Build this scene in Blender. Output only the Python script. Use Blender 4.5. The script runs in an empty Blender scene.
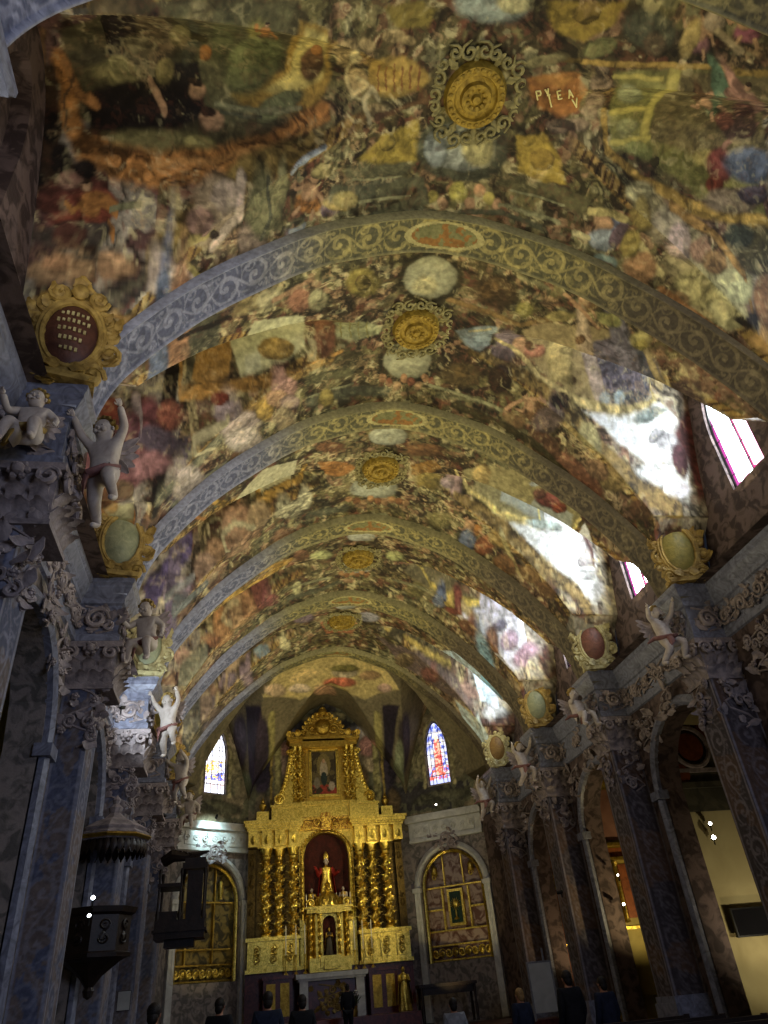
import bpy, bmesh, math, random
import numpy as np
from mathutils import Vector, Matrix
sc = bpy.context.scene
# ------------------------------------------------------------------ camera
CAMX = -2.79
cd = bpy.data.cameras.new('camera'); cam = bpy.data.objects.new('camera', cd); sc.collection.objects.link(cam); sc.camera = cam
cd.sensor_fit = 'VERTICAL'; cd.sensor_height = 24.0; cd.lens = 24.0*711.06/1024.0; cd.clip_end = 200
_R = ((0.98369981,-0.16075984,-0.08056652),(0.02660751,0.57324103,-0.81895468),(0.17783906,0.80346189,0.56817451))   # right, down, forward
cam.matrix_world = Matrix(((_R[0][0],-_R[1][0],-_R[2][0],CAMX),(_R[0][1],-_R[1][1],-_R[2][1],0),(_R[0][2],-_R[1][2],-_R[2][2],1.5),(0,0,0,1)))
# ------------------------------------------------------------------ world, exposure, large lights
sc.view_settings.view_transform = 'Standard'; sc.view_settings.look = 'None'
sc.view_settings.gamma = 1.0; sc.view_settings.use_curve_mapping = False
sc.view_settings.exposure = 0.0
w = bpy.data.worlds.new('world'); sc.world = w; w.use_nodes = True
w.node_tree.nodes['Background'].inputs[0].default_value = (0.42,0.5,0.75,1); w.node_tree.nodes['Background'].inputs[1].default_value = 0.02
def aim(o, d):
    o.rotation_euler = Vector(d).to_track_quat('-Z','Y').to_euler()
def area(name, loc, d, sx, sy, power, col, spread=180):
    l = bpy.data.lights.new(name,'AREA'); l.shape = 'RECTANGLE'; l.size = sx; l.size_y = sy; l.energy = power; l.color = col; l.spread = math.radians(spread)
    o = bpy.data.objects.new(name, l); sc.collection.objects.link(o); o.location = loc; aim(o, d); return o
def spot(name, loc, target, power, col, deg=60, blend=.6, r=.05):
    l = bpy.data.lights.new(name,'SPOT'); l.energy = power; l.color = col; l.spot_size = math.radians(deg); l.spot_blend = blend; l.shadow_soft_size = r
    o = bpy.data.objects.new(name, l); sc.collection.objects.link(o); o.location = loc; aim(o, Vector(target)-Vector(loc)); return o
WARM = (1,.87,.50); COLD = (.62,.78,1)
# warm floodlights lying along both cornices of every bay, and the daylight of the west window behind the viewer
MID = [(4.33,3.96),(8.41,4.2),(12.5,3.97),(16.42,3.88),(20.24,3.75)]
VAULT_W = [58,54,54,57,62]
for (m,L),pw in zip(MID, VAULT_W):
    area('cornice_floodlight', (4.75,m,7.4), (-.9,0,.75), .5, L*.7, pw*.7, WARM)
    area('cornice_floodlight', (-4.75,m,7.4), (.9,0,.75), .5, L*.7, pw*.8, (1,.9,.72))
    area('nave_fill_light', (0,m,5.2), (0,0,1), 3.0, L*.8, pw*1.5, WARM)  # unseen soft fill added in mid-nave to brighten the vault evenly
area('west_window_daylight', (2.6,-3,5.2), (-.62,1,-.1), 3, 4, 300, (.6,.7,1))
for i,(m,L) in enumerate(MID):
    area('window_daylight', (5.42,m,9.5), (-1,0,-.75), .8, 1.9, [8,24,22,20,20][i], COLD, 140)
# ------------------------------------------------------------------ room geometry (metres, nave axis = +Y)
RY = [2.35, 6.31, 10.51, 14.48, 18.36, 22.11]      # transverse arches along the nave
PX = [0,.5,1,1.8,2.3,2.8,3.2,3.6,4.0,4.25,4.45,4.6,4.7,4.75]
PZ = [11.3,11.24,11.08,10.75,10.42,10.0,9.65,9.25,8.75,8.4,8.1,7.75,7.4,7.0]
_xx = np.linspace(0, 4.75, 191)
_zz = np.interp(_xx, PX, PZ)
for _ in range(12):                                   # soften the corners of the measured profile
    _z2 = np.concatenate([[_zz[1]], _zz, [_zz[-1]]]); _zz[:-1] = ((_z2[:-2]+2*_z2[1:-1]+_z2[2:])/4)[:-1]
_ss = np.concatenate([[0], np.cumsum(np.hypot(np.diff(_xx), np.diff(_zz)))])
SMAX = float(_ss[-1])
def prof(x): return np.interp(np.abs(x), _xx, _zz)            # underside of the arches
def s_of_x(x): return np.sign(x)*(np.interp(np.abs(x), _xx, _ss)+np.maximum(np.abs(x)-4.75, 0))
def x_of_s(s): return np.sign(s)*(np.interp(np.abs(s), _ss, _xx)+np.maximum(np.abs(s)-SMAX, 0))
LIFT = 0.30
def h1(x): return np.where(np.abs(x) > 4.75, 0.0, prof(x)+LIFT)
_wq = np.linspace(0, 1.34, 60)
_hq = prof(.9+_wq/.372)+LIFT
LUNW = np.concatenate([_wq, [1.46, 1.62, 1.72, 1.8, 1.9]]); LUNH = np.concatenate([np.maximum(_hq,8.5), [8.4, 8.3, 8.1, 7.5, 7.2]])
def lun(yl): return np.interp(np.sqrt(yl*yl+.16)-.4*np.exp(-yl*yl/.5), LUNW, LUNH)         # cross vault over the windows, yl scaled to a 4.2 m bay
LK = np.array([.76,.97,1,1,1])                                # the window vault of the nearest bay is broader
def dome(yl): return .19*np.clip(np.abs(yl)/2.1, 0, 1)**2.5      # each bay domes up a little towards its boss
def bay_of(y): return np.clip(np.searchsorted(RY, y)-1, 0, len(RY)-2)
def bay_local(y):
    ry = np.array(RY); k = bay_of(y); a = ry[k]; b = ry[k+1]
    return (y-(a+b)/2)*4.2/(b-a)
def apse_z(x, y):
    dy = y-22.11
    r = np.sqrt(x*x+(1.12*dy)**2)
    z = prof(np.minimum(r, 4.75))+LIFT
    out = [z, np.interp(np.abs(x), [0,.6,1.2,1.8,2.3,2.6,2.75], [11.0,10.75,10.1,9.3,8.6,8.1,7.6])]
    for sx in (-1, 1):
        q = (x-sx*3.85)*(-.844*sx)+(y-25.3)*.537
        f = (x*sx)*.537+dy*.844
        hh = np.interp(np.abs(q), [0,.35,.7,1.0,1.25,1.5], [10.7,10.2,9.4,8.6,7.8,7.0])
        out.append(np.where((f > 1.2) & (x*sx > 0), hh, 0))
    return np.maximum.reduce(out)
def vault_z(x, y):
    x = np.asarray(x, float); y = np.asarray(y, float)
    z = np.maximum(h1(x), lun(bay_local(y)*LK[bay_of(y)]))-dome(bay_local(y))
    return np.where(y > 22.11, apse_z(x, y), z)
# ------------------------------------------------------------------ helpers
COL = sc.collection
V3 = Vector
class MB:
    def __init__(s): s.v=[]; s.f=[]
    def add(s, vs, fs):
        n=len(s.v); s.v += [tuple(p) for p in vs]; s.f += [tuple(i+n for i in f) for f in fs]
    def box(s, c, d, R=None, taper=1.0):
        P=[]
        for z in (-.5,.5):
            k = taper if z>0 else 1
            for x,y in ((-.5,-.5),(.5,-.5),(.5,.5),(-.5,.5)): P.append(V3((x*d[0]*k,y*d[1]*k,z*d[2])))
        if R is not None: P=[R@p for p in P]
        s.add([p+V3(c) for p in P], [(3,2,1,0),(4,5,6,7),(0,1,5,4),(1,2,6,5),(2,3,7,6),(3,0,4,7)])
    def tube(s, pts, rad, n=6, flat=1.0, up=None):
        pts=[V3(p) for p in pts]; N=len(pts)
        if not hasattr(rad,'__len__'): rad=[rad]*N
        vs=[]; prev=None
        for i,p in enumerate(pts):
            t=(pts[min(i+1,N-1)]-pts[max(i-1,0)]); t=t.normalized() if t.length>1e-9 else V3((0,0,1))
            if up is not None: a=V3(up)-t*t.dot(V3(up))
            elif prev is not None: a=prev-t*t.dot(prev)
            else: a=t.orthogonal()
            if a.length<1e-6: a=t.orthogonal()
            a.normalize(); prev=a; b=t.cross(a)
            for k in range(n):
                q=2*math.pi*k/n; vs.append(p+a*math.cos(q)*rad[i]*flat+b*math.sin(q)*rad[i])
        fs=[(i*n+k,i*n+(k+1)%n,(i+1)*n+(k+1)%n,(i+1)*n+k) for i in range(N-1) for k in range(n)]
        fs.append(tuple(range(n-1,-1,-1))); fs.append(tuple((N-1)*n+k for k in range(n)))
        s.add(vs,fs)
    def lathe(s, c, prof, n=16, R=None, a0=0, a1=2*math.pi, sq=(1,1)):
        vs=[];m=len(prof); full=abs(a1-a0)>6.28; k=n if full else n+1
        for i in range(k):
            a=a0+(a1-a0)*i/n
            for r,z in prof:
                p=V3((r*math.cos(a)*sq[0],r*math.sin(a)*sq[1],z)); p = R@p if R is not None else p
                vs.append(p+V3(c))
        fs=[]
        for i in range(n):
            j=(i+1)%k
            for q in range(m-1): fs.append((i*m+q,j*m+q,j*m+q+1,i*m+q+1))
        if full:
            if prof[0][0]>1e-4: fs.append(tuple(i*m for i in range(k-1,-1,-1)))
            if prof[-1][0]>1e-4: fs.append(tuple(i*m+m-1 for i in range(k)))
        s.add(vs,fs)
    def ball(s, c, r, n=10, R=None):
        if not hasattr(r,'__len__'): r=(r,r,r)
        vs=[];m=n//2
        for i in range(m+1):
            a=math.pi*i/m
            for k in range(n):
                b=2*math.pi*k/n; p=V3((math.sin(a)*math.cos(b)*r[0],math.sin(a)*math.sin(b)*r[1],math.cos(a)*r[2])); p = R@p if R is not None else p
                vs.append(p+V3(c))
        s.add(vs,[(i*n+k,(i+1)*n+k,(i+1)*n+(k+1)%n,i*n+(k+1)%n) for i in range(m) for k in range(n)])
    def leaf(s, o, up, out, L, W, curl=.5, th=.02, nt=7, lob=.25):
        o=V3(o); up=V3(up).normalized(); out=V3(out).normalized(); out=(out-up*out.dot(up)).normalized(); sd=up.cross(out)
        top=[];bot=[]
        for i in range(nt+1):
            t=i/nt
            a=t*curl*2.6
            px=L*(math.sin(a)/max(a,1e-3) if a>1e-3 else 1)*t; pz=L*.55*(1-math.cos(a))*t+.12*L*math.sin(math.pi*t)
            w=W*.5*(math.sin(math.pi*(.12+.84*t))**.75)*(1+lob*math.cos(t*6*math.pi))
            c=o+up*px+out*pz
            for u in (-1,-.5,0,.5,1):
                q=c+sd*(u*w)+out*(-.18*w*abs(u)+(.1*w if u==0 else 0)); top.append(q); bot.append(q-out*th)
        vs=top+bot;M=len(top); fs=[]
        for i in range(nt):
            for k in range(4):
                a=i*5+k; fs.append((a,a+1,a+6,a+5)); fs.append((M+a,M+a+5,M+a+6,M+a+1))
            fs.append((i*5,i*5+5,M+i*5+5,M+i*5)); fs.append((i*5+4,M+i*5+4,M+i*5+9,i*5+9))
        fs.append((0,M,M+1,M+2,M+3,M+4,4,3,2,1)); e=nt*5; fs.append((e,e+1,e+2,e+3,e+4,M+e+4,M+e+3,M+e+2,M+e+1,M+e))
        s.add(vs,fs)
    def scroll(s, c, ax, ay, R0, turns=1.4, r=.03, sgn=1, n=16, a0=0, tail=0):
        """C scroll: a spiral of radius R0 in the plane ax, ay"""
        c=V3(c);ax=V3(ax);ay=V3(ay);P=[];rr=[]
        for i in range(n+1):
            t=i/n; a=a0+sgn*turns*2*math.pi*t; q=R0*(1-.82*t)
            P.append(c+ax*math.cos(a)*q+ay*math.sin(a)*q); rr.append(r*(.75+.6*math.sin(math.pi*t))+(.6*r if i==n else 0))
        if tail:
            t0=(P[0]-P[1]).normalized(); P.insert(0,P[0]+t0*tail); rr.insert(0,r*.5)
        s.tube(P,rr,6)
    def build(s, name, mat, parent=None, smooth=True, loc=None):
        me=bpy.data.meshes.new(name); me.from_pydata(s.v,[],s.f); me.update()
        if smooth: me.polygons.foreach_set('use_smooth',[True]*len(me.polygons))
        if mat: me.materials.append(mat)
        o=bpy.data.objects.new(name,me); COL.objects.link(o)
        if parent: o.parent=parent
        if smooth and len(me.polygons)<60000:
            try: me.set_sharp_from_angle(angle=math.radians(42))
            except Exception: pass
        return o
def tag(o,label,cat,group=None):
    o['label']=label;o['category']=cat
    if group:o['group']=group
    return o
def empty(name,loc,label=None,cat=None,group=None,rz=0):
    o=bpy.data.objects.new(name,None); COL.objects.link(o); o.location=loc; o.rotation_euler=(0,0,rz); o.empty_display_size=.1
    if label: tag(o,label,cat,group)
    return o
def struct(o,label=None):
    o['kind']='structure'
    if label:o['label']=label
    return o
def copy_tree(o,parent=None):
    c=o.copy(); COL.objects.link(c)
    if parent: c.parent=parent
    for ch in list(o.children): copy_tree(ch,c)
    return c
def strip(mb, rows):
    """rows: list of equal length point lists -> quads"""
    n=len(rows[0]); vs=[p for r in rows for p in r]
    mb.add(vs,[(i*n+k,(i+1)*n+k,(i+1)*n+k+1,i*n+k+1) for i in range(len(rows)-1) for k in range(n-1)])
def sweep(mb, pts, frame, sec, closed=True):
    """pts with frame(i)->(a,b) axes, section list of (u,v)"""
    n=len(sec); vs=[]
    for i,p in enumerate(pts):
        a,b=frame(i)
        for u,v in sec: vs.append(V3(p)+a*u+b*v)
    fs=[(i*n+k,i*n+(k+1)%n,(i+1)*n+(k+1)%n,(i+1)*n+k) for i in range(len(pts)-1) for k in range(n if closed else n-1)]
    if closed: fs+= [tuple(range(n-1,-1,-1)), tuple((len(pts)-1)*n+k for k in range(n))]
    mb.add(vs,fs)
def open_wall(mb, P, U, N, u0, u1, z0, top, hw, sill, g, depth, back=True, nu=20):
    """vertical wall through P along U with an opening |u|<hw from z=sill up to g(u); N points away from the room"""
    P=V3(P);U=V3(U);N=V3(N)
    def q(u,z,d=0): return P+U*u+V3((0,0,z))+N*d
    T = top if callable(top) else (lambda u: top)
    def cols(a,b,lo,hi,n):
        us=[a+(b-a)*i/n for i in range(n+1)]
        strip(mb,[[q(u,lo(u)),q(u,max(hi(u),lo(u)))] for u in us])
    cols(u0,-hw,lambda u:z0,T,6); cols(hw,u1,lambda u:z0,T,6)
    cols(-hw,hw,g,T,nu)
    if sill>z0+1e-3: cols(-hw,hw,lambda u:z0,lambda u:sill,2)
    us=[-hw+2*hw*i/nu for i in range(nu+1)]
    per=[(-hw,sill)]+[(u,g(u)) for u in us]+[(hw,sill)]
    strip(mb,[[q(u,z),q(u,z,depth)] for u,z in per])
    if sill>z0+1e-3: strip(mb,[[q(-hw,sill),q(-hw,sill,depth)],[q(hw,sill),q(hw,sill,depth)]])
def round_arch(hw,spring,rise): return lambda u: spring+rise*math.sqrt(max(0,1-(u/hw)**2))
def point_arch(hw,spring,rise): return lambda u: spring+rise*max(0,1-(abs(u)/hw)**1.7)**.62
def arch_trim(mb, P, U, N, g, hw, sill, w, d, nu=24, off=0.0, both=True):
    """moulding round an opening, w wide, d proud of the wall"""
    P=V3(P);U=V3(U);N=V3(N); us=[-hw*math.cos(math.pi*i/nu) for i in range(nu+1)]
    pl=[(-hw,sill)]+[(u,g(u)) for u in us]+[(hw,sill)]
    pl=[p for i,p in enumerate(pl) if i==0 or abs(p[0]-pl[i-1][0])+abs(p[1]-pl[i-1][1])>1e-4]
    pts=[]; fr=[]
    for i,(u,z) in enumerate(pl):
        a=pl[max(i-1,0)];b=pl[min(i+1,len(pl)-1)]; t=V3((b[0]-a[0],0,b[1]-a[1])).normalized(); n=V3((-t.z,0,t.x))
        fr.append((U*n.x+V3((0,0,n.z)), N)); pts.append(P+U*u+V3((0,0,z)))
    sec=[(off,.02),(off,-d*.6),(off+w*.35,-d),(off+w*.7,-d*.8),(off+w,-d*.4),(off+w,.02)]
    sweep(mb,pts,lambda i:fr[i],sec)
# ------------------------------------------------------------------ materials
def srgb(c): return tuple(((x/255)/12.92 if x/255<=.04045 else ((x/255+.055)/1.055)**2.4) for x in c)
def mat(name, c1, c2=None, rough=.7, metal=0, scale=6, bump=.3, emis=None, detail=6, dist=1.0, sharp=False, spec=.3, trans=0):
    m=bpy.data.materials.new(name); m.use_nodes=True; nt=m.node_tree; b=nt.nodes['Principled BSDF']
    b.inputs['Roughness'].default_value=rough; b.inputs['Metallic'].default_value=metal; b.inputs['Specular IOR Level'].default_value=spec
    tc=nt.nodes.new('ShaderNodeTexCoord'); nz=nt.nodes.new('ShaderNodeTexNoise'); nz.inputs['Scale'].default_value=scale; nz.inputs['Detail'].default_value=detail; nz.inputs['Distortion'].default_value=dist
    nt.links.new(tc.outputs['Object'],nz.inputs['Vector'])
    cr=nt.nodes.new('ShaderNodeValToRGB'); a=.42 if sharp else .3; e=.56 if sharp else .7
    cr.color_ramp.elements[0].position=a; cr.color_ramp.elements[1].position=e
    cr.color_ramp.elements[0].color=(*c1,1); cr.color_ramp.elements[1].color=(*(c2 or tuple(x*1.4 for x in c1)),1)
    nt.links.new(nz.outputs['Fac'],cr.inputs['Fac']); nt.links.new(cr.outputs['Color'],b.inputs['Base Color'])
    if bump:
        bp=nt.nodes.new('ShaderNodeBump'); bp.inputs['Strength'].default_value=bump; bp.inputs['Distance'].default_value=.03
        n2=nt.nodes.new('ShaderNodeTexNoise'); n2.inputs['Scale'].default_value=scale*3; n2.inputs['Detail'].default_value=5; nt.links.new(tc.outputs['Object'],n2.inputs['Vector'])
        nt.links.new(n2.outputs['Fac'],bp.inputs['Height']); nt.links.new(bp.outputs['Normal'],b.inputs['Normal'])
    if emis: b.inputs['Emission Color'].default_value=(*emis[0],1); b.inputs['Emission Strength'].default_value=emis[1]
    return m
def paint_mat(name, rough=.65, bump=.15, scale=9):
    m=bpy.data.materials.new(name); m.use_nodes=True; nt=m.node_tree; b=nt.nodes['Principled BSDF']; b.inputs['Roughness'].default_value=rough; b.inputs['Specular IOR Level'].default_value=.25
    at=nt.nodes.new('ShaderNodeAttribute'); at.attribute_name='paint'
    tc=nt.nodes.new('ShaderNodeTexCoord'); nz=nt.nodes.new('ShaderNodeTexNoise'); nz.inputs['Scale'].default_value=scale; nz.inputs['Detail'].default_value=8; nt.links.new(tc.outputs['Object'],nz.inputs['Vector'])
    mr=nt.nodes.new('ShaderNodeMapRange'); mr.inputs['From Min'].default_value=.3; mr.inputs['From Max'].default_value=.7; mr.inputs['To Min'].default_value=.7; mr.inputs['To Max'].default_value=1.25
    nt.links.new(nz.outputs['Fac'],mr.inputs['Value'])
    vm=nt.nodes.new('ShaderNodeVectorMath'); vm.operation='SCALE'; nt.links.new(at.outputs['Color'],vm.inputs[0]); nt.links.new(mr.outputs['Result'],vm.inputs['Scale']); nt.links.new(vm.outputs['Vector'],b.inputs['Base Color'])
    bp=nt.nodes.new('ShaderNodeBump'); bp.inputs['Strength'].default_value=bump; bp.inputs['Distance'].default_value=.02; nt.links.new(nz.outputs['Fac'],bp.inputs['Height']); nt.links.new(bp.outputs['Normal'],b.inputs['Normal'])
    return m
M = dict(
 fresco=paint_mat('fresco_paint'), painted=paint_mat('painted_stone',.6,.25,14),
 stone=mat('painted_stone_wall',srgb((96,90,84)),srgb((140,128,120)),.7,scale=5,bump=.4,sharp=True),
 marble=mat('grey_marble',srgb((92,92,104)),srgb((140,142,158)),.35,scale=4,bump=.05,dist=3),
 stucco=mat('lilac_stucco',srgb((112,102,102)),srgb((170,155,150)),.6,scale=7,bump=.3),
 flesh=mat('pale_stucco_figure',srgb((165,150,140)),srgb((200,188,175)),.55,scale=6,bump=.1),
 ochre=mat('ochre_gilt_stucco',srgb((104,80,36)),srgb((178,150,82)),.55,.15,scale=6,bump=.3),
 cream=mat('cream_gilt_stucco',srgb((118,104,66)),srgb((190,180,132)),.55,scale=7,bump=.3),
 gold=mat('gold_leaf',(.38,.25,.03),(.95,.72,.16),.30,.95,scale=14,bump=.25),
 golddark=mat('old_gold_leaf',(.3,.18,.03),(.6,.4,.07),.38,.9,scale=9,bump=.5),
 goldshade=mat('gilding_with_painted_shade',(.05,.03,.008),(.14,.09,.02),.45,.7,scale=9,bump=.3),  # shade of the gaps between the columns, put into the gilding colour
 goldred=mat('gold_over_red_bole',(.25,.09,.02),(.8,.55,.1),.35,.85,scale=16,bump=.6,sharp=True),
 darkwood=mat('dark_walnut',srgb((26,18,14)),srgb((46,33,25)),.45,scale=5,bump=.2),
 iron=mat('black_metal',srgb((14,14,15)),srgb((24,24,26)),.4,scale=10,bump=.05),
 redmarble=mat('red_marble',srgb((62,25,20)),srgb((105,50,40)),.3,scale=4,bump=0,dist=3),
 whitemarble=mat('white_marble',srgb((170,168,160)),srgb((205,203,195)),.4,scale=3,bump=.05,dist=2),
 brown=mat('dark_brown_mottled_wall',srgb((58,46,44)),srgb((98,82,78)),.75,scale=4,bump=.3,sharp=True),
 plaster=mat('cream_plaster',srgb((150,138,98)),srgb((172,160,118)),.85,scale=1.2,bump=.1),
 floor=mat('stone_floor',srgb((60,52,46)),srgb((92,82,72)),.4,scale=2,bump=.1),
 black=mat('black_cloth',srgb((12,12,16)),srgb((24,24,30)),.9,scale=8,bump=.1),
 navy=mat('navy_cloth',srgb((20,24,40)),srgb((34,40,62)),.9,scale=8,bump=.1),
 greycloth=mat('pale_grey_cloth',srgb((105,105,110)),srgb((140,140,146)),.9,scale=8,bump=.1),
 skin=mat('skin',srgb((150,100,76)),srgb((180,128,98)),.55,scale=5,bump=.02),
 hair=mat('dark_hair',srgb((18,13,10)),srgb((36,26,20)),.6,scale=20,bump=.3),
 blond=mat('fair_hair',srgb((120,90,50)),srgb((165,130,80)),.6,scale=20,bump=.3),
 redcloth=mat('red_robe',srgb((110,22,20)),srgb((160,40,30)),.6,scale=8,bump=.3),
 wax=mat('candle_wax',srgb((210,200,170)),srgb((230,222,200)),.5,scale=4,bump=0),
 paper=mat('white_board',srgb((165,165,160)),srgb((185,185,180)),.8,scale=3,bump=0),
 lamp=mat('lamp_lens',(.9,.9,.85),(1,1,.95),.3,emis=((1,.95,.85),14),bump=0),
 coldlamp=mat('cold_lamp_lens',(.9,.9,1),(1,1,1),.3,emis=((.8,.9,1),14),bump=0),
 velvet=mat('dark_niche_cloth',srgb((40,16,14)),srgb((70,26,22)),.9,scale=6,bump=.2),
)
# ------------------------------------------------------------------ fresco painting: colours laid on the vault's own vertices
_rng = np.random.RandomState(7)
_LAT = _rng.rand(64,64)
def vnoise(x,y):
    xi=np.floor(x).astype(int); yi=np.floor(y).astype(int); fx=x-xi; fy=y-yi
    fx=fx*fx*(3-2*fx); fy=fy*fy*(3-2*fy)
    a=_LAT[xi%64,yi%64];b=_LAT[(xi+1)%64,yi%64];c=_LAT[xi%64,(yi+1)%64];d=_LAT[(xi+1)%64,(yi+1)%64]
    return (a*(1-fx)+b*fx)*(1-fy)+(c*(1-fx)+d*fx)*fy
def fbm(x,y,o=4):
    r=0;a=.5;t=0
    for i in range(o): r=r+a*vnoise(x*2**i+i*17.3,y*2**i+i*9.1); t+=a; a*=.55
    return r/t
def swirl(U,V,f,seed=0):
    """curling brushwork"""
    a=fbm(U*f*.55+seed,V*f*.55+3,3)-.5; b=fbm(U*f*.55+31,V*f*.55+seed+17,3)-.5
    q=fbm(U*f+a*7+5,V*f+b*7+9,4)
    return np.clip(.5+2.3*(q-.5),0,1)
def brush_over(S,Y,col,uv,k,W):
    """small figures, folds and foliage over the whole surface"""
    U,V,_=uv
    q=swirl(U,V,4.6,k*3); q2=swirl(U+9,V+4,8.5,k); h=swirl(U+50,V+20,2.4,k)
    col*=(1+W*(q-.52)*.85)[:,None]; col*=(1+W*(q2-.5)*.5)[:,None]
    def mix(m,c): m=m*W; col[:]=col*(1-m[:,None])+m[:,None]*lin(c)*(.5+q)[:,None]
    mix(sstep(.62,.9,h)*sstep(.35,.9,q2)*.6,(178,140,96)); mix(sstep(.38,.1,h)*sstep(.3,.8,q2)*.55,(104,48,34)); mix(sstep(.62,1,q)*sstep(.3,.7,h)*.55,(190,178,128)); mix(sstep(.36,.02,q)*.65,(38,28,20))
    return col
def lin(c): return np.array(srgb(c))
def sstep(a,b,x): t=np.clip((x-a)/(b-a),0,1); return t*t*(3-2*t)
def put(col,mask,c,fold,F):
    k=(1+fold*(F-.5)*2.2)
    col[:]=col*(1-mask[:,None])+mask[:,None]*np.clip(np.array(c)[None,:]*k[:,None],0,.95)
def seg_dist(X,Y,pts):
    D=np.full(X.shape,1e9)
    for (a,b),(c,d) in zip(pts[:-1],pts[1:]):
        vx,vy=c-a,d-b; L=vx*vx+vy*vy+1e-12; t=np.clip(((X-a)*vx+(Y-b)*vy)/L,0,1)
        D=np.minimum(D,np.hypot(X-a-t*vx,Y-b-t*vy))
    return D
def inside(X,Y,poly):
    r=np.zeros(X.shape,bool); n=len(poly)
    for i in range(n):
        x0,y0=poly[i];x1,y1=poly[(i+1)%n]
        c=((y0>Y)!=(y1>Y))&(X<(x1-x0)*(Y-y0)/(y1-y0+1e-12)+x0); r^=c
    return r
def surf_uv(S,Y,yl):
    """coordinates that run at true length over the surface, for noise"""
    x=x_of_s(S); H=lun(yl); L=(H>h1(x))
    arc=np.interp(abs(yl),_yt,_la)*np.sign(yl)
    return np.where(L,x,S), np.where(L,Y-yl+arc,Y), np.where(L,1/np.maximum(np.interp(abs(yl),_yt,np.gradient(_la,_yt)),1),1.0)
_yt=np.linspace(0,2.1,400); _la=np.concatenate([[0],np.cumsum(np.hypot(np.diff(_yt),np.diff(np.interp(_yt,LUNW,LUNH))))])
def shape_paint(S,Y,col,shapes,k=1.0,uv=None,W=None):
    U,V,sl=uv if uv is not None else (S,Y,1.0)
    wx=(fbm(U*3.1,V*3.1,3)-.5)*.07+(fbm(U*9+5,V*9,2)-.5)*.035; wy=(fbm(U*3.2+40,V*3.2+11,3)-.5)*.07+(fbm(U*9+33,V*9+7,2)-.5)*.035
    X=S+wx*k; YY=Y+wy*k*sl
    F=swirl(U,V,3.6)
    for sh in shapes:
        if sh[0]=='E':
            (cx,cy,ux,uy,vx,vy),c,soft,fold=sh[1:7],sh[7],sh[8],sh[9]
            R=math.hypot(ux,uy)+math.hypot(vx,vy); idx=np.nonzero((abs(X-cx)<R)&(abs(YY-cy)<R))[0]
            if len(idx)==0: continue
            det=ux*vy-uy*vx; dx=X[idx]-cx;dy=YY[idx]-cy; a=(dx*vy-dy*vx)/det; b=(-dx*uy+dy*ux)/det
            r=np.hypot(a,b); m=1-sstep(1-soft,1+soft*.5,r); f=F[idx]
            # modelled form: a painted light from upper left of each figure
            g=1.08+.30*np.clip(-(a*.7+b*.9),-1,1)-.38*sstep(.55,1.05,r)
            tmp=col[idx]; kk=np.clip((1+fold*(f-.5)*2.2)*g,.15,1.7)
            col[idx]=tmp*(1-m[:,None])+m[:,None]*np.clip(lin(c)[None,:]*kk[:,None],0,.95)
            if W is not None: W[idx]=W[idx]*(1-m)+m*(.15 if fold<.16 else .22 if fold<.25 else .42)
        elif sh[0]=='S':
            pts,w,c,soft,fold=sh[1:]
            xs=[p[0] for p in pts];ys=[p[1] for p in pts]
            idx=np.nonzero((X>min(xs)-w*2)&(X<max(xs)+w*2)&(YY>min(ys)-w*2)&(YY<max(ys)+w*2))[0]
            if len(idx)==0: continue
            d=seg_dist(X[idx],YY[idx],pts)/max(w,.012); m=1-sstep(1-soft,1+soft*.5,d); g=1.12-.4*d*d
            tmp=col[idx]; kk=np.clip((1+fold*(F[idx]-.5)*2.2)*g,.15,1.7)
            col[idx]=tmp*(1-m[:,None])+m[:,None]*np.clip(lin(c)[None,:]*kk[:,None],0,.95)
            if W is not None: W[idx]=W[idx]*(1-m)+m*(.15 if fold<.16 else .22 if fold<.25 else .42)
        else:
            pts,c,soft,fold=sh[1:]
            xs=[p[0] for p in pts];ys=[p[1] for p in pts]
            idx=np.nonzero((X>min(xs)-.1)&(X<max(xs)+.1)&(YY>min(ys)-.1)&(YY<max(ys)+.1))[0]
            if len(idx)==0: continue
            ins=inside(X[idx],YY[idx],pts); d=seg_dist(X[idx],YY[idx],pts+[pts[0]]); sd=np.where(ins,-d,d)
            m=1-sstep(-soft,soft*.5,sd); tmp=col[idx]; kk=np.clip(1+fold*(F[idx]-.5)*2.2,.15,1.7)
            col[idx]=tmp*(1-m[:,None])+m[:,None]*np.clip(lin(c)[None,:]*kk[:,None],0,.95)
            if W is not None: W[idx]=W[idx]*(1-m)+m*(.15 if fold<.16 else .22 if fold<.25 else .42)
    return col
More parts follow.
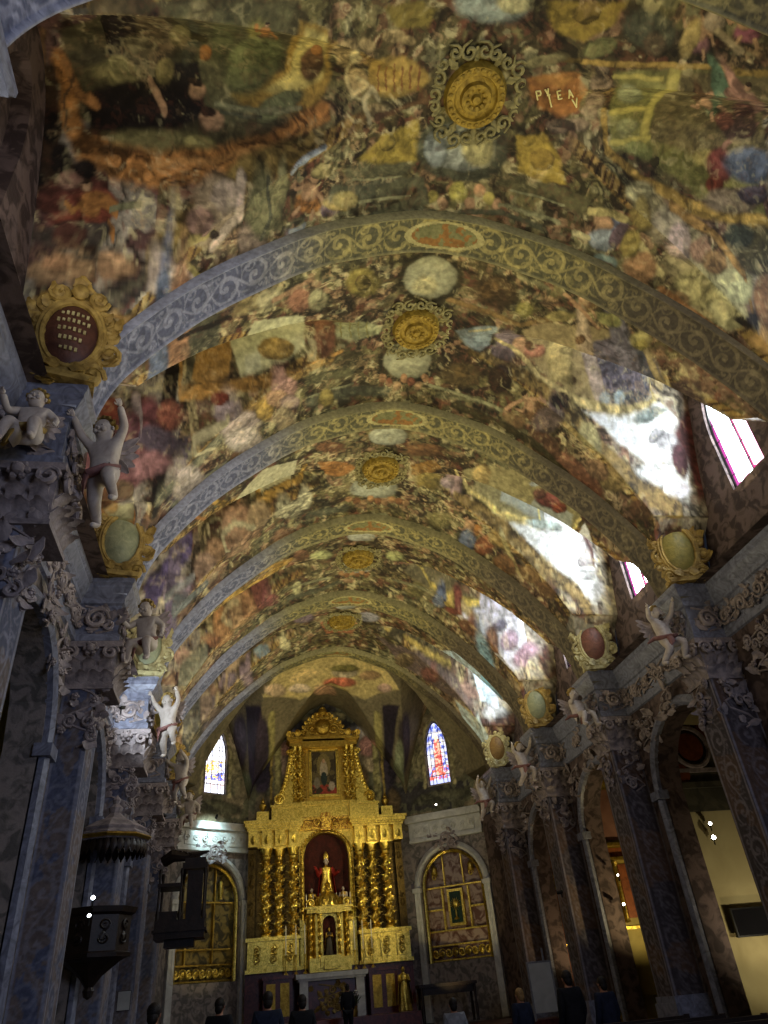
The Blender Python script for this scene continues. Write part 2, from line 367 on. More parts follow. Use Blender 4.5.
def base_paint(S,Y,yl,k,uv=None):
    """ground of a bay: olive architecture near the ridge, brown and clouds lower, gilt edges of the window vaults"""
    U,V,_=uv if uv is not None else (S,Y,1.0)
    A=fbm(U*1.3+k*7,V*1.3,4); B=fbm(U*2.7+30,V*2.7+k*5,4); Cn=fbm(U*7,V*7+k,4)
    col=np.zeros((len(S),3)); col[:]=lin((92,80,46))
    def mix(m,c): col[:]=col*(1-m[:,None])+m[:,None]*lin(c)
    mix(sstep(.5,.62,A),(62,50,30)); mix(sstep(.55,.66,B),(112,104,60)); mix(sstep(.34,.26,B),(100,62,36)); mix(sstep(.38,.3,A)*.8,(128,116,72))
    lo=sstep(3.0,4.6,abs(S)); mix(lo*sstep(.45,.58,B),(120,88,72)); mix(lo*sstep(.55,.66,A),(150,128,100)); mix(lo*sstep(.36,.28,A),(78,66,84)); mix(lo*sstep(.4,.33,B)*.8,(70,40,30))
    # painted architecture: cornices running down from the ridge beside each arch
    e=2.1-abs(yl); a=abs(S)
    zone=sstep(.9,1.1,a)*(1-sstep(2.9,3.3,a))*sstep(.1,.2,e)*(1-sstep(.85,.95,e))
    bars=np.sin(e*24+.6*np.sin(a*1.1)); mix(zone*.75,(84,82,56)); mix(zone*sstep(.3,.9,bars)*.6,(128,126,92)); mix(zone*sstep(-.4,-.95,bars)*.6,(44,38,26))
    cons=zone*sstep(.6,.9,np.cos(a*9)); mix(cons*.6,(150,138,84))
    # small fleshy and drapery flecks
    H=fbm(U*4.2+80,V*4.2+k*3,3); mix(sstep(.64,.7,H)*.7,(160,118,86)); mix(sstep(.33,.27,H)*.7,(44,26,20)); G=fbm(U*5.1+8,V*5.1+k*13+50,3); mix(sstep(.66,.72,G)*.6,(110,48,36)); mix(sstep(.32,.27,G)*.5,(150,146,104))
    # gilt rope on the groins of the window vaults
    x=abs(x_of_s(S)); wv=np.interp(x,[.9,4.5,4.75],[0,1.34,1.72]); d=abs(abs(yl)-wv-.06)
    rope=(1-sstep(.05,.085,d))*sstep(1.3,1.7,x)*(1-sstep(4.3,4.6,x)); mix(rope,(165,128,52)); mix(rope*sstep(.2,.8,np.sin(S*38+yl*30)),(88,58,24))
    # painted frame closing the picture towards the window
    d2=abs(x-3.95-.25*np.cos(yl*2.2)); fr=(1-sstep(.05,.09,d2))*(abs(yl)<wv); mix(fr,(170,150,100)); cl=(x>4.1)&(abs(yl)<wv)
    mix(cl*1.0*sstep(.3,.5,B),(150,140,128)); mix(cl*sstep(.52,.6,A),(95,62,62))
    F=np.clip(.5+1.6*(Cn-.5),0,1.2); col*= (.78+.44*F)[:,None]
    return col
def age(col):
    """old pigment: softened saturation, warm varnish"""
    g=col.mean(1,keepdims=True); pale=np.clip((g-.45)/.25,0,1); o=g*(.70*col/np.maximum(g,1e-4)+.30*np.array([1.12,1.04,.62])); return o*(1-pale)+col*pale
def set_paint(me,col):
    at=me.color_attributes.new('paint','FLOAT_COLOR','POINT'); buf=np.ones((len(col),4),dtype=np.float32); buf[:,:3]=col; at.data.foreach_set('color',buf.ravel())
def grid_obj(name,P,nu,nv,col,m,keep=None):
    """P (nu*nv,3) grid -> mesh object"""
    me=bpy.data.meshes.new(name); i,j=np.meshgrid(np.arange(nu-1),np.arange(nv-1),indexing='ij'); a=(i*nv+j).ravel(); q=np.stack([a,a+1,a+nv+1,a+nv],1)
    if keep is not None: q=q[keep[q].all(1)]
    me.vertices.add(nu*nv); me.vertices.foreach_set('co',P.astype(np.float32).ravel()); n=len(q)
    me.loops.add(n*4); me.loops.foreach_set('vertex_index',q.ravel().astype(np.int32)); me.polygons.add(n); me.polygons.foreach_set('loop_start',np.arange(0,n*4,4,dtype=np.int32)); me.polygons.foreach_set('loop_total',np.full(n,4,dtype=np.int32))
    me.update(calc_edges=True); me.polygons.foreach_set('use_smooth',np.ones(n,bool)); set_paint(me,col); me.materials.append(m)
    o=bpy.data.objects.new(name,me); COL.objects.link(o); return o
def rinceau(u,v,hw,p,seed=0):
    """acanthus scroll running along u in a band |v|<hw; returns 0 ground .. 1 ornament"""
    r=np.zeros(u.shape); u=u+.03*(fbm(u*5,v*9,2)-.5)*4*.3
    wv=hw*.5*np.sin(u*math.pi/p)
    r=np.maximum(r,1-sstep(.0,.09*hw,abs(v-wv)-.03*hw))
    for q,sc_,w in ((p,.86,.55),(p*.5,.5,.5)):
        k=np.floor(u/q); c=(k+.5)*q; sg=np.where(k%2==0,-1,1); cy=sg*hw*(.05 if q==p else .62)
        dx=u-c;dy=(v-cy)*sg; rr=np.hypot(dx,dy)/(min(q*.55,hw*sc_)); th=np.arctan2(dy,dx)
        sp=np.cos(th-rr*9); r=np.maximum(r,sstep(.35,.7,sp)*(rr<1)*(rr>.12)*(1 if q==p else .8)); r=np.maximum(r,(rr<.16)*1.0)
        if q==p: lf=np.cos(th*9+rr*12+seed)*(rr>.95); r=np.maximum(r,sstep(.4,.8,lf)*.6)
    n=fbm(u*14,v*14,3); r=r*(.55+.9*n)
    r=np.clip(r,0,1)*(1-sstep(hw*.86,hw*.9,abs(v))); return r
# frescoes in vault coordinates: s = arc length from the ridge, y = along the nave.  E ellipse, S stroke, P field; sRGB pigment with the window-lit web patches put in, edge softness, fold contrast
PAINT=[
["P",[[-7.31,4.16],[-5.12,2.76],[-2.7,3.17],[-2.16,4.04],[-2.16,4.73],[-3.39,5.09],[-6.01,5.2],[-7.39,4.91]],[75,68,42],0.04,0.3],
["P",[[-4.54,2.93],[-2.7,3.17],[-3.26,4.19],[-2.56,4.67],[-4.1,4.93],[-4.89,4.55]],[95,92,60],0.04,0.3],
["P",[[-2.69,3.37],[-2.24,3.51],[-2.07,4.32],[-2.27,4.65],[-3.32,4.81],[-3.76,4.62],[-2.84,4.27],[-2.8,3.78]],[170,132,32],0.06,0.3],
["P",[[-2.61,3.44],[-2.23,3.59],[-2.2,4.31],[-2.74,4.59],[-3.22,4.55],[-2.76,4.27]],[200,180,90],0.06,0.3],["E",-2.404,4.111,0.194,0.042,-0.062,0.274,[98,66,38],0.25,0.35],
["E",-2.356,3.895,0.086,-0.016,0.015,0.112,[170,105,32],0.2,0.35],["E",-3.231,3.748,0.226,0.326,-0.107,0.375,[132,124,55],0.25,0.35],["E",-3.168,3.834,0.136,0.005,-0.016,0.155,[125,45,32],0.3,0.6],
["E",-3.17,3.608,0.076,0.008,-0.016,0.263,[170,105,32],0.3,0.4],["S",[[-3.2,3.39],[-3.3,3.65],[-3.3,3.35]],0.037,[170,105,32],0.4,0.3],["S",[[-3.12,3.41],[-3.06,3.64],[-3.02,3.8]],0.033,[170,105,32],0.4,0.3],
["E",-3.143,3.342,0.036,0.01,-0.006,0.029,[175,130,95],0.2,0.1],["E",-3.139,3.325,0.036,0.01,-0.004,0.017,[50,32,20],0.2,0.1],["S",[[-3.24,3.89],[-3.29,3.99]],0.022,[170,105,32],0.4,0.3],
["S",[[-3.12,3.9],[-3.11,3.99]],0.022,[170,105,32],0.4,0.3],["E",-3.342,4.198,0.447,-0.381,0.276,0.244,[105,112,65],0.25,0.35],["E",-2.905,4.652,0.431,-0.167,0.107,0.088,[110,115,75],0.25,0.35],
["P",[[-6.7,3.91],[-4.53,2.89],[-4.79,3.91],[-5.0,4.51],[-6.72,4.62]],[28,20,18],0.04,0.3],["E",-6.015,4.243,0.538,0.007,-0.99,1.131,[40,30,30],0.25,0.35],["E",-6.21,4.54,0.832,-0.01,-0.092,0.136,[150,140,85],0.25,0.35],
["E",-6.026,4.466,0.821,0.01,-0.091,0.103,[125,118,70],0.25,0.35],["P",[[-6.92,4.68],[-5.31,4.56],[-4.98,4.35],[-4.29,4.29],[-4.2,4.86],[-5.29,5.05],[-7.03,5.05],[-7.1,4.78]],[28,20,18],0.05,0.3],
["E",-5.012,4.023,0.395,0.16,-0.252,0.274,[100,85,60],0.25,0.35],["E",-5.126,3.778,0.046,0.582,-0.428,0.668,[95,78,52],0.25,0.35],["E",-5.487,4.271,0.311,0.132,-0.269,0.168,[90,80,55],0.25,0.35],
["E",-4.991,4.459,0.191,0.023,-0.112,0.144,[150,135,75],0.25,0.35],["S",[[-5.32,4.59],[-5.15,4.7],[-5.0,4.82]],0.06,[175,130,95],0.4,0.3],["E",-4.36,4.612,0.169,0.035,-0.088,0.076,[175,130,95],0.25,0.35],
["E",-4.074,4.853,0.24,0.026,-0.063,0.085,[175,130,95],0.25,0.35],["E",-4.148,4.791,0.155,0.016,-0.03,0.041,[50,32,20],0.25,0.35],["E",-4.398,4.539,0.152,0.033,-0.04,0.036,[50,32,20],0.25,0.35],
["S",[[-6.84,5.1],[-5.29,5.05],[-4.28,5.03]],0.092,[112,104,58],0.4,0.3],["E",-4.277,5.034,0.338,0.007,-0.03,0.076,[150,140,75],0.25,0.35],["S",[[-4.56,4.29],[-4.33,4.02],[-4.3,3.5]],0.105,[80,82,62],0.4,0.3],
["E",-4.189,4.197,0.126,-0.013,-0.01,0.108,[170,105,32],0.25,0.35],["S",[[-4.72,3.68],[-4.52,3.96],[-4.17,4.0]],0.081,[62,55,30],0.4,0.3],["E",-4.046,3.158,0.231,-0.192,-0.124,0.527,[105,95,60],0.25,0.35],
["E",-3.808,3.758,0.199,0.085,-0.186,0.567,[95,98,60],0.25,0.35],["S",[[-4.02,4.72],[-3.24,4.74],[-2.56,4.66]],0.03,[125,125,90],0.4,0.3],["S",[[-3.93,4.78],[-3.2,4.79]],0.018,[80,82,62],0.4,0.3],
["E",-4.62,3.976,0.23,-0.029,-0.045,0.203,[130,120,70],0.25,0.35],["E",-5.077,2.851,1.04,-0.614,-0.458,0.647,[85,70,45],0.25,0.35],
["S",[[-7.38,4.5],[-7.26,4.75],[-7.27,4.97],[-7.11,5.11],[-6.5,5.19],[-5.04,5.2],[-3.9,5.13],[-3.05,5.0],[-2.16,4.66]],0.121,[170,105,32],0.5,0.7],
["S",[[-7.33,4.51],[-7.16,4.78],[-6.97,4.85],[-7.04,4.77]],0.043,[150,95,40],0.4,0.5],["S",[[-7.21,4.62],[-7.33,4.83],[-7.29,5.03]],0.019,[98,66,38],0.4,0.3],
["S",[[-5.26,5.18],[-3.91,5.11],[-2.72,4.93],[-2.08,4.71]],0.027,[175,115,45],0.4,0.5],["S",[[-7.52,4.19],[-7.63,4.78],[-7.53,5.16],[-7.37,5.37]],0.04,[98,66,38],0.4,0.3],
["S",[[-7.71,4.44],[-7.73,5.0],[-7.47,5.42]],0.069,[28,20,18],0.4,0.3],["P",[[-7.74,4.62],[-7.44,4.5],[-7.35,5.1],[-6.98,5.3],[-7.3,5.42],[-7.56,5.27]],[58,38,24],0.04,0.3],
["E",-7.476,5.015,0.139,-0.009,0.018,0.122,[28,20,18],0.25,0.35],["E",-7.347,5.207,0.138,-0.007,0.019,0.085,[28,20,18],0.25,0.35],["E",-7.021,5.378,0.59,-0.076,0.119,0.111,[80,35,30],0.25,0.35],
["E",-6.601,5.419,0.68,-0.01,0.11,0.091,[125,50,35],0.25,0.35],["E",-6.852,5.499,0.568,-0.035,0.106,0.071,[120,45,30],0.3,0.6],["E",-6.952,5.426,0.13,-0.021,0.061,0.07,[170,105,32],0.3,0.4],
["S",[[-7.04,5.41],[-7.15,5.47],[-7.24,5.43]],0.02,[170,105,32],0.4,0.3],["S",[[-6.9,5.39],[-6.45,5.4],[-5.97,5.44]],0.047,[170,105,32],0.4,0.3],["E",-7.019,5.328,0.065,-0.012,0.029,0.036,[175,130,95],0.2,0.1],
["E",-7.036,5.308,0.065,-0.012,0.017,0.021,[50,32,20],0.2,0.1],["S",[[-6.92,5.55],[-6.93,5.61]],0.021,[170,105,32],0.4,0.3],["S",[[-6.32,5.52],[-6.02,5.56]],0.038,[170,105,32],0.4,0.3],
["E",-7.209,5.307,0.16,-0.007,0.011,0.053,[155,105,90],0.25,0.35],["E",-7.048,5.247,0.139,-0.007,0.011,0.054,[28,20,18],0.25,0.35],["E",-7.366,5.742,0.22,0.0,0.007,0.048,[150,115,80],0.25,0.35],
["E",-7.04,5.724,0.267,0.009,-0.009,0.061,[165,125,85],0.25,0.35],["E",-6.051,5.692,0.762,0.022,-0.141,0.065,[180,135,95],0.25,0.35],["E",-7.217,5.697,0.199,-0.007,0.013,0.037,[170,120,80],0.25,0.35],
["E",-6.861,5.568,0.776,-0.035,0.044,0.061,[70,60,55],0.25,0.35],["E",-7.144,5.578,0.224,-0.007,0.021,0.071,[85,45,38],0.25,0.35],["S",[[-6.28,5.44],[-5.41,5.4]],0.021,[125,125,90],0.4,0.3],
["E",-7.705,5.577,0.155,0.005,-0.02,0.223,[85,80,70],0.25,0.35],["E",-7.831,5.337,0.111,-0.005,0.04,0.153,[75,70,62],0.25,0.35],["E",-7.165,6.116,0.368,-0.1,0.125,0.284,[165,130,60],0.25,0.35],
["E",-7.185,6.089,0.245,-0.104,0.13,0.259,[80,45,35],0.25,0.35],["S",[[-7.4,6.27],[-7.04,6.19]],0.011,[215,175,100],0.2,0.0],["S",[[-7.33,6.18],[-6.99,6.1]],0.011,[215,175,100],0.2,0.0],
["S",[[-7.27,6.09],[-6.94,6.02]],0.011,[215,175,100],0.2,0.0],["S",[[-7.21,6.01],[-6.89,5.94]],0.012,[215,175,100],0.2,0.0],["S",[[-7.15,5.93],[-6.85,5.87]],0.007,[215,175,100],0.2,0.0],
["E",-7.421,5.903,0.076,0.027,-0.029,0.057,[180,140,50],0.2,0.5],["E",-7.324,5.85,0.085,0.009,-0.015,0.025,[180,140,50],0.2,0.5],["E",-7.143,5.836,0.085,0.009,-0.016,0.025,[180,140,50],0.2,0.5],
["E",-6.937,5.858,0.086,0.008,-0.017,0.025,[180,140,50],0.2,0.5],["E",-6.826,5.966,0.252,0.019,-0.077,0.063,[180,140,50],0.2,0.5],["E",-6.794,6.142,0.292,0.021,-0.119,0.064,[180,140,50],0.2,0.5],
["E",-6.884,6.303,0.086,0.012,-0.019,0.028,[180,140,50],0.2,0.5],["E",-7.437,6.31,0.089,0.0,-0.008,0.005,[180,140,50],0.2,0.5],["E",-7.498,6.18,0.08,0.02,-0.032,0.063,[180,140,50],0.2,0.5],
["E",-7.509,6.046,0.08,0.018,-0.029,0.058,[180,140,50],0.2,0.5],["E",-5.917,6.132,0.502,-0.04,0.192,0.17,[165,150,80],0.25,0.35],["E",-6.099,5.94,0.723,-0.012,-0.01,0.087,[150,125,70],0.25,0.35],
["E",-5.638,5.948,0.268,0.03,-0.008,0.077,[160,120,60],0.25,0.35],["S",[[-5.65,6.09],[-4.95,6.21],[-4.22,6.22],[-3.53,6.19]],0.108,[130,110,60],0.4,0.5],
["S",[[-6.28,5.85],[-5.07,5.76],[-4.55,5.7]],0.055,[70,62,58],0.4,0.3],["S",[[-5.93,5.83],[-5.09,5.73]],0.018,[110,105,85],0.4,0.3],["S",[[-5.11,5.66],[-4.22,5.4],[-3.47,5.15],[-2.23,4.91]],0.108,[130,105,45],0.5,0.7],
["E",-3.946,5.451,0.407,0.084,-0.092,0.274,[165,140,110],0.25,0.35],["E",-3.792,5.302,0.26,-0.009,0.013,0.098,[195,170,150],0.25,0.35],["S",[[-3.54,5.22],[-3.53,5.47],[-3.95,5.72]],0.089,[205,180,160],0.4,0.3],
["E",-4.704,5.892,0.454,0.279,-0.136,0.184,[185,165,155],0.25,0.35],["E",-3.526,6.194,0.241,0.119,-0.041,0.182,[170,150,130],0.25,0.35],["E",-4.206,5.458,0.271,-0.007,0.015,0.081,[175,130,115],0.25,0.35],
["S",[[-4.58,5.69],[-4.37,5.55],[-3.95,5.55]],0.033,[175,155,80],0.4,0.3],["S",[[-4.46,5.74],[-4.14,6.19]],0.046,[165,150,75],0.4,0.3],["E",-3.947,5.593,0.099,0.036,-0.002,0.066,[50,32,20],0.25,0.35],
["E",-3.323,5.878,0.273,0.128,-0.06,0.278,[150,125,110],0.25,0.35],["E",-3.11,5.536,0.344,0.128,-0.034,0.43,[125,122,80],0.25,0.35],["E",-2.86,5.406,0.139,0.058,-0.069,0.361,[150,145,95],0.25,0.35],
["S",[[-3.07,5.19],[-2.99,5.64],[-3.18,5.92]],0.031,[80,82,62],0.4,0.3],["S",[[-2.67,5.15],[-2.46,5.05],[-2.14,4.96]],0.03,[150,165,180],0.4,0.3],["E",-2.357,5.671,0.252,0.132,-0.054,0.137,[170,105,32],0.3,0.6],
["E",-2.336,5.505,0.146,0.074,-0.051,0.131,[175,130,95],0.3,0.4],["S",[[-2.39,5.42],[-2.58,5.41],[-2.6,5.29]],0.031,[175,130,95],0.4,0.3],["S",[[-2.23,5.5],[-2.12,5.63],[-2.06,5.77]],0.031,[175,130,95],0.4,0.3],
["E",-2.255,5.339,0.072,0.036,-0.024,0.063,[175,130,95],0.2,0.1],["E",-2.241,5.303,0.072,0.036,-0.014,0.036,[50,32,20],0.2,0.1],["S",[[-2.49,5.68],[-2.62,5.75]],0.035,[175,130,95],0.4,0.3],
["S",[[-2.27,5.79],[-2.28,5.92]],0.035,[175,130,95],0.4,0.3],["E",-1.958,5.844,0.19,-0.02,0.061,0.12,[100,78,95],0.25,0.35],["E",-1.88,5.788,0.232,0.108,-0.029,0.089,[175,150,70],0.25,0.35],
["E",-2.529,6.101,0.23,0.166,-0.066,0.079,[150,130,135],0.25,0.35],["S",[[-2.65,5.98],[-2.4,5.97]],0.048,[150,165,180],0.4,0.3],["E",-2.159,5.269,0.171,0.035,0.012,0.112,[165,150,90],0.25,0.35],
["S",[[-1.9,5.64],[-0.84,5.63]],0.154,[80,82,62],0.4,0.3],["S",[[-1.69,5.35],[-0.81,5.37]],0.107,[90,88,60],0.4,0.3],["S",[[-1.68,6.1],[-0.45,5.97]],0.078,[80,82,62],0.4,0.3],
["S",[[-1.8,5.8],[-0.65,5.79]],0.024,[125,125,90],0.4,0.3],["S",[[-1.65,5.46],[-0.84,5.48]],0.023,[125,125,90],0.4,0.3],["E",-1.724,5.737,0.23,0.03,0.018,0.145,[160,145,80],0.25,0.35],
["P",[[-1.57,3.94],[-1.27,3.84],[-0.88,3.97],[-0.67,4.16],[-0.8,4.34],[-1.1,4.45],[-1.39,4.43],[-1.61,4.26]],[170,135,45],0.05,0.3],["S",[[-1.44,4.02],[-1.4,4.37]],0.013,[140,85,35],0.3,0],
["S",[[-1.33,4.02],[-1.29,4.35]],0.013,[140,85,35],0.3,0],["S",[[-1.22,4.0],[-1.17,4.34]],0.013,[140,85,35],0.3,0],["S",[[-1.1,4.02],[-1.06,4.33]],0.013,[140,85,35],0.3,0],
["S",[[-0.98,4.01],[-0.95,4.31]],0.013,[140,85,35],0.3,0],["S",[[-0.87,4.03],[-0.83,4.31]],0.014,[140,85,35],0.3,0],["E",-1.972,3.821,0.193,-0.037,0.032,0.161,[160,135,85],0.25,0.6],
["E",-1.733,4.279,0.169,-0.021,0.027,0.181,[160,135,85],0.25,0.6],["E",-1.936,4.005,0.114,-0.02,0.026,0.138,[160,135,85],0.25,0.6],["E",-1.417,4.585,0.175,-0.015,0.009,0.078,[160,135,85],0.25,0.6],
["E",-1.306,3.653,0.199,0.006,0.016,0.08,[160,135,85],0.25,0.6],["E",-1.082,3.704,0.115,0.002,0.016,0.069,[160,135,85],0.25,0.6],["E",-1.666,3.742,0.138,0.004,0.017,0.102,[160,135,85],0.25,0.6],
["S",[[-1.82,3.89],[-1.9,4.23],[-1.77,4.46],[-1.55,4.32],[-1.74,4.25]],0.031,[185,165,110],0.4,0.3],["S",[[-1.48,4.7],[-1.62,4.5],[-1.49,4.35],[-1.39,4.46]],0.04,[180,165,120],0.4,0.3],
["S",[[-1.37,4.66],[-1.05,4.56],[-0.7,4.44]],0.043,[98,66,38],0.4,0.3],["E",-1.796,3.924,0.092,-0.019,0.026,0.129,[190,175,120],0.25,0.35],
["P",[[-1.29,4.94],[-0.72,4.68],[-0.51,5.27],[-1.23,5.29],[-1.64,5.19]],[165,140,30],0.05,0.3],["E",-1.154,4.983,0.145,0.013,0.023,0.125,[130,110,30],0.1,0.6],
["P",[[0.62,4.01],[1.03,3.83],[1.31,3.78],[1.48,3.97],[1.52,4.3],[1.28,4.43],[0.9,4.32],[0.7,4.17]],[175,105,30],0.04,0.3],["P",[[0.65,4.02],[1.04,3.86],[1.3,3.82],[1.1,4.03]],[190,125,35],0.05,0.3],
["E",1.577,3.831,0.146,-0.043,0.071,0.131,[140,115,90],0.25,0.7],["E",1.673,4.092,0.143,-0.023,0.099,0.152,[140,115,90],0.25,0.7],["E",1.301,4.491,0.219,-0.021,0.025,0.078,[140,115,90],0.25,0.7],
["E",1.583,4.464,0.188,-0.019,0.032,0.092,[140,115,90],0.25,0.7],["E",1.529,3.658,0.096,-0.028,0.034,0.077,[140,115,90],0.25,0.7],["E",1.7,4.281,0.137,-0.017,0.054,0.109,[140,115,90],0.25,0.7],
["P",[[0.7,4.75],[1.1,4.6],[1.45,4.88],[1.62,5.2],[1.25,5.27],[0.9,5.23]],[175,145,30],0.04,0.3],["E",1.181,4.968,0.164,-0.051,0.055,0.158,[140,112,25],0.1,0.6],
["P",[[0.55,3.1],[1.51,2.85],[1.47,3.14],[1.2,3.42],[0.87,3.42],[0.66,3.3]],[170,140,25],0.05,0.3],["E",1.098,3.096,0.161,-0.043,0.053,0.121,[140,112,25],0.1,0.6],
["P",[[-1.51,3.31],[-1.04,3.26],[-0.75,3.34],[-0.83,3.59],[-1.32,3.58]],[130,112,35],0.05,0.3],["E",-0.072,3.231,0.501,-0.064,0.082,0.258,[140,155,145],0.25,0.35],
["E",0.191,3.168,0.241,-0.042,0.05,0.147,[175,170,120],0.25,0.35],["E",0.007,5.057,0.703,-0.079,0.125,0.498,[80,82,62],0.1,0.4],["E",0.004,5.044,0.497,-0.057,0.09,0.359,[150,158,150],0.1,0.35],
["E",0.239,5.033,0.256,-0.045,0.073,0.273,[180,170,110],0.25,0.35],["E",-0.373,5.124,0.182,-0.007,0.057,0.253,[135,148,150],0.25,0.35],["E",-0.42,5.706,0.095,-0.002,0.021,0.103,[170,120,80],0.2,0.3],
["E",-0.256,5.805,0.095,-0.004,0.022,0.104,[165,150,60],0.2,0.3],["E",-0.091,5.903,0.096,-0.004,0.022,0.104,[175,130,95],0.2,0.3],["E",0.004,5.687,0.092,-0.01,0.023,0.102,[170,120,80],0.2,0.3],
["E",0.163,5.767,0.09,-0.015,0.023,0.101,[165,150,60],0.2,0.3],["E",0.323,5.846,0.091,-0.015,0.024,0.102,[175,130,95],0.2,0.3],["E",0.408,5.62,0.089,-0.017,0.026,0.101,[170,120,80],0.2,0.3],
["E",0.567,5.691,0.089,-0.022,0.026,0.099,[165,150,60],0.2,0.3],["E",0.727,5.755,0.089,-0.024,0.027,0.099,[175,130,95],0.2,0.3],["E",0.101,5.703,0.151,-0.023,0.033,0.144,[170,160,60],0.25,0.35],
["S",[[-0.79,5.91],[-0.1,6.07],[0.8,5.86],[1.46,5.9]],0.045,[80,82,62],0.4,0.3],["S",[[0.75,5.39],[1.59,5.36],[2.25,5.42]],0.131,[90,85,52],0.4,0.3],["S",[[0.77,5.76],[1.72,5.73]],0.037,[125,125,90],0.4,0.3],
["S",[[0.86,5.51],[1.71,5.47]],0.022,[125,125,90],0.4,0.3],["S",[[-1.17,5.66],[-0.52,5.59],[-0.39,5.85],[-1.03,6.0]],0.093,[85,85,60],0.4,0.3],
["P",[[1.66,3.64],[2.42,3.34],[3.37,3.01],[6.11,5.1],[4.11,5.02],[2.96,4.73],[2.24,4.68]],[128,125,60],0.05,0.3],["P",[[2.3,3.41],[3.39,3.04],[5.84,4.46],[4.06,4.67],[2.93,4.53],[2.66,3.92]],[112,98,60],0.05,0.3],
["S",[[2.38,3.38],[2.54,3.82],[2.82,4.51]],0.084,[180,165,70],0.3,0.1],["S",[[1.71,3.7],[2.29,3.53]],0.036,[180,165,70],0.3,0.1],["S",[[2.05,4.24],[2.64,4.1]],0.055,[185,170,70],0.3,0.1],
["S",[[2.21,4.6],[2.92,4.5]],0.038,[185,170,70],0.3,0.1],["E",2.105,3.907,0.205,-0.04,0.171,0.184,[150,155,110],0.25,0.35],["E",2.428,4.397,0.216,-0.02,0.052,0.099,[150,150,95],0.25,0.35],
["E",3.102,4.724,0.103,-0.006,0.016,0.058,[62,55,30],0.1,0.35],["E",2.77,4.644,0.317,0.036,-0.031,0.079,[130,135,70],0.25,0.35],["S",[[0.97,3.69],[1.72,3.55],[2.63,3.24],[3.38,3.03]],0.04,[170,135,50],0.4,0.6],
["S",[[1.9,4.23],[2.16,4.68],[2.83,4.92],[3.87,5.07],[6.07,5.13]],0.057,[180,140,45],0.4,0.6],["E",3.661,3.897,-0.083,-0.192,0.282,0.124,[85,110,80],0.3,0.6],
["E",3.366,3.786,-0.138,-0.156,0.38,0.178,[175,130,95],0.3,0.4],["S",[[3.28,3.79],[3.47,3.98],[3.31,3.94]],0.03,[175,130,95],0.4,0.3],["S",[[2.87,3.49],[2.94,3.45],[3.03,3.44]],0.038,[175,130,95],0.4,0.3],
["E",2.757,3.486,0.016,-0.033,0.047,0.019,[175,130,95],0.2,0.1],["E",2.73,3.476,0.016,-0.033,0.027,0.011,[50,32,20],0.2,0.1],["S",[[3.8,4.03],[4.0,4.16]],0.032,[175,130,95],0.4,0.3],
["S",[[3.77,3.88],[3.98,3.94]],0.036,[175,130,95],0.4,0.3],["E",3.009,3.372,0.121,-0.008,0.358,0.306,[85,120,90],0.25,0.35],["E",2.994,3.617,-0.005,-0.085,0.355,0.236,[98,66,38],0.25,0.35],
["E",4.396,3.908,0.338,0.01,0.369,0.242,[100,55,50],0.3,0.6],["E",3.394,3.404,0.225,0.037,0.606,0.345,[155,105,90],0.3,0.4],["S",[[3.25,3.34],[3.61,3.62],[3.11,3.36]],0.062,[155,105,90],0.4,0.3],
["S",[[3.35,3.32],[4.06,3.6],[4.67,3.85]],0.068,[155,105,90],0.4,0.3],["E",3.265,3.233,0.045,-0.01,0.02,0.048,[175,130,95],0.2,0.1],["E",3.254,3.206,0.044,-0.01,0.012,0.028,[50,32,20],0.2,0.1],
["S",[[4.38,4.0],[4.46,4.16]],0.04,[155,105,90],0.4,0.3],["S",[[4.69,4.01],[4.92,4.15]],0.042,[155,105,90],0.4,0.3],["E",4.17,4.641,0.28,-0.016,0.042,0.102,[165,150,80],0.25,0.35],
["E",4.573,4.693,0.361,-0.017,0.085,0.201,[125,50,55],0.25,0.35],["E",4.499,4.888,0.261,-0.01,0.005,0.084,[125,45,32],0.25,0.35],["E",5.446,4.652,0.84,0.011,0.018,0.21,[88,105,140],0.25,0.35],
["S",[[4.58,4.47],[5.02,4.14]],0.075,[155,105,90],0.4,0.3],["E",5.025,4.986,0.871,-0.026,-0.025,0.105,[140,120,100],0.25,0.35],["E",4.721,4.218,0.473,-0.041,0.264,0.214,[75,50,45],0.25,0.35],
["E",4.229,4.124,0.207,-0.023,0.208,0.169,[130,70,60],0.25,0.35],["E",5.632,4.929,0.618,-0.015,-0.009,0.08,[80,70,90],0.25,0.35],["E",2.47,3.02,0.179,-0.006,0.019,0.116,[130,80,90],0.3,0.6],
["E",2.424,2.897,0.103,-0.003,0.019,0.11,[175,130,95],0.3,0.4],["S",[[2.36,2.85],[2.26,2.92],[2.21,2.85]],0.022,[175,130,95],0.4,0.3],["S",[[2.48,2.85],[2.58,2.9],[2.66,2.98]],0.021,[175,130,95],0.4,0.3],
["E",2.408,2.753,0.051,-0.001,0.009,0.051,[175,130,95],0.2,0.1],["E",2.402,2.723,0.05,-0.001,0.006,0.03,[50,32,20],0.2,0.1],["S",[[2.4,3.08],[2.36,3.18]],0.025,[175,130,95],0.4,0.3],
["S",[[2.56,3.07],[2.6,3.16]],0.025,[175,130,95],0.4,0.3],["E",2.924,2.743,0.156,-0.058,0.072,0.105,[125,55,85],0.3,0.6],["E",2.824,2.639,0.09,-0.034,0.069,0.1,[175,130,95],0.3,0.4],
["S",[[2.75,2.62],[2.69,2.71],[2.61,2.66]],0.022,[175,130,95],0.4,0.3],["S",[[2.85,2.58],[2.96,2.6],[3.07,2.65]],0.021,[175,130,95],0.4,0.3],["E",2.742,2.506,0.045,-0.016,0.033,0.047,[175,130,95],0.2,0.1],
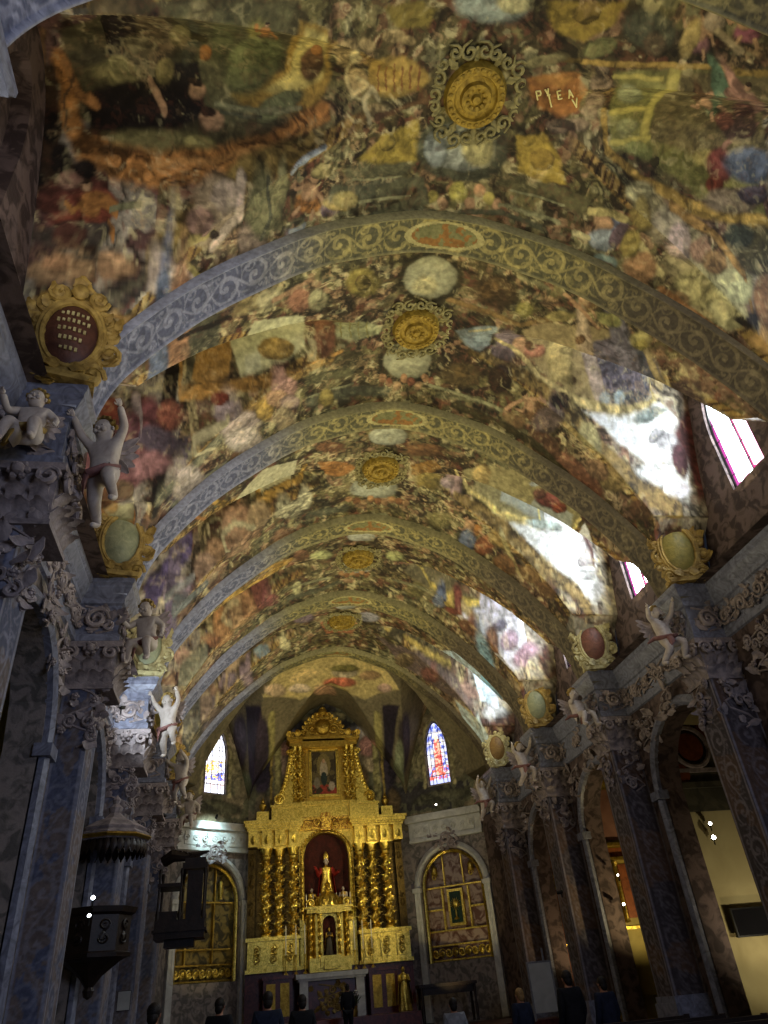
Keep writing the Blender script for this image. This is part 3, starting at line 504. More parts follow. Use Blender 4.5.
["E",2.724,2.479,0.045,-0.016,0.019,0.027,[50,32,20],0.2,0.1],["S",[[2.89,2.82],[2.9,2.93]],0.025,[175,130,95],0.4,0.3],["S",[[3.03,2.77],[3.11,2.84]],0.024,[175,130,95],0.4,0.3],
["E",2.363,3.009,0.108,0.006,0.012,0.224,[165,140,75],0.25,0.35],["E",2.522,2.75,0.123,-0.044,0.069,0.108,[165,145,125],0.25,0.35],["E",1.883,3.08,0.366,0.004,0.024,0.23,[80,82,62],0.25,0.35],
["E",2.017,3.209,0.157,-0.053,0.074,0.139,[85,70,50],0.25,0.35],["S",[[2.61,2.83],[2.97,2.94]],0.043,[170,150,115],0.4,0.3],["E",2.91,2.501,0.134,-0.049,0.072,0.101,[175,150,110],0.25,0.35],
["E",1.401,3.428,0.19,-0.135,0.084,0.088,[125,125,70],0.25,0.35],["E",0.796,3.763,0.3,-0.132,0.037,0.063,[150,140,90],0.25,0.35],["E",2.994,5.122,0.322,0.079,-0.214,0.105,[165,150,100],0.3,0.6],
["E",3.313,5.266,0.281,0.104,-0.261,0.158,[160,145,115],0.3,0.6],["E",3.749,5.464,0.232,0.137,-0.351,0.222,[165,150,105],0.3,0.6],["E",4.102,5.661,0.461,-0.175,0.131,0.273,[160,150,95],0.3,0.6],
["E",4.711,5.524,0.585,-0.012,-0.093,0.11,[185,180,125],0.3,0.6],["E",4.562,5.782,0.367,-0.087,0.01,0.23,[165,158,110],0.3,0.6],["E",4.235,6.064,0.212,-0.124,0.078,0.146,[155,140,90],0.3,0.6],
["E",3.777,6.003,0.242,-0.132,0.062,0.125,[125,95,60],0.3,0.6],["E",3.543,5.321,0.267,0.019,-0.105,0.157,[175,150,140],0.3,0.6],["E",3.973,5.338,0.245,0.018,-0.149,0.083,[165,120,90],0.3,0.6],
["E",4.288,5.402,0.234,0.047,-0.224,0.06,[150,110,60],0.3,0.6],["E",2.815,5.007,0.329,-0.014,-0.013,0.086,[185,175,120],0.3,0.6],["E",2.836,5.196,0.188,-0.054,0.051,0.18,[150,130,60],0.3,0.6],
["S",[[3.43,5.08],[4.38,5.24],[5.03,5.46],[5.03,5.65]],0.045,[165,120,50],0.4,0.6],["E",4.81,5.56,0.376,-0.007,-0.06,0.065,[195,195,140],0.25,0.35],["E",2.525,5.506,0.071,-0.218,0.17,0.041,[88,105,140],0.3,0.6],
["E",2.333,5.49,0.043,-0.127,0.162,0.045,[175,130,95],0.3,0.4],["S",[[2.25,5.53],[2.29,5.7],[2.16,5.72]],0.031,[175,130,95],0.4,0.3],["S",[[2.29,5.4],[2.41,5.3],[2.55,5.26]],0.03,[175,130,95],0.4,0.3],
["E",2.123,5.417,0.022,-0.063,0.078,0.022,[175,130,95],0.2,0.1],["E",2.078,5.404,0.023,-0.063,0.045,0.013,[50,32,20],0.2,0.1],["S",[[2.57,5.62],[2.7,5.72]],0.034,[175,130,95],0.4,0.3],
["S",[[2.63,5.43],[2.77,5.42]],0.033,[175,130,95],0.4,0.3],["E",2.43,5.726,0.242,-0.022,0.003,0.174,[135,150,165],0.25,0.35],["E",2.612,5.566,0.119,0.006,-0.032,0.23,[100,78,95],0.25,0.35],
["S",[[2.1,5.43],[2.35,5.33],[2.62,5.33]],0.065,[180,165,100],0.4,0.3],["S",[[1.99,5.79],[2.21,5.79]],0.052,[190,180,130],0.4,0.3],["E",2.577,6.004,0.216,-0.025,0.001,0.118,[105,130,125],0.25,0.35],
["S",[[2.97,5.55],[3.21,5.7],[3.4,5.75]],0.066,[185,170,110],0.4,0.3],["E",3.107,5.841,0.267,0.008,-0.032,0.262,[155,110,70],0.25,0.35],["E",2.835,5.613,0.145,-0.044,0.054,0.22,[160,140,60],0.25,0.35],
["S",[[3.51,5.98],[4.04,6.02],[4.76,6.06],[5.45,6.11]],0.057,[140,90,45],0.4,0.6],["E",5.223,5.83,0.257,-0.073,0.031,0.124,[160,120,60],0.25,0.35],["E",5.583,5.3,0.779,-0.013,-0.15,0.188,[62,55,30],0.25,0.35],
["E",5.054,5.219,0.453,-0.011,-0.055,0.089,[55,60,50],0.25,0.35],["E",5.471,5.59,0.379,-0.006,-0.184,0.16,[120,80,50],0.25,0.35],["E",2.547,6.144,0.373,-0.042,-0.001,0.149,[98,66,38],0.25,0.35],
["E",4.902,5.726,0.274,-0.06,0.011,0.068,[28,20,18],0.25,0.35],["E",0.014,7.28,0.575,-0.062,0.131,0.57,[62,55,30],0.1,0.5],["E",0.014,7.28,0.46,-0.05,0.102,0.445,[165,165,130],0.08,0.15],
["E",-0.017,9.195,0.581,-0.043,0.108,0.58,[62,55,30],0.1,0.5],["E",-0.017,9.195,0.465,-0.035,0.085,0.453,[165,165,130],0.08,0.15],["E",-0.033,7.459,0.243,-0.021,0.048,0.216,[175,168,120],0.25,0.35],
["E",-0.422,9.628,0.082,0.005,0.02,0.124,[165,115,75],0.2,0.3],["E",-0.264,9.732,0.082,0.003,0.02,0.123,[130,70,45],0.2,0.3],["E",-0.103,9.834,0.082,0.001,0.021,0.123,[170,130,90],0.2,0.3],
["E",0.004,9.637,0.079,-0.006,0.021,0.121,[165,115,75],0.2,0.3],["E",0.158,9.712,0.078,-0.014,0.022,0.12,[130,70,45],0.2,0.3],["E",0.312,9.783,0.078,-0.015,0.023,0.119,[170,130,90],0.2,0.3],
["E",0.411,9.567,0.077,-0.015,0.024,0.119,[165,115,75],0.2,0.3],["E",0.564,9.627,0.076,-0.024,0.025,0.117,[130,70,45],0.2,0.3],["E",-1.188,7.311,0.342,0.068,0.056,0.351,[130,115,40],0.25,0.35],
["E",-1.188,7.311,0.153,0.032,0.028,0.176,[100,85,30],0.1,0.6],["E",1.156,7.273,0.434,-0.073,0.061,0.369,[80,60,32],0.25,0.35],["E",1.065,7.267,0.159,-0.062,0.061,0.197,[105,75,35],0.25,0.35],
["E",-1.189,9.041,0.422,0.105,0.033,0.248,[62,55,30],0.25,0.35],["E",1.089,9.264,0.404,-0.161,0.08,0.318,[90,72,38],0.25,0.35],["E",1.072,9.197,0.147,-0.059,0.04,0.158,[110,85,40],0.25,0.35],
["P",[[-1.64,8.22],[-1.12,8.13],[-0.65,8.37],[-0.7,8.55],[-1.24,8.63],[-1.58,8.59]],[155,158,110],0.04,0.3],["S",[[-1.49,8.19],[-1.42,8.58]],0.01,[132,124,55],0.2,0],
["S",[[-1.33,8.12],[-1.25,8.57]],0.01,[132,124,55],0.2,0],["S",[[-1.15,8.17],[-1.07,8.56]],0.011,[132,124,55],0.2,0],["S",[[-0.97,8.21],[-0.89,8.59]],0.013,[132,124,55],0.2,0],
["P",[[0.71,8.3],[1.03,8.1],[1.46,7.94],[1.47,8.52],[1.25,8.64],[0.97,8.57]],[135,155,160],0.04,0.3],["S",[[0.98,8.23],[1.34,8.06]],0.023,[190,180,130],0.4,0.3],
["E",1.794,8.337,0.29,-0.03,0.169,0.412,[130,110,120],0.25,0.35],["E",1.706,8.621,0.235,0.075,-0.066,0.104,[110,90,95],0.25,0.35],["E",2.119,8.481,0.185,-0.011,0.079,0.214,[175,130,95],0.25,0.35],
["P",[[-4.02,8.77],[-3.25,7.33],[-2.23,7.71],[-2.13,8.74],[-2.55,8.9],[-2.94,8.95],[-3.57,9.04],[-3.78,8.82]],[190,188,140],0.04,0.12],["P",[[-3.47,8.86],[-3.08,8.79],[-3.07,8.96],[-3.46,9.02]],[185,185,150],0.04,0.1],
["E",-2.767,8.762,0.429,0.004,-0.016,0.136,[165,130,50],0.15,0.35],["P",[[-5.27,7.05],[-5.04,6.83],[-4.47,6.91],[-4.02,7.41],[-4.29,9.03],[-4.95,9.1]],[75,72,55],0.04,0.3],
["E",-4.778,7.199,-0.031,1.214,-0.392,1.208,[175,120,85],0.25,0.35],["E",-4.541,7.208,0.15,0.109,-0.011,0.115,[175,130,95],0.25,0.35],["E",-5.131,7.168,-0.11,1.248,-0.418,1.312,[88,105,140],0.25,0.35],
["E",-5.346,9.011,0.235,-0.003,-0.298,1.163,[28,20,18],0.25,0.35],["E",-4.204,7.239,0.299,0.196,-0.162,1.126,[80,78,60],0.25,0.35],
["P",[[-4.81,9.1],[-3.96,7.45],[-3.78,8.84],[-3.85,9.06],[-4.28,9.11]],[165,118,40],0.05,0.3],["S",[[-5.47,7.05],[-5.08,9.15],[-3.79,9.1],[-2.22,8.99],[-1.42,8.79]],0.056,[165,115,35],0.4,0.6],
["S",[[-4.66,6.84],[-4.09,6.96],[-3.72,7.04]],0.057,[28,20,18],0.4,0.3],["E",-3.346,6.974,0.325,-0.037,0.076,0.18,[150,130,80],0.25,0.35],["E",-2.356,7.341,0.218,0.212,-0.117,0.207,[150,95,70],0.25,0.35],
["E",-2.964,7.022,0.255,0.026,0.075,0.229,[165,155,115],0.25,0.35],["S",[[-2.86,7.11],[-2.53,7.1],[-2.2,6.99]],0.061,[175,130,95],0.4,0.3],["E",-1.993,7.479,0.201,0.07,0.028,0.264,[160,155,110],0.25,0.35],
["E",-1.744,8.463,0.232,-0.017,0.05,0.437,[125,75,45],0.25,0.35],["E",-7.254,9.275,0.221,-0.005,0.02,0.08,[125,45,32],0.25,0.35],["E",-6.25,9.349,0.92,0.015,-0.216,0.183,[115,55,65],0.25,0.35],
["E",-5.907,9.452,0.999,-0.025,0.242,0.106,[90,75,95],0.25,0.35],["E",-6.806,9.549,1.052,-0.057,0.459,0.092,[150,85,95],0.25,0.35],["E",-6.058,9.546,0.895,-0.038,0.31,0.059,[170,110,120],0.25,0.35],
["E",-7.006,9.434,0.213,0.022,-0.12,0.144,[105,55,70],0.25,0.35],["S",[[-6.9,9.21],[-6.48,9.35]],0.065,[150,130,135],0.4,0.3],["E",-5.321,9.287,0.408,-0.005,0.034,0.103,[150,75,60],0.25,0.35],
["E",-7.007,9.657,0.365,-0.002,0.016,0.041,[110,85,60],0.25,0.35],["S",[[-5.2,9.76],[-4.1,9.48],[-2.88,9.2],[-1.61,8.93]],0.105,[145,110,45],0.5,0.8],
["S",[[-5.45,9.77],[-4.46,9.68],[-3.54,9.39]],0.141,[105,105,85],0.4,0.3],["S",[[-5.12,10.19],[-3.89,10.22]],0.093,[120,120,100],0.4,0.3],["E",-3.54,9.51,0.534,0.216,0.064,0.368,[165,145,140],0.25,0.4],
["E",-3.818,9.252,0.373,-0.005,0.013,0.084,[150,130,140],0.25,0.4],["E",-3.425,9.938,0.463,0.287,0.003,0.332,[175,160,150],0.25,0.4],["E",-4.724,9.94,0.371,0.311,-0.024,0.357,[165,150,145],0.25,0.4],
["E",-4.836,10.129,0.328,0.277,-0.019,0.265,[155,140,135],0.25,0.4],["S",[[-4.11,9.67],[-4.55,9.51],[-4.62,9.42],[-4.17,9.37],[-3.85,9.33],[-3.81,9.29]],0.04,[185,175,135],0.4,0.2],
["E",-2.978,9.493,0.221,0.21,-0.086,0.218,[170,132,32],0.25,0.35],["E",-3.046,9.501,0.132,0.126,-0.065,0.164,[190,150,50],0.25,0.35],["E",-2.534,9.221,0.322,0.159,0.017,0.272,[175,125,115],0.25,0.35],
["E",-2.685,9.375,0.283,0.157,0.012,0.22,[175,130,95],0.25,0.35],["E",-2.397,9.623,0.232,0.113,0.013,0.197,[155,125,115],0.25,0.35],["E",-2.486,10.008,0.287,0.147,0.021,0.343,[150,130,95],0.25,0.35],
["E",-4.022,9.169,0.239,-0.003,0.008,0.049,[125,45,32],0.25,0.35],["S",[[-1.93,9.83],[-1.19,9.81],[-0.33,9.97]],0.139,[80,82,62],0.4,0.3],["S",[[-1.95,9.69],[-1.07,9.65]],0.035,[125,125,90],0.4,0.3],
["E",-1.594,9.844,0.173,0.049,0.025,0.248,[160,140,60],0.25,0.35],["S",[[-1.98,9.29],[-1.16,9.29]],0.137,[95,92,58],0.4,0.3],["S",[[-1.47,10.22],[-0.56,10.25]],0.058,[125,125,90],0.4,0.3],
["E",-7.031,10.055,0.429,-0.069,0.173,0.237,[160,120,50],0.25,0.35],["E",-7.004,10.035,0.172,-0.044,0.092,0.162,[125,125,75],0.25,0.35],["E",-6.844,9.857,0.376,-0.003,-0.003,0.115,[150,145,105],0.25,0.35],
["E",-7.103,9.813,0.107,-0.003,-0.002,0.084,[170,120,40],0.25,0.35],["S",[[-6.53,9.89],[-6.76,10.14],[-7.03,10.18]],0.068,[170,105,32],0.4,0.6],["E",-7.254,10.186,0.21,-0.001,0.02,0.024,[165,140,110],0.25,0.35],
["E",-7.294,9.704,0.272,-0.009,0.007,0.125,[130,80,45],0.25,0.35],["E",-7.307,9.973,0.122,-0.002,-0.001,0.158,[170,105,32],0.25,0.35],["E",-6.886,10.174,0.309,-0.001,0.014,0.019,[160,110,40],0.25,0.35],
["P",[[1.81,7.86],[2.15,7.5],[2.99,7.05],[3.88,6.96],[4.31,7.21],[5.7,9.08],[4.29,9.08],[3.19,9.0],[2.54,8.76]],[160,140,95],0.04,0.2],
["P",[[2.79,7.63],[3.34,7.01],[4.02,7.04],[6.52,8.98],[4.6,9.09],[4.05,8.83]],[95,88,110],0.06,0.5],["P",[[4.33,8.98],[6.62,8.9],[5.99,9.06],[4.87,9.1]],[55,65,80],0.06,0.3],
["E",2.978,7.622,0.152,-0.031,0.5,0.856,[175,150,125],0.25,0.35],["E",2.82,7.493,0.089,-0.061,0.049,0.107,[98,66,38],0.25,0.35],["E",4.085,8.71,0.229,-0.024,0.673,0.75,[165,145,140],0.25,0.35],
["E",2.5,8.552,0.295,-0.014,0.037,0.119,[165,100,80],0.25,0.35],["E",2.35,8.467,0.117,-0.007,0.039,0.104,[98,66,38],0.25,0.35],["E",3.478,8.897,0.191,-0.004,-0.005,0.055,[98,66,38],0.25,0.35],
["E",4.476,9.026,0.199,-0.003,-0.026,0.06,[150,165,180],0.25,0.35],["E",4.986,9.02,0.213,-0.003,-0.029,0.061,[130,160,185],0.25,0.35],["E",3.141,8.522,0.111,-0.529,0.446,0.697,[185,165,105],0.25,0.35],
["E",3.752,7.422,-0.609,-0.876,1.077,0.961,[110,105,130],0.25,0.35],["S",[[3.75,7.07],[6.13,8.85]],0.118,[80,85,110],0.4,0.3],["S",[[3.81,7.01],[4.15,7.27],[7.0,8.89]],0.062,[170,150,110],0.4,0.3],
["E",3.088,8.97,0.213,-0.004,-0.01,0.048,[175,130,95],0.25,0.35],["S",[[1.53,8.36],[2.03,8.57],[2.68,8.9],[3.71,9.07],[4.93,9.12],[6.86,9.03],[4.39,7.26]],0.042,[190,170,110],0.4,0.5],
["P",[[3.74,9.12],[4.91,9.14],[6.96,9.03],[7.52,9.22],[7.23,9.65],[6.25,9.53],[4.78,9.34]],[225,230,235],0.03,0.15],["E",6.913,9.292,0.416,-0.004,-0.031,0.066,[170,170,185],0.25,0.35],  # white web ground, the window's bright patch put into its colour
["E",6.896,9.404,0.328,-0.002,-0.028,0.047,[180,180,190],0.25,0.35],["E",5.965,9.501,0.826,0.023,-0.459,0.071,[200,205,215],0.25,0.35],["E",6.828,9.586,0.526,-0.001,-0.127,0.06,[215,215,225],0.25,0.35],
["E",6.263,9.127,0.893,-0.044,0.137,0.045,[120,140,145],0.25,0.35],["E",6.477,9.268,0.43,0.009,-0.422,0.057,[140,140,155],0.25,0.35],
["P",[[7.62,9.0],[7.14,9.22],[7.38,9.47],[7.44,9.64],[7.88,9.62],[7.81,9.28]],[85,30,35],0.06,0.6],["E",7.205,9.412,0.172,-0.01,-0.001,0.114,[75,30,45],0.25,0.35],
["P",[[4.39,7.26],[4.78,6.9],[7.81,9.28],[7.62,9.0]],[85,62,60],0.05,0.3],["S",[[1.1,8.69],[2.19,8.85],[3.16,9.09],[4.12,9.37],[5.23,9.58],[6.99,9.68]],0.08,[125,100,45],0.4,0.7],
["E",2.685,9.383,0.134,-0.243,0.137,0.103,[98,66,38],0.3,0.6],["E",2.518,9.306,0.079,-0.14,0.13,0.103,[175,130,95],0.3,0.4],["S",[[2.43,9.33],[2.42,9.55],[2.29,9.53]],0.033,[175,130,95],0.4,0.3],
["S",[[2.51,9.18],[2.64,9.1],[2.79,9.09]],0.031,[175,130,95],0.4,0.3],["E",2.355,9.149,0.039,-0.068,0.062,0.054,[175,130,95],0.2,0.1],["E",2.319,9.118,0.039,-0.068,0.036,0.032,[50,32,20],0.2,0.1],
["S",[[2.69,9.54],[2.76,9.7]],0.037,[175,130,95],0.4,0.3],["S",[[2.81,9.32],[2.93,9.37]],0.036,[175,130,95],0.4,0.3],["E",2.952,9.394,0.258,0.051,-0.15,0.415,[105,85,85],0.25,0.35],
["S",[[2.09,9.64],[2.38,9.21],[2.66,9.08]],0.043,[175,130,95],0.4,0.3],["E",3.874,9.315,0.281,0.083,-0.185,0.104,[150,140,90],0.25,0.35],["E",3.738,10.129,0.492,0.066,-0.077,0.337,[125,75,55],0.25,0.35],
["E",4.217,10.145,0.34,0.02,-0.049,0.242,[120,70,50],0.25,0.35],["E",4.55,9.718,0.296,0.005,-0.047,0.283,[150,125,75],0.25,0.35],["E",4.225,9.74,0.26,0.018,-0.036,0.215,[155,115,85],0.25,0.35],
["E",3.092,9.946,0.378,0.069,-0.072,0.288,[95,60,40],0.25,0.35],["E",2.355,9.795,0.277,-0.045,0.002,0.216,[115,90,55],0.25,0.35],["S",[[1.12,10.0],[1.88,10.06],[2.78,10.03],[4.08,10.39]],0.11,[62,55,30],0.4,0.3],
["S",[[0.78,9.88],[1.57,9.69]],0.087,[95,92,60],0.4,0.3],["S",[[0.54,9.71],[2.01,9.74]],0.044,[125,125,90],0.4,0.3],["E",1.808,9.082,0.248,-0.12,0.102,0.346,[50,32,20],0.25,0.35],
["E",5.285,9.827,0.256,-0.013,-0.036,0.231,[90,60,40],0.25,0.35],["E",3.171,9.06,0.267,-0.004,-0.02,0.056,[28,20,18],0.25,0.35],["S",[[0.47,7.7],[1.77,7.76],[2.34,7.29]],0.058,[130,100,50],0.4,0.3],
["E",1.748,7.429,0.156,-0.069,0.056,0.158,[132,124,55],0.25,0.35],["E",2.699,6.747,0.023,-0.195,0.125,0.029,[120,90,50],0.3,0.6],["E",2.561,6.744,0.016,-0.114,0.12,0.03,[175,130,95],0.3,0.4],
["S",[[2.5,6.79],[2.56,6.93],[2.47,6.96]],0.024,[175,130,95],0.4,0.3],["S",[[2.52,6.66],[2.59,6.57],[2.68,6.53]],0.024,[175,130,95],0.4,0.3],["E",2.404,6.687,0.008,-0.057,0.058,0.018,[175,130,95],0.2,0.1],
["E",2.371,6.677,0.008,-0.057,0.033,0.011,[50,32,20],0.2,0.1],["S",[[2.75,6.85],[2.85,6.93]],0.027,[175,130,95],0.4,0.3],["S",[[2.77,6.67],[2.87,6.67]],0.026,[175,130,95],0.4,0.3],
["E",2.329,7.252,0.239,-0.142,0.046,0.11,[150,135,75],0.25,0.35],["S",[[2.24,6.83],[2.78,7.01],[2.98,7.1]],0.045,[175,130,95],0.4,0.3],["E",3.075,6.849,0.22,-0.043,0.03,0.155,[150,150,85],0.25,0.35],
["E",3.654,6.9,0.154,-0.118,0.093,0.166,[160,150,90],0.25,0.35],["E",3.7,6.983,0.103,-0.08,0.056,0.099,[165,150,70],0.25,0.35],["E",-0.03,11.33,0.435,-0.027,0.066,0.371,[165,170,150],0.1,0.2],
["E",-0.045,13.236,0.577,-0.014,0.06,0.405,[165,170,150],0.1,0.2],["E",-0.585,13.601,0.106,0.031,0.016,0.13,[165,115,65],0.2,0.3],["E",-0.396,13.709,0.1,0.012,0.016,0.126,[130,80,40],0.2,0.3],
["E",-0.211,13.799,0.101,0.011,0.017,0.125,[150,110,70],0.2,0.3],["E",-0.055,13.671,0.099,0.004,0.018,0.126,[165,115,65],0.2,0.3],["E",0.125,13.726,0.096,-0.017,0.018,0.121,[130,80,40],0.2,0.3],
["E",0.303,13.764,0.096,-0.018,0.019,0.122,[150,110,70],0.2,0.3],["E",0.448,13.593,0.095,-0.023,0.02,0.122,[165,115,65],0.2,0.3],["E",0.624,13.606,0.094,-0.038,0.021,0.118,[130,80,40],0.2,0.3],
["E",0.8,13.606,0.094,-0.039,0.021,0.118,[150,110,70],0.2,0.3],["P",[[-1.57,11.87],[-0.89,12.15],[-0.54,12.48],[-0.83,12.68],[-1.33,12.58]],[175,110,35],0.03,0.3],
["P",[[0.64,12.26],[1.14,11.84],[1.34,12.03],[1.13,12.53],[0.74,12.55]],[165,115,35],0.03,0.3],["E",1.153,12.633,0.343,-0.053,0.06,0.281,[135,115,45],0.25,0.35],
["E",0.852,11.616,0.454,-0.218,0.053,0.236,[120,80,45],0.25,0.35],["E",-1.334,11.432,0.39,0.17,0.026,0.231,[120,75,45],0.25,0.35],
["P",[[-3.67,11.64],[-3.0,11.16],[-2.07,11.53],[-2.19,12.72],[-3.3,12.96]],[195,190,150],0.03,0.1],["S",[[-4.28,10.96],[-3.01,13.02],[-1.93,12.68],[-1.88,11.84]],0.075,[180,135,35],0.4,0.7],
["S",[[-4.8,10.86],[-3.58,13.08]],0.043,[170,105,32],0.4,0.3],["E",-3.414,13.239,0.589,0.057,0.124,0.262,[155,115,85],0.25,0.5],["E",-2.999,13.133,0.371,-0.032,0.105,0.167,[170,140,100],0.25,0.5],
["E",-3.69,13.405,0.461,0.25,0.003,0.304,[165,125,95],0.25,0.5],["E",-2.157,13.293,0.435,0.189,0.066,0.367,[170,165,130],0.25,0.5],["E",-1.771,13.164,0.205,0.2,-0.074,0.372,[180,175,140],0.25,0.5],
["E",-4.278,13.372,0.38,-0.001,0.018,0.115,[160,120,85],0.25,0.5],["E",-2.245,14.114,0.375,0.081,0.095,0.315,[120,85,60],0.25,0.5],
["S",[[-3.13,13.19],[-3.71,13.15],[-4.09,13.24],[-3.83,13.41]],0.029,[185,175,135],0.4,0.3],["S",[[-5.14,13.31],[-5.88,13.46],[-6.97,13.57]],0.102,[90,75,130],0.4,0.4],
["E",-5.588,13.563,0.566,-0.058,0.409,0.052,[160,140,165],0.25,0.35],["E",-5.716,13.313,0.146,1.448,-0.293,1.481,[110,95,130],0.25,0.35],["S",[[-5.53,13.67],[-4.59,13.8]],0.146,[100,110,115],0.4,0.3],
["S",[[-6.04,13.61],[-4.91,13.49]],0.027,[130,135,140],0.4,0.3],["E",-4.592,13.432,0.34,-0.051,0.224,0.064,[165,130,110],0.25,0.35],["S",[[-1.42,14.36],[-0.49,14.35],[0.36,14.17]],0.074,[125,125,90],0.4,0.3],
["S",[[-1.6,13.78],[-0.68,13.89]],0.138,[80,82,62],0.4,0.3],["P",[[1.77,11.86],[2.28,11.31],[3.09,10.87],[3.82,10.87],[4.42,10.96],[4.84,13.12],[3.57,13.05],[2.62,12.91]],[150,140,95],0.04,0.2],
["P",[[3.26,12.93],[3.5,11.26],[4.32,11.11],[4.84,13.12]],[150,160,160],0.04,0.1],["E",3.699,11.245,0.276,-0.121,0.049,0.264,[140,60,70],0.25,0.35],["E",3.492,11.228,0.118,-0.131,0.073,0.172,[120,70,70],0.25,0.35],
["E",3.995,11.228,0.127,-0.16,0.077,0.164,[125,45,32],0.25,0.35],["E",3.285,11.033,0.1,-0.112,0.037,0.087,[150,165,180],0.25,0.35],["E",2.22,11.718,0.196,-0.16,0.097,0.306,[175,150,90],0.25,0.35],
["S",[[1.63,11.94],[2.25,12.78],[3.24,13.05],[4.63,13.13],[4.44,11.08]],0.042,[215,195,120],0.4,0.5],["E",1.838,12.56,0.241,-0.009,0.137,0.44,[165,130,130],0.25,0.35],
["E",1.674,12.658,0.208,-0.006,0.02,0.124,[150,125,130],0.25,0.35],["P",[[3.39,13.09],[4.83,13.14],[4.56,11.07],[7.28,13.36],[7.11,13.63],[5.25,13.46],[4.17,13.27]],[228,232,236],0.03,0.12],  # window light on the next bay's web, painted near-white
["E",6.984,13.298,0.204,-0.0,-0.043,0.1,[180,175,185],0.25,0.35],["E",6.87,13.381,0.425,-0.001,-0.019,0.04,[150,145,155],0.25,0.35],["E",6.92,13.548,0.444,-0.0,-0.053,0.077,[215,215,225],0.25,0.35],
["E",6.85,13.463,0.396,0.0,-0.022,0.035,[165,165,175],0.25,0.35],["E",4.841,13.118,0.811,0.022,-0.057,0.037,[165,185,190],0.25,0.35],["P",[[4.71,10.74],[7.18,13.26],[7.27,13.55],[5.11,11.06]],[85,30,35],0.05,0.3],
["S",[[1.88,12.86],[3.22,13.13],[4.65,13.44],[6.89,13.65]],0.069,[125,100,50],0.4,0.7],["E",2.591,13.562,0.133,-0.282,0.128,0.111,[170,105,32],0.3,0.6],["E",2.433,13.477,0.078,-0.161,0.122,0.118,[175,130,95],0.3,0.4],
["S",[[2.35,13.51],[2.33,13.75],[2.21,13.74]],0.034,[175,130,95],0.4,0.3],["S",[[2.43,13.33],[2.56,13.24],[2.69,13.22]],0.034,[175,130,95],0.4,0.3],["E",2.281,13.302,0.038,-0.079,0.058,0.059,[175,130,95],0.2,0.1],
["E",2.247,13.268,0.038,-0.079,0.034,0.035,[50,32,20],0.2,0.1],["S",[[2.59,13.74],[2.66,13.91]],0.038,[175,130,95],0.4,0.3],["S",[[2.71,13.49],[2.83,13.53]],0.038,[175,130,95],0.4,0.3],
["E",2.514,13.972,0.211,-0.165,0.098,0.359,[88,105,140],0.25,0.35],["E",2.951,13.786,0.231,0.038,-0.092,0.424,[150,80,45],0.25,0.35],["E",3.234,13.34,0.318,0.052,-0.141,0.312,[150,120,60],0.25,0.35],
["S",[[3.25,13.2],[3.69,13.68],[3.94,13.89]],0.087,[165,150,95],0.4,0.3],["E",4.23,13.714,0.323,0.0,-0.044,0.285,[135,100,60],0.25,0.35],["E",3.586,13.971,0.325,0.038,-0.072,0.351,[120,80,45],0.25,0.35],
["E",4.71,13.751,0.324,-0.026,-0.039,0.286,[110,75,45],0.25,0.35],["E",1.707,13.788,0.325,-0.174,0.065,0.295,[112,104,58],0.25,0.35],["P",[[5.47,13.68],[7.17,13.88],[6.04,14.38],[5.63,14.68]],[130,125,120],0.04,0.3],
["E",-0.075,15.312,0.371,0.007,0.042,0.29,[165,170,160],0.1,0.2],["E",-0.024,16.908,0.451,-0.003,0.046,0.363,[165,170,160],0.1,0.2],["E",-0.044,19.145,0.339,0.016,0.042,0.339,[165,170,160],0.1,0.2],
["E",-0.142,20.786,0.33,0.044,0.029,0.276,[165,170,160],0.1,0.2],["E",-0.358,17.214,0.088,0.015,0.014,0.128,[165,115,65],0.2,0.3],["E",-0.2,17.34,0.088,0.014,0.015,0.126,[130,80,40],0.2,0.3],
["E",-0.065,17.262,0.087,0.008,0.016,0.127,[165,115,65],0.2,0.3],["E",0.089,17.354,0.084,-0.014,0.015,0.121,[130,80,40],0.2,0.3],["E",0.216,17.23,0.083,-0.017,0.016,0.122,[165,115,65],0.2,0.3],
["E",0.369,17.299,0.084,-0.017,0.017,0.122,[130,80,40],0.2,0.3],["E",-1.065,15.985,0.355,0.146,0.041,0.286,[150,155,95],0.25,0.35],["E",0.965,16.034,0.261,-0.108,0.033,0.247,[150,155,95],0.25,0.35],
["E",-1.666,15.602,0.264,0.179,0.026,0.348,[120,80,55],0.25,0.35],["S",[[-4.02,15.32],[-2.86,15.77],[-2.16,15.63]],0.16,[185,140,35],0.3,0.7],["S",[[-2.88,15.3],[-2.01,15.61]],0.12,[175,130,40],0.4,0.3],
["E",-3.562,17.173,0.31,-0.059,0.274,0.358,[165,125,80],0.25,0.5],["E",-2.961,17.057,0.358,-0.072,0.278,0.384,[135,70,60],0.25,0.5],["E",-3.228,17.112,0.343,0.158,0.007,0.205,[160,110,65],0.25,0.5],
["E",-4.177,17.327,0.33,-0.01,0.236,0.354,[175,120,65],0.25,0.5],["E",-4.569,17.316,0.401,0.001,0.015,0.052,[160,100,60],0.25,0.5],["E",-6.016,17.408,0.769,0.0,0.038,0.048,[165,125,110],0.25,0.5],
["E",-6.828,17.447,0.039,1.686,0.013,0.047,[155,125,115],0.25,0.5],["E",-2.55,17.191,0.344,0.269,0.015,0.351,[120,60,60],0.25,0.5],["E",-4.835,17.367,0.329,0.001,0.012,0.036,[50,32,20],0.25,0.5],
["S",[[-3.84,17.21],[-4.21,17.16],[-4.01,17.06],[-3.65,17.03]],0.034,[190,165,115],0.4,0.3],["S",[[-5.88,17.57],[-4.81,17.44]],0.128,[120,120,100],0.4,0.3],
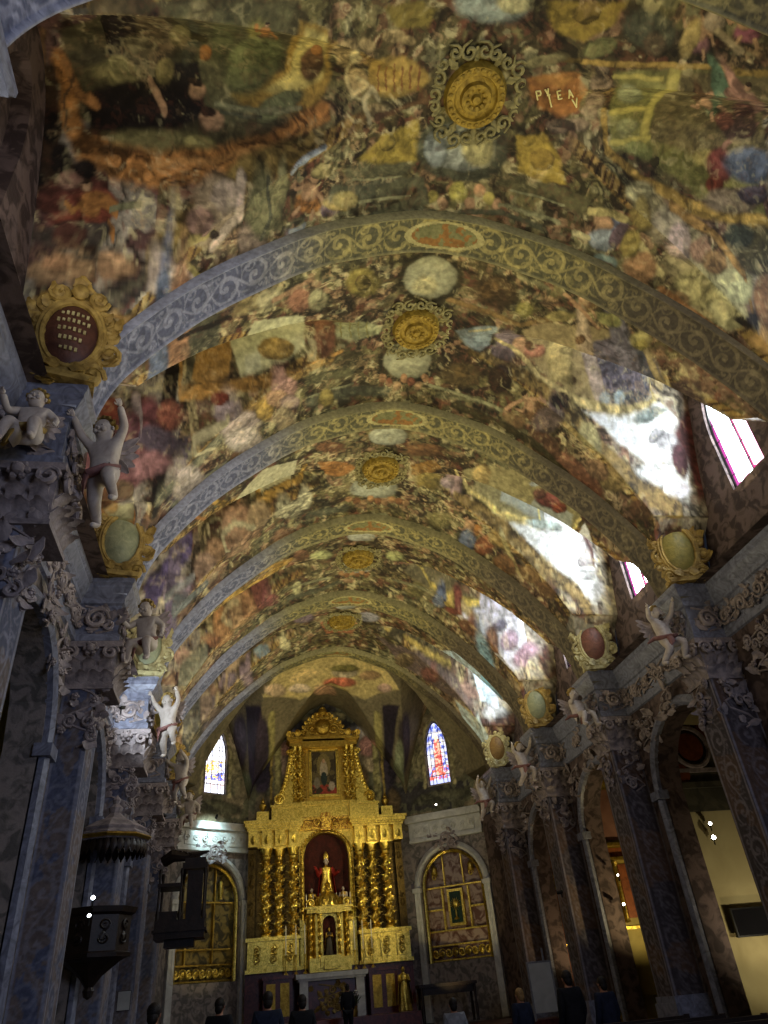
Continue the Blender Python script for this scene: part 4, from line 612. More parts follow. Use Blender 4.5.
["S",[[-1.88,17.68],[-0.95,17.81],[-0.37,17.65]],0.114,[80,82,62],0.4,0.3],["S",[[-2.07,17.13],[-0.69,17.35]],0.079,[125,125,90],0.4,0.3],["E",-1.689,17.312,0.155,0.092,0.024,0.362,[165,160,110],0.25,0.35],
["P",[[1.37,16.63],[1.94,15.9],[3.36,16.91],[4.04,17.05],[3.08,17.21],[2.14,17.43]],[120,110,75],0.04,0.3],["S",[[1.35,16.1],[2.18,16.86],[3.26,17.01],[4.72,17.05]],0.036,[200,175,70],0.4,0.6],
["P",[[2.56,17.14],[4.04,17.06],[4.34,15.36],[6.85,17.43],[5.39,17.53],[4.24,17.59]],[190,190,210],0.04,0.3],["E",5.314,17.328,0.478,0.024,-0.269,0.078,[150,120,150],0.25,0.35],  # pale field with this bay's window patch painted in
["E",6.232,17.427,0.709,0.018,-0.664,0.082,[165,120,150],0.25,0.35],["E",4.882,17.215,0.388,-0.001,-0.024,0.047,[110,105,135],0.25,0.35],["E",2.559,17.142,0.223,-0.187,0.077,0.335,[88,105,140],0.25,0.35],
["E",3.06,17.122,0.29,-0.021,-0.113,0.303,[125,55,45],0.25,0.35],["E",2.875,17.061,0.188,-0.093,0.026,0.13,[185,155,60],0.25,0.35],["S",[[3.33,17.05],[3.92,17.17],[3.99,17.37]],0.045,[165,140,90],0.4,0.3],
["E",3.653,17.41,0.38,0.03,-0.091,0.326,[115,70,50],0.25,0.35],["E",4.368,17.417,0.397,-0.015,-0.117,0.227,[120,75,50],0.25,0.35],["E",1.796,17.302,0.268,-0.187,0.073,0.363,[112,104,58],0.25,0.35],
["S",[[1.17,17.18],[2.21,17.05]],0.075,[125,125,90],0.4,0.3],["E",-1.353,19.39,0.411,0.285,0.048,0.436,[115,95,110],0.25,0.35],["E",0.762,19.769,0.364,-0.152,0.037,0.341,[140,140,155],0.25,0.35],
["P",[[-0.73,20.14],[0.51,20.28],[0.42,21.12],[-0.44,21.11]],[170,90,50],0.03,0.3],["S",[[-3.38,18.62],[-2.5,18.47],[-1.5,18.72]],0.12,[180,135,40],0.3,0.7],
["E",-2.725,20.731,0.355,0.001,0.007,0.084,[120,145,160],0.25,0.4],["E",-3.398,20.781,0.385,0.831,0.183,1.395,[140,115,130],0.25,0.4],["E",-4.064,20.995,0.383,-0.063,0.228,0.052,[130,110,125],0.25,0.4],
["E",-5.096,21.143,0.512,-0.059,0.182,1.325,[120,105,115],0.25,0.4],["E",-4.777,21.07,0.287,0.001,0.013,0.046,[165,125,100],0.25,0.4],["E",-5.892,21.238,0.785,-0.047,0.06,1.501,[85,85,80],0.25,0.4],
["S",[[-4.17,21.07],[-4.08,20.89],[-3.4,20.78]],0.06,[180,150,120],0.4,0.3],["E",-1.856,20.901,0.222,0.199,0.023,0.423,[190,180,130],0.25,0.35],
["P",[[1.15,20.79],[2.8,20.74],[4.32,20.98],[5.32,21.18],[3.79,21.66],[2.22,21.85]],[105,85,85],0.05,0.3],["P",[[3.22,19.56],[3.97,18.45],[5.15,18.47],[7.16,21.29],[5.62,21.18]],[170,195,215],0.04,0.3],  # cold window light painted into the pale blue field
["E",5.139,19.18,-0.529,-1.455,1.184,1.434,[110,165,200],0.25,0.35],["E",6.583,21.264,0.8,0.024,-0.449,0.048,[165,170,185],0.25,0.35],["E",3.298,21.315,0.327,-0.078,-0.042,0.485,[130,75,70],0.25,0.35],
["E",5.077,21.107,0.487,0.061,-0.24,0.035,[150,110,100],0.25,0.35],["S",[[1.44,20.37],[2.8,20.72],[4.11,20.89]],0.044,[190,160,60],0.4,0.6],
["P",[[4.38,21.5],[5.44,21.25],[6.48,21.73],[5.46,22.5]],[165,185,195],0.04,0.3],["E",1.811,20.642,0.338,-0.126,0.051,0.326,[62,55,30],0.25,0.35],["E",2.339,21.456,0.319,-0.317,0.082,0.416,[110,90,60],0.25,0.35],
["P",[[-2.64,23.44],[-1.95,22.55],[-0.16,22.55],[1.82,22.73],[2.5,23.29],[1.25,24.21],[-1.12,24.21]],[190,170,110],0.05,0.25],["E",0.442,23.42,0.496,-0.058,0.025,0.255,[190,175,140],0.25,0.35],
["E",0.301,23.822,0.642,-0.046,0.015,0.181,[190,110,80],0.25,0.35],["E",-0.17,24.484,0.46,0.275,0.052,0.54,[195,155,120],0.25,0.35],["E",-1.142,23.835,0.455,0.145,0.011,0.172,[200,180,150],0.25,0.35],
["E",1.351,23.322,0.424,-0.179,0.023,0.197,[160,130,90],0.25,0.35],["E",-0.983,23.417,0.638,0.009,0.075,0.267,[205,180,120],0.25,0.35],["E",1.938,23.546,0.292,-0.154,0.022,0.171,[170,140,120],0.25,0.35],
["E",-2.106,23.454,0.485,0.3,0.013,0.268,[190,165,130],0.25,0.35],["E",0.426,23.25,0.563,-0.073,0.016,0.17,[112,104,58],0.25,0.35],["E",1.244,27.056,0.407,-0.805,0.009,1.094,[170,160,140],0.25,0.35],
["E",1.856,26.763,0.219,-0.865,0.142,0.934,[175,130,110],0.25,0.35],["E",2.161,27.889,0.202,-0.837,0.135,0.815,[180,160,120],0.25,0.35],["S",[[-2.19,24.26],[-1.93,33.01]],0.16,[150,140,85],0.4,0.3],
["S",[[1.74,24.52],[2.76,29.55]],0.16,[150,140,85],0.4,0.3],["P",[[-3.37,24.33],[-2.62,23.72],[-2.05,32.38],[-2.81,26.94]],[40,30,45],0.05,0.3],
["P",[[1.89,24.15],[2.59,23.82],[2.43,25.49],[2.66,28.51]],[38,30,40],0.05,0.3],["E",-3.558,25.36,0.378,-0.344,0.037,0.61,[60,50,60],0.25,0.35],["E",-2.567,24.896,0.346,0.139,0.041,0.837,[55,45,55],0.25,0.35],
["E",-3.272,25.94,0.317,-0.323,0.017,0.219,[100,105,80],0.25,0.35],["E",2.969,24.895,0.36,0.254,0.06,0.69,[60,50,50],0.25,0.35],["E",2.752,25.443,0.225,-0.224,0.101,0.626,[130,135,100],0.25,0.35],
["E",-5.381,22.733,0.432,0.905,-0.062,1.071,[110,100,75],0.25,0.35],["E",4.554,25.514,0.045,-1.284,0.606,1.726,[150,130,100],0.25,0.35],["E",-4.831,21.405,0.542,0.282,0.173,0.452,[120,100,90],0.25,0.35],
]
INSCRIPTION=[[[0.859,4.226],[0.801,4.127],[0.851,4.108],[0.87,4.13],[0.873,4.155],[0.831,4.177]],[[0.908,4.073],[0.969,4.126],[0.944,4.052]],[[0.96,4.138],[0.996,4.116]],[[0.977,4.127],[1.024,4.195]],[[1.028,4.2],[1.085,4.278]],[[1.115,4.031],[1.07,4.056],[1.137,4.155],[1.185,4.132]],[[1.096,4.098],[1.133,4.078]],[[1.276,4.114],[1.215,3.992],[1.323,4.084]],[[1.249,4.064],[1.276,4.045]],[[1.333,4.128],[1.462,4.238],[1.386,4.094]]]
# ------------------------------------------------------------------ the painted vault, one mesh per bay
STEP=[.02,.024,.032,.042,.05]
_yt=np.linspace(0,2.1,400); _lc=np.concatenate([[0],np.cumsum(np.hypot(np.diff(_yt),np.diff(np.interp(_yt,LUNW,LUNH))*.75))])
for k in range(5):
    y0,y1=RY[k],RY[k+1]; L=y1-y0; st=STEP[k]
    ns=int(2*SMAX/st); s=np.linspace(-SMAX,SMAX,ns); ny=int(L/st*1.5)//2
    yh=np.interp(np.linspace(0,_lc[-1],ny+1),_lc,_yt); yl=np.concatenate([-yh[::-1],yh[1:]]); yv=(y0+y1)/2+yl*L/4.2
    Sg,Yg=np.meshgrid(s,yv,indexing='ij'); Yl=np.broadcast_to(yl,Sg.shape); X=x_of_s(Sg); YW=Yl*LK[k]; Z=np.maximum(h1(X),lun(YW))-dome(Yl)
    Sf,Yf,Lf=Sg.ravel(),Yg.ravel(),YW.ravel()
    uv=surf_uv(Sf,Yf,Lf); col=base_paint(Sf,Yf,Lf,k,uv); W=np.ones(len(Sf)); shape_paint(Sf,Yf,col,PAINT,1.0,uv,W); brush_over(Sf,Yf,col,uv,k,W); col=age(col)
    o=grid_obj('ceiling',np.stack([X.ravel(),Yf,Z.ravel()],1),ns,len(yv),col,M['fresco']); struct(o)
    for sx in (-1,1):                                # short tunnel out to the window wall
        xs=np.linspace(4.75,5.5,max(8,int(.75/st/1.3))); j=np.nonzero(abs(yl)<=2.05)[0]; Xg,Y2=np.meshgrid(xs*sx,yv[j],indexing='ij'); L2=np.broadcast_to(yl[j],Xg.shape)
        D2=dome(L2); L2=L2*LK[k]; Z2=lun(L2)-D2; S2=s_of_x(Xg).ravel(); uv=surf_uv(S2,Y2.ravel(),L2.ravel()); col=base_paint(S2,Y2.ravel(),L2.ravel(),k,uv); W=np.ones(len(S2)); shape_paint(S2,Y2.ravel(),col,PAINT,1.0,uv,W); brush_over(S2,Y2.ravel(),col,uv,k,W); col=age(col)
        o=grid_obj('ceiling',np.stack([Xg.ravel(),Y2.ravel(),Z2.ravel()],1),len(xs),len(j),col,M['fresco']); struct(o)
# apse vault
POLY=[(5.3,22.0),(4.98,24.6),(2.75,26.05),(-2.75,26.05),(-4.98,24.6),(-5.3,22.0)]
xs=np.arange(-5.2,5.21,.04); ys=np.arange(22.11,26.15,.04); Xg,Yg=np.meshgrid(xs,ys,indexing='ij'); Zg=apse_z(Xg,Yg)
big=[(x*1.015,y+(.06 if y>23 else 0)) for x,y in POLY]
keep=inside(Xg.ravel(),Yg.ravel(),big); Sf=s_of_x(Xg).ravel(); Yf=Yg.ravel()
col=base_paint(Sf,Yf,np.zeros_like(Sf)+2.0,5)
_m=(fbm(Sf*2,Yf*2,4)); col[:]=lin((110,100,74))[None,:]*(.6+.8*_m)[:,None]
shape_paint(Sf,Yf,col,PAINT,.7)
o=grid_obj('ceiling',np.stack([Xg.ravel(),Yf,Zg.ravel()],1),len(xs),len(ys),col,M['fresco'],keep); struct(o)
# ------------------------------------------------------------------ transverse arches with painted acanthus bands
def make_rib(k,hw=.30):
    n=[900,1000,700,500,400,300][k]; m=[26,34,24,18,14,8][k]; s=np.linspace(-SMAX+.02,SMAX-.02,n)
    x=x_of_s(s); z=prof(x); tx=np.gradient(x); tz=np.gradient(z); l=np.hypot(tx,tz); nx,nz=-tz/l,tx/l; sg=np.where(nz<0,-1,1); nx,nz=nx*sg,nz*sg   # outward (up)
    v=np.linspace(-hw,hw,m); sec=[(-hw,.5)]+[(a, -.03 if abs(a)>hw*.9 else 0.0) for a in v]+[(hw,.5)]
    P=np.array([[ [x[i]+nx[i]*d, RY[k]+a, z[i]+nz[i]*d] for a,d in sec] for i in range(n)])
    S2=np.repeat(s,len(sec)); V2=np.tile([a for a,d in sec],n)
    t=np.abs(S2); r=rinceau(S2+.5,V2,hw,.5,k); 
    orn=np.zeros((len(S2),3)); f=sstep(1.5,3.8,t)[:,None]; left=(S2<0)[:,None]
    orn[:]=lin((182,168,104))*(1-f)+f*np.where(left,lin((158,160,178)),lin((122,110,84)))  # left flank: blue-lilac paint with the cool light put into the colour
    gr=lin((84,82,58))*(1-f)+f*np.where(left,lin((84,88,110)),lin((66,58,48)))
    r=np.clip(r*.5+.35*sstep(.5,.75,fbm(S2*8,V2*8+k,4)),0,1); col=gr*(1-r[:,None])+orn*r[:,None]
    # oval medallion at the crown, green and gold
    e=np.hypot(S2/.62,V2/(hw*.78)); ring=((e>.86)&(e<1.05)); col[ring]=lin((175,165,110)); ins=e<=.86; gg=fbm(S2[ins]*9,V2[ins]*9,3)[:,None]; col[ins]=lin((120,118,76))*(gg>.5)+lin((140,100,50))*(gg<=.5)
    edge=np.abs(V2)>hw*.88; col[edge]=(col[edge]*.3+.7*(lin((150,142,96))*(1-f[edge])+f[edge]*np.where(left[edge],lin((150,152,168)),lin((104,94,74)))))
    side=np.array([d>.2 for a,d in sec]*n); col[side]=lin((70,62,42))
    col*=(.75+.5*fbm(S2*3,V2*3+k,4))[:,None]
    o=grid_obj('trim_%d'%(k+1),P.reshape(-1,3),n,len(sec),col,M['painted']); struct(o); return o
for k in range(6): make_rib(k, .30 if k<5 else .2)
# ------------------------------------------------------------------ cornice and entablature following the projecting pilasters
XW,XR=5.23,4.61
def cornice_path(sx,o,near=.38,far=.55):
    P=[(XW+o,-3.0)]
    for k,y in enumerate(RY):
        P+=[(XW+o,y-near+o),(XR+o,y-near+o),(XR+o,y+far-o),(XW+o,y+far-o)]
    P.append((XW+o,23.4))
    return [(sx*a,b) for a,b in P]
CSEC=[(.45,7.28),(.0,7.28),(0,7.2),(.03,7.17),(.03,7.13),(.10,7.02),(.13,6.98),(.13,6.9),(.17,6.88),(.17,6.40),(.13,6.38),(.13,6.28),(.17,6.26),(.5,6.26)]
for sx,nm in ((-1,'trim_7'),(1,'trim_8')):
    mb=MB(); strip(mb,[[(x,y,z) for x,y in cornice_path(sx,o)] for o,z in CSEC]); ob=mb.build(nm,M['marble'],smooth=False); struct(ob)
# ------------------------------------------------------------------ side walls with the arches of the chapels
for sx,side in ((-1,'left'),(1,'right')):
    mb=MB()
    for k in range(6):
        y0=RY[k-1] if k else -3.0; y1=RY[k] if k<6 else 0
        ym=(y0+y1)/2
        if k==0: ym=.4
        open_wall(mb,(sx*5.40,ym,0),(0,1,0),(sx,0,0),y0-ym,y1-ym,0,6.3,1.28,0,round_arch(1.28,4.55,1.25),.45)
    strip(mb,[[(sx*5.4,RY[5],0),(sx*5.4,RY[5],6.42)],[(sx*5.25,23.2,0),(sx*5.25,23.2,6.42)],[(sx*4.98,24.6,0),(sx*4.98,24.6,6.42)]])
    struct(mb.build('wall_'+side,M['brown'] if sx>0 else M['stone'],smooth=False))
    mt=MB()
    for k in range(1,6):
        y0,y1=RY[k-1],RY[k]; arch_trim(mt,(sx*5.40,(y0+y1)/2,0),(0,1,0),(sx,0,0),round_arch(1.28,4.55,1.25),1.28,.1,.2,.12)
        for e in (-1,1): mt.box((sx*5.36,(y0+y1)/2+e*1.38,4.5),(.22,.34,.16))
    struct(mt.build('trim_%d'%(9 if sx<0 else 10),M['marble']))
    # window walls above the cornice
    mu=MB()
    for k in range(5):
        y0,y1=RY[k],RY[k+1]; ym=(y0+y1)/2; L=(y1-y0)/4.2
        top=lambda u,L=L,k=k: float(lun(u/L*LK[k])-dome(u/L))+.03
        open_wall(mu,(sx*5.5,ym,0),(0,1,0),(sx,0,0),-2.05*L,2.05*L,7.2,top,.46,8.45,point_arch(.46,9.7,1.1),.3)
        strip(mu,[[(sx*5.0,y0,7.27),(sx*5.0,y1,7.27)],[(sx*5.6,y0,7.27),(sx*5.6,y1,7.27)]])
    struct(mu.build('wall_clerestory_'+side,M['brown'],smooth=False))
# apse walls
def apse_frames():
    for a,b in (((4.98,24.6),(2.75,26.05)),((-4.98,24.6),(-2.75,26.05))):
        m=V3(((a[0]+b[0])/2,(a[1]+b[1])/2,0)); u=(V3((b[0],b[1],0))-V3((a[0],a[1],0))); L=u.length/2; u.normalize()
        if a[0]<0: u=-u
        n=V3((u.y,-u.x,0)); n = n if n.y>0 else -n
        yield (1 if a[0]>0 else -1),m,-u if a[0]>0 else -u,n,L
mb=MB(); APSE=[]
for sx,m,u,n,L in apse_frames():
    u=V3((abs(u.x),-abs(u.y)*sx,0)); APSE.append((sx,m,u,n,L))
    open_wall(mb,m,u,n,-L,L,0,7.0,1.08,2.45,round_arch(1.08,4.55,1.1),.5)
    open_wall(mb,m,u,n,-L,L,7.0,11.2,.40,7.75,point_arch(.40,9.0,.95),.35)
strip(mb,[[(-2.75,26.05,0),(-2.75,26.05,11.3)],[(2.75,26.05,0),(2.75,26.05,11.3)]])
struct(mb.build('wall_back',M['stone'],smooth=False))
def wall_fresco(P,U,N,u0,u1,z0,z1,shapes,mask=None,st=.035):
    us=np.arange(u0,u1+st,st); zs=np.arange(z0,z1+st,st); Ug,Zg=np.meshgrid(us,zs,indexing='ij'); u=Ug.ravel();z=Zg.ravel()
    col=np.zeros((len(u),3)); a=fbm(u*1.4+P[0],z*1.2,4); b=swirl(u+P[0],z,2.2); col[:]=lin((96,94,72)); col[a>.54]=lin((124,112,88)); col[a<.4]=lin((62,58,56)); col*=(.6+.8*b)[:,None]
    shape_paint(u,z,col,shapes,1.2); col*=(.75+.5*swirl(u,z,6))[:,None]
    keep=None
    if mask is not None: keep=~mask(u,z)
    pts=np.stack([P[0]+U[0]*u-N[0]*.006,P[1]+U[1]*u-N[1]*.006,z],1); o=grid_obj('fresco',pts,len(us),len(zs),col,M['fresco'],keep); o.parent=bpy.data.objects['wall_back']; return o
_sh=[]
for cx,cz,rx,rz,c in ((-1.35,9.8,.45,.3,(175,168,160)),(-1.55,9.35,.3,.3,(150,110,95)),(-1.6,8.8,.3,.35,(165,140,120)),(-1.2,8.9,.3,.4,(110,100,80)),(1.05,9.85,.45,.3,(180,172,165)),(1.5,9.35,.35,.4,(170,125,115)),(1.6,8.7,.3,.3,(185,165,130)),(1.2,8.3,.3,.4,(120,100,70)),(-.5,10.4,.4,.2,(120,110,70)),(.4,10.5,.4,.2,(150,140,100)),(2.2,8.6,.35,.9,(48,40,48)),(-2.3,8.6,.35,.9,(44,36,52)),(2.3,7.4,.25,.5,(110,90,60)),(-2.3,7.4,.25,.5,(100,90,70))): _sh.append(['E',cx,cz,rx,0,0,rz,c,.3,.5])
for e in (-1,1): _sh.append(['S',[[e*1.75,7.2],[e*1.78,10.2]],.13,(150,142,92),.4,.5]); _sh.append(['S',[[e*1.98,7.2],[e*2.0,9.8]],.05,(140,120,60),.4,.5])
wall_fresco((0,26.05),(1,0),(0,1),-2.75,2.75,6.4,11.3,_sh)
for sx,m,u,n,L in APSE:
    g=point_arch(.42,9.0,.97); sh=[['E',-.8,8.8,.3,0,0,.7,(120,112,80),.3,.5],['E',.85,8.6,.3,0,0,.8,(135,125,95),.3,.5],['E',.7,9.6,.4,0,0,.3,(150,135,110),.3,.5],['E',-.6,9.8,.4,0,0,.3,(130,112,84),.3,.5],['E',0,7.3,1.2,0,0,.25,(84,82,62),.3,.5],['S',[[-.55,7.7],[-.55,9.1],[-.3,9.75],[0,10.1],[.3,9.75],[.55,9.1],[.55,7.7]],.07,(150,140,100),.4,.4]]
    wall_fresco((m.x,m.y),(u.x,u.y),(n.x,n.y),-L,L,6.75,11.2,sh,lambda a,b,g=g:(np.abs(a)<.42)&(b>7.73)&(b<9.0+.97*np.maximum(0,1-(np.minimum(np.abs(a)/.42,1))**1.7)**.62))
# upper side walls of the apse between the last arch and the oblique walls
mb=MB()
for sx in (-1,1): strip(mb,[[(sx*5.0,22.1,6.4),(sx*5.0,22.1,8.3)],[(sx*4.98,24.6,6.4),(sx*4.98,24.6,8.3)]])
struct(mb.build('wall_chancel',M['stone'],smooth=False))
# floor, raised presbytery
mb=MB(); mb.box((0,12,-.1),(18,38,.2)); struct(mb.build('floor',M['floor'],smooth=False))
mb=MB()
for i in range(5): mb.box((0,19.0+i*.35+4,.09+i*.18),(10.4,8.0,.18))
struct(mb.build('floor_presbytery',M['redmarble'],smooth=False))
# chapels
for sx,side in ((-1,'left'),(1,'right')):
    mb=MB()
    for k in range(1,6):
        y0,y1=RY[k-1]+.15,RY[k]-.15; xa,xb=sx*5.85,sx*8.2
        strip(mb,[[(xb,y0,0),(xb,y0,6.4)],[(xb,y1,0),(xb,y1,6.4)]])
        strip(mb,[[(xa,y0,0),(xa,y0,6.4)],[(xb,y0,0),(xb,y0,6.4)]]); strip(mb,[[(xa,y1,0),(xa,y1,6.4)],[(xb,y1,0),(xb,y1,6.4)]])
        n=10
        strip(mb,[[(sx*(5.85+2.35*i/n),y0+(y1-y0)*0,6.0+.0) for i in range(n+1)],[(sx*(5.85+2.35*i/n),(y0+y1)/2,6.35) for i in range(n+1)],[(sx*(5.85+2.35*i/n),y1,6.0) for i in range(n+1)]])
    struct(mb.build('wall_chapel_'+side,M['plaster'],smooth=False))
# ------------------------------------------------------------------ windows
def glass_mat(name,strength,border,panes):
    m=bpy.data.materials.new(name); m.use_nodes=True; nt=m.node_tree; b=nt.nodes['Principled BSDF']; b.inputs['Roughness'].default_value=.3
    at=nt.nodes.new('ShaderNodeAttribute'); at.attribute_name='paint'; nt.links.new(at.outputs['Color'],b.inputs['Emission Color']); nt.links.new(at.outputs['Color'],b.inputs['Base Color']); b.inputs['Emission Strength'].default_value=strength
    return m
def window(n, P,U,N, hw, sill, spring, rise, strength, painter, gm, label=None, res=.03):
    P=V3(P);U=V3(U);N=V3(N); nz=int((spring+rise-sill)/res); nu=int(2*hw/res); g=point_arch(hw,spring,rise)
    us=np.linspace(-hw,hw,nu); zs=np.linspace(0,1,nz); Ug,Tg=np.meshgrid(us,zs,indexing='ij'); G=np.array([g(u) for u in us]); Zg=sill+Tg*(G[:,None]-sill)
    pts=np.stack([P.x+U.x*Ug+N.x*.12,P.y+U.y*Ug+N.y*.12,Zg],-1).reshape(-1,3)
    col=painter(Ug.ravel(),Zg.ravel(),hw,sill,spring,rise)
    root=empty('window_%d'%n,P+V3((0,0,sill))); struct(root)
    bpy.context.view_layer.update()
    o=grid_obj('pane',pts,nu,nz,col,gm); o.parent=root; o.matrix_parent_inverse=Matrix.Translation(-(P+V3((0,0,sill))))
    mb=MB()
    fr=lambda u,z,d=.08: P+U*u+V3((0,0,z))+N*d
    uu=[-hw+2*hw*i/16 for i in range(17)]; mb.tube([fr(-hw,sill)]+[fr(u,g(u)) for u in uu]+[fr(hw,sill),fr(-hw,sill)],.025,5)
    for u in (-hw*.33,hw*.33) if hw<.45 else (-hw*.15,): mb.tube([fr(u,sill),fr(u,g(u))],.011,5)
    z=sill+.3
    while z<spring+rise*.8:
        e=hw
        while g(e)<z: e-=.01
        mb.tube([fr(-e,z),fr(e,z)],.009,5); z+=.38
    f=mb.build('window_frame',M['iron'],root); f.matrix_parent_inverse=Matrix.Translation(-(P+V3((0,0,sill))))
    return root
def pane_clear(U,Z,hw,sill,spring,rise):
    c=np.ones((len(U),3))*np.array([.82,.92,1.0]); b=(U<-hw*.72)&(Z<spring+.5); b2=(np.abs(U+hw*.12)<hw*.1)
    bd=b|b2|(Z<sill+.12); c[bd]=np.array([.035,.002,.012])*1.0
    b3=(U>hw*.86); c[b3]=np.array([.03,.004,.02]); return c
def pane_saints(seed):
    def f(U,Z,hw,sill,spring,rise):
        c=np.ones((len(U),3)); H=spring+rise-sill; t=(Z-sill)/H; n=fbm(U*9+seed,Z*9,3); n2=fbm(U*16+seed*3,Z*16+4,2)
        c[:]=np.array([.62,.66,.95]); c[n>.56]=[.10,.14,.6]; c[n<.4]=[.9,.85,.8]
        body=(np.abs(U-.02)<hw*.42*(1-.4*t))&(t>.14)&(t<.72); c[body&(n2>.45)]=[.75,.12,.10] if seed>1 else [.85,.6,.15]; c[body&(n2<=.45)]=[.8,.5,.35] if seed>1 else [.35,.35,.7]
        lo=t<.28; c[lo&(n2>.55)]=[.8,.15,.1]; c[t<.08]=[.5,.55,.95]; hd=(np.hypot(U-.02,(Z-sill-.74*H))<hw*.22); c[hd]=[.9,.7,.5]
        if seed<1.5: c=c*.35+.65*np.array([.95,.97,1.0]); c[(t>.2)&(t<.5)&(n>.56)]=[.12,.14,.55]; c[(t>.2)&(t<.5)&(n2<.4)]=[.8,.5,.05]
        lead=(np.abs(((U/hw*1.5)%1)-.5)>.455)|(np.abs(((t*7)%1)-.5)>.46); c[lead]*=.15; return c
    return f
GL0=glass_mat('daylit_dim_glass',7,None,None); GL1=glass_mat('daylit_clear_glass',26,None,None); GL2=glass_mat('daylit_stained_glass',1.5,None,None); GL3=glass_mat('daylit_pale_stained_glass',2.3,None,None)
wn=1
for k in range(5):
    ym=(RY[k]+RY[k+1])/2; window(wn,(5.5,ym,0),(0,1,0),(1,0,0),.46,8.45,9.7,1.1,26,pane_clear,GL1 if k else GL0); wn+=1
for sx,m,u,n,L in APSE:
    window(wn,m,u,n,.40,7.75,9.0,.95,3,pane_saints(1 if sx<0 else 2),GL3 if sx<0 else GL2); wn+=1
for k in range(5):
    ym=(RY[k]+RY[k+1])/2; mb=MB(); g=point_arch(.46,9.7,1.1); us=[-.46+.92*i/12 for i in range(13)]
    strip(mb,[[(-5.72,ym+u,8.45),(-5.72,ym+u,g(u))] for u in us]); o=mb.build('window_%d'%wn,M['brown']); struct(o); wn+=1
# ------------------------------------------------------------------ living figures: one skinned surface each
def skinned(joints, edges, sub=2):
    """joints: list of (x,y,z,r)"""
    me=bpy.data.meshes.new('body'); me.from_pydata([j[:3] for j in joints],edges,[]); o=bpy.data.objects.new('body',me); COL.objects.link(o)
    sk=o.modifiers.new('s','SKIN'); sk.use_smooth_shade=True; ss=o.modifiers.new('u','SUBSURF'); ss.levels=sub; ss.render_levels=sub
    for i,j in enumerate(joints):
        r=j[3] if hasattr(j[3],'__len__') else (j[3],j[3]); me.skin_vertices[0].data[i].radius=r; me.skin_vertices[0].data[i].use_root=(i==0)
    bpy.context.view_layer.update(); dg=bpy.context.evaluated_depsgraph_get()
    m2=bpy.data.meshes.new_from_object(o.evaluated_get(dg)); bpy.data.objects.remove(o); bpy.data.meshes.remove(me)
    m2.polygons.foreach_set('use_smooth',[True]*len(m2.polygons)); return m2
def join_mb(me, mb):
    bm=bmesh.new(); bm.from_mesh(me); n=bpy.data.meshes.new('t'); n.from_pydata(mb.v,[],mb.f); bm.from_mesh(n)
    for f in bm.faces: f.smooth=True
    bm.to_mesh(me); bm.free(); bpy.data.meshes.remove(n); return me
def cherub_mesh(pose):
    P=dict(
     reach=dict(hl=(-.16,.30,.62),el=(-.2,.16,.47),hr=(.32,.12,.52),er=(.24,.02,.40),kl=(-.10,.24,-.12),fl=(-.13,.10,-.36),kr=(.14,.10,-.22),fr=(.2,-.10,-.42)),
     climb=dict(hl=(-.26,.18,.66),el=(-.24,.04,.5),hr=(.24,.2,.64),er=(.23,.06,.48),kl=(-.14,.2,-.06),fl=(-.12,.02,-.28),kr=(.12,-.02,-.26),fr=(.16,-.16,-.46)),
     sit=dict(hl=(-.28,.1,.1),el=(-.24,-.02,.24),hr=(.26,.26,.36),er=(.24,.1,.26),kl=(-.12,.26,.02),fl=(-.14,.28,-.26),kr=(.13,.27,.0),fr=(.2,.24,-.27)))[pose]
    J=[(0,0,0,(.135,.12)),(0,.01,.14,(.13,.115)),(0,.0,.29,(.135,.11)),(0,0,.385,(.05,.05)),(0,.02,.46,(.10,.11)),(0,.02,.56,(.10,.105)),(0,.02,.63,(.05,.05)),
       (-.14,0,.34,.058),(*P['el'],.048),(*P['hl'],.034),(.14,0,.34,.058),(*P['er'],.048),(*P['hr'],.034),
       (-.08,.02,-.04,.1),(*P['kl'],.072),(*P['fl'],.045),(.08,.02,-.04,.1),(*P['kr'],.072),(*P['fr'],.045),
       (P['fl'][0]-.01,P['fl'][1]+.11,P['fl'][2]-.02,.03),(P['fr'][0]+.01,P['fr'][1]+.11,P['fr'][2]-.02,.03)]
    E=[(0,1),(1,2),(2,3),(3,4),(4,5),(5,6),(2,7),(7,8),(8,9),(2,10),(10,11),(11,12),(0,13),(13,14),(14,15),(0,16),(16,17),(17,18),(15,19),(18,20)]
    me=skinned(J,E); mb=MB()
    mb.ball((0,.125,.49),(.018,.022,.022),6)
    for sx in (-1,1):
        mb.ball((sx*.045,.105,.475),(.035,.03,.03),6); mb.ball((sx*.036,.112,.525),(.014,.01,.01),6); mb.ball((sx*.10,.02,.51),(.015,.025,.03),6)
    mb.ball((0,.117,.445),(.026,.012,.01),6)
    for h,e in ((P['hl'],P['el']),(P['hr'],P['er'])):
        d=(V3(h)-V3(e)).normalized(); sd=d.orthogonal().normalized(); b=V3(h)+d*.02
        mb.ball(b,(.032,.028,.032),8)
        for q in range(4): o=b+sd*(q-1.5)*.015; mb.tube([o,o+d*.03,o+d*.05+sd.cross(d)*.015],[.009,.008,.006],5)
        o=b+sd*.028; mb.tube([o,o+sd*.018+d*.012,o+sd*.02+d*.03],[.009,.008,.006],5)
    return join_mb(me,mb)
M['drape']=mat('faded_red_drapery',srgb((110,70,66)),srgb((140,100,92)),.6)
CH={p:cherub_mesh(p) for p in ('reach','climb','sit')}
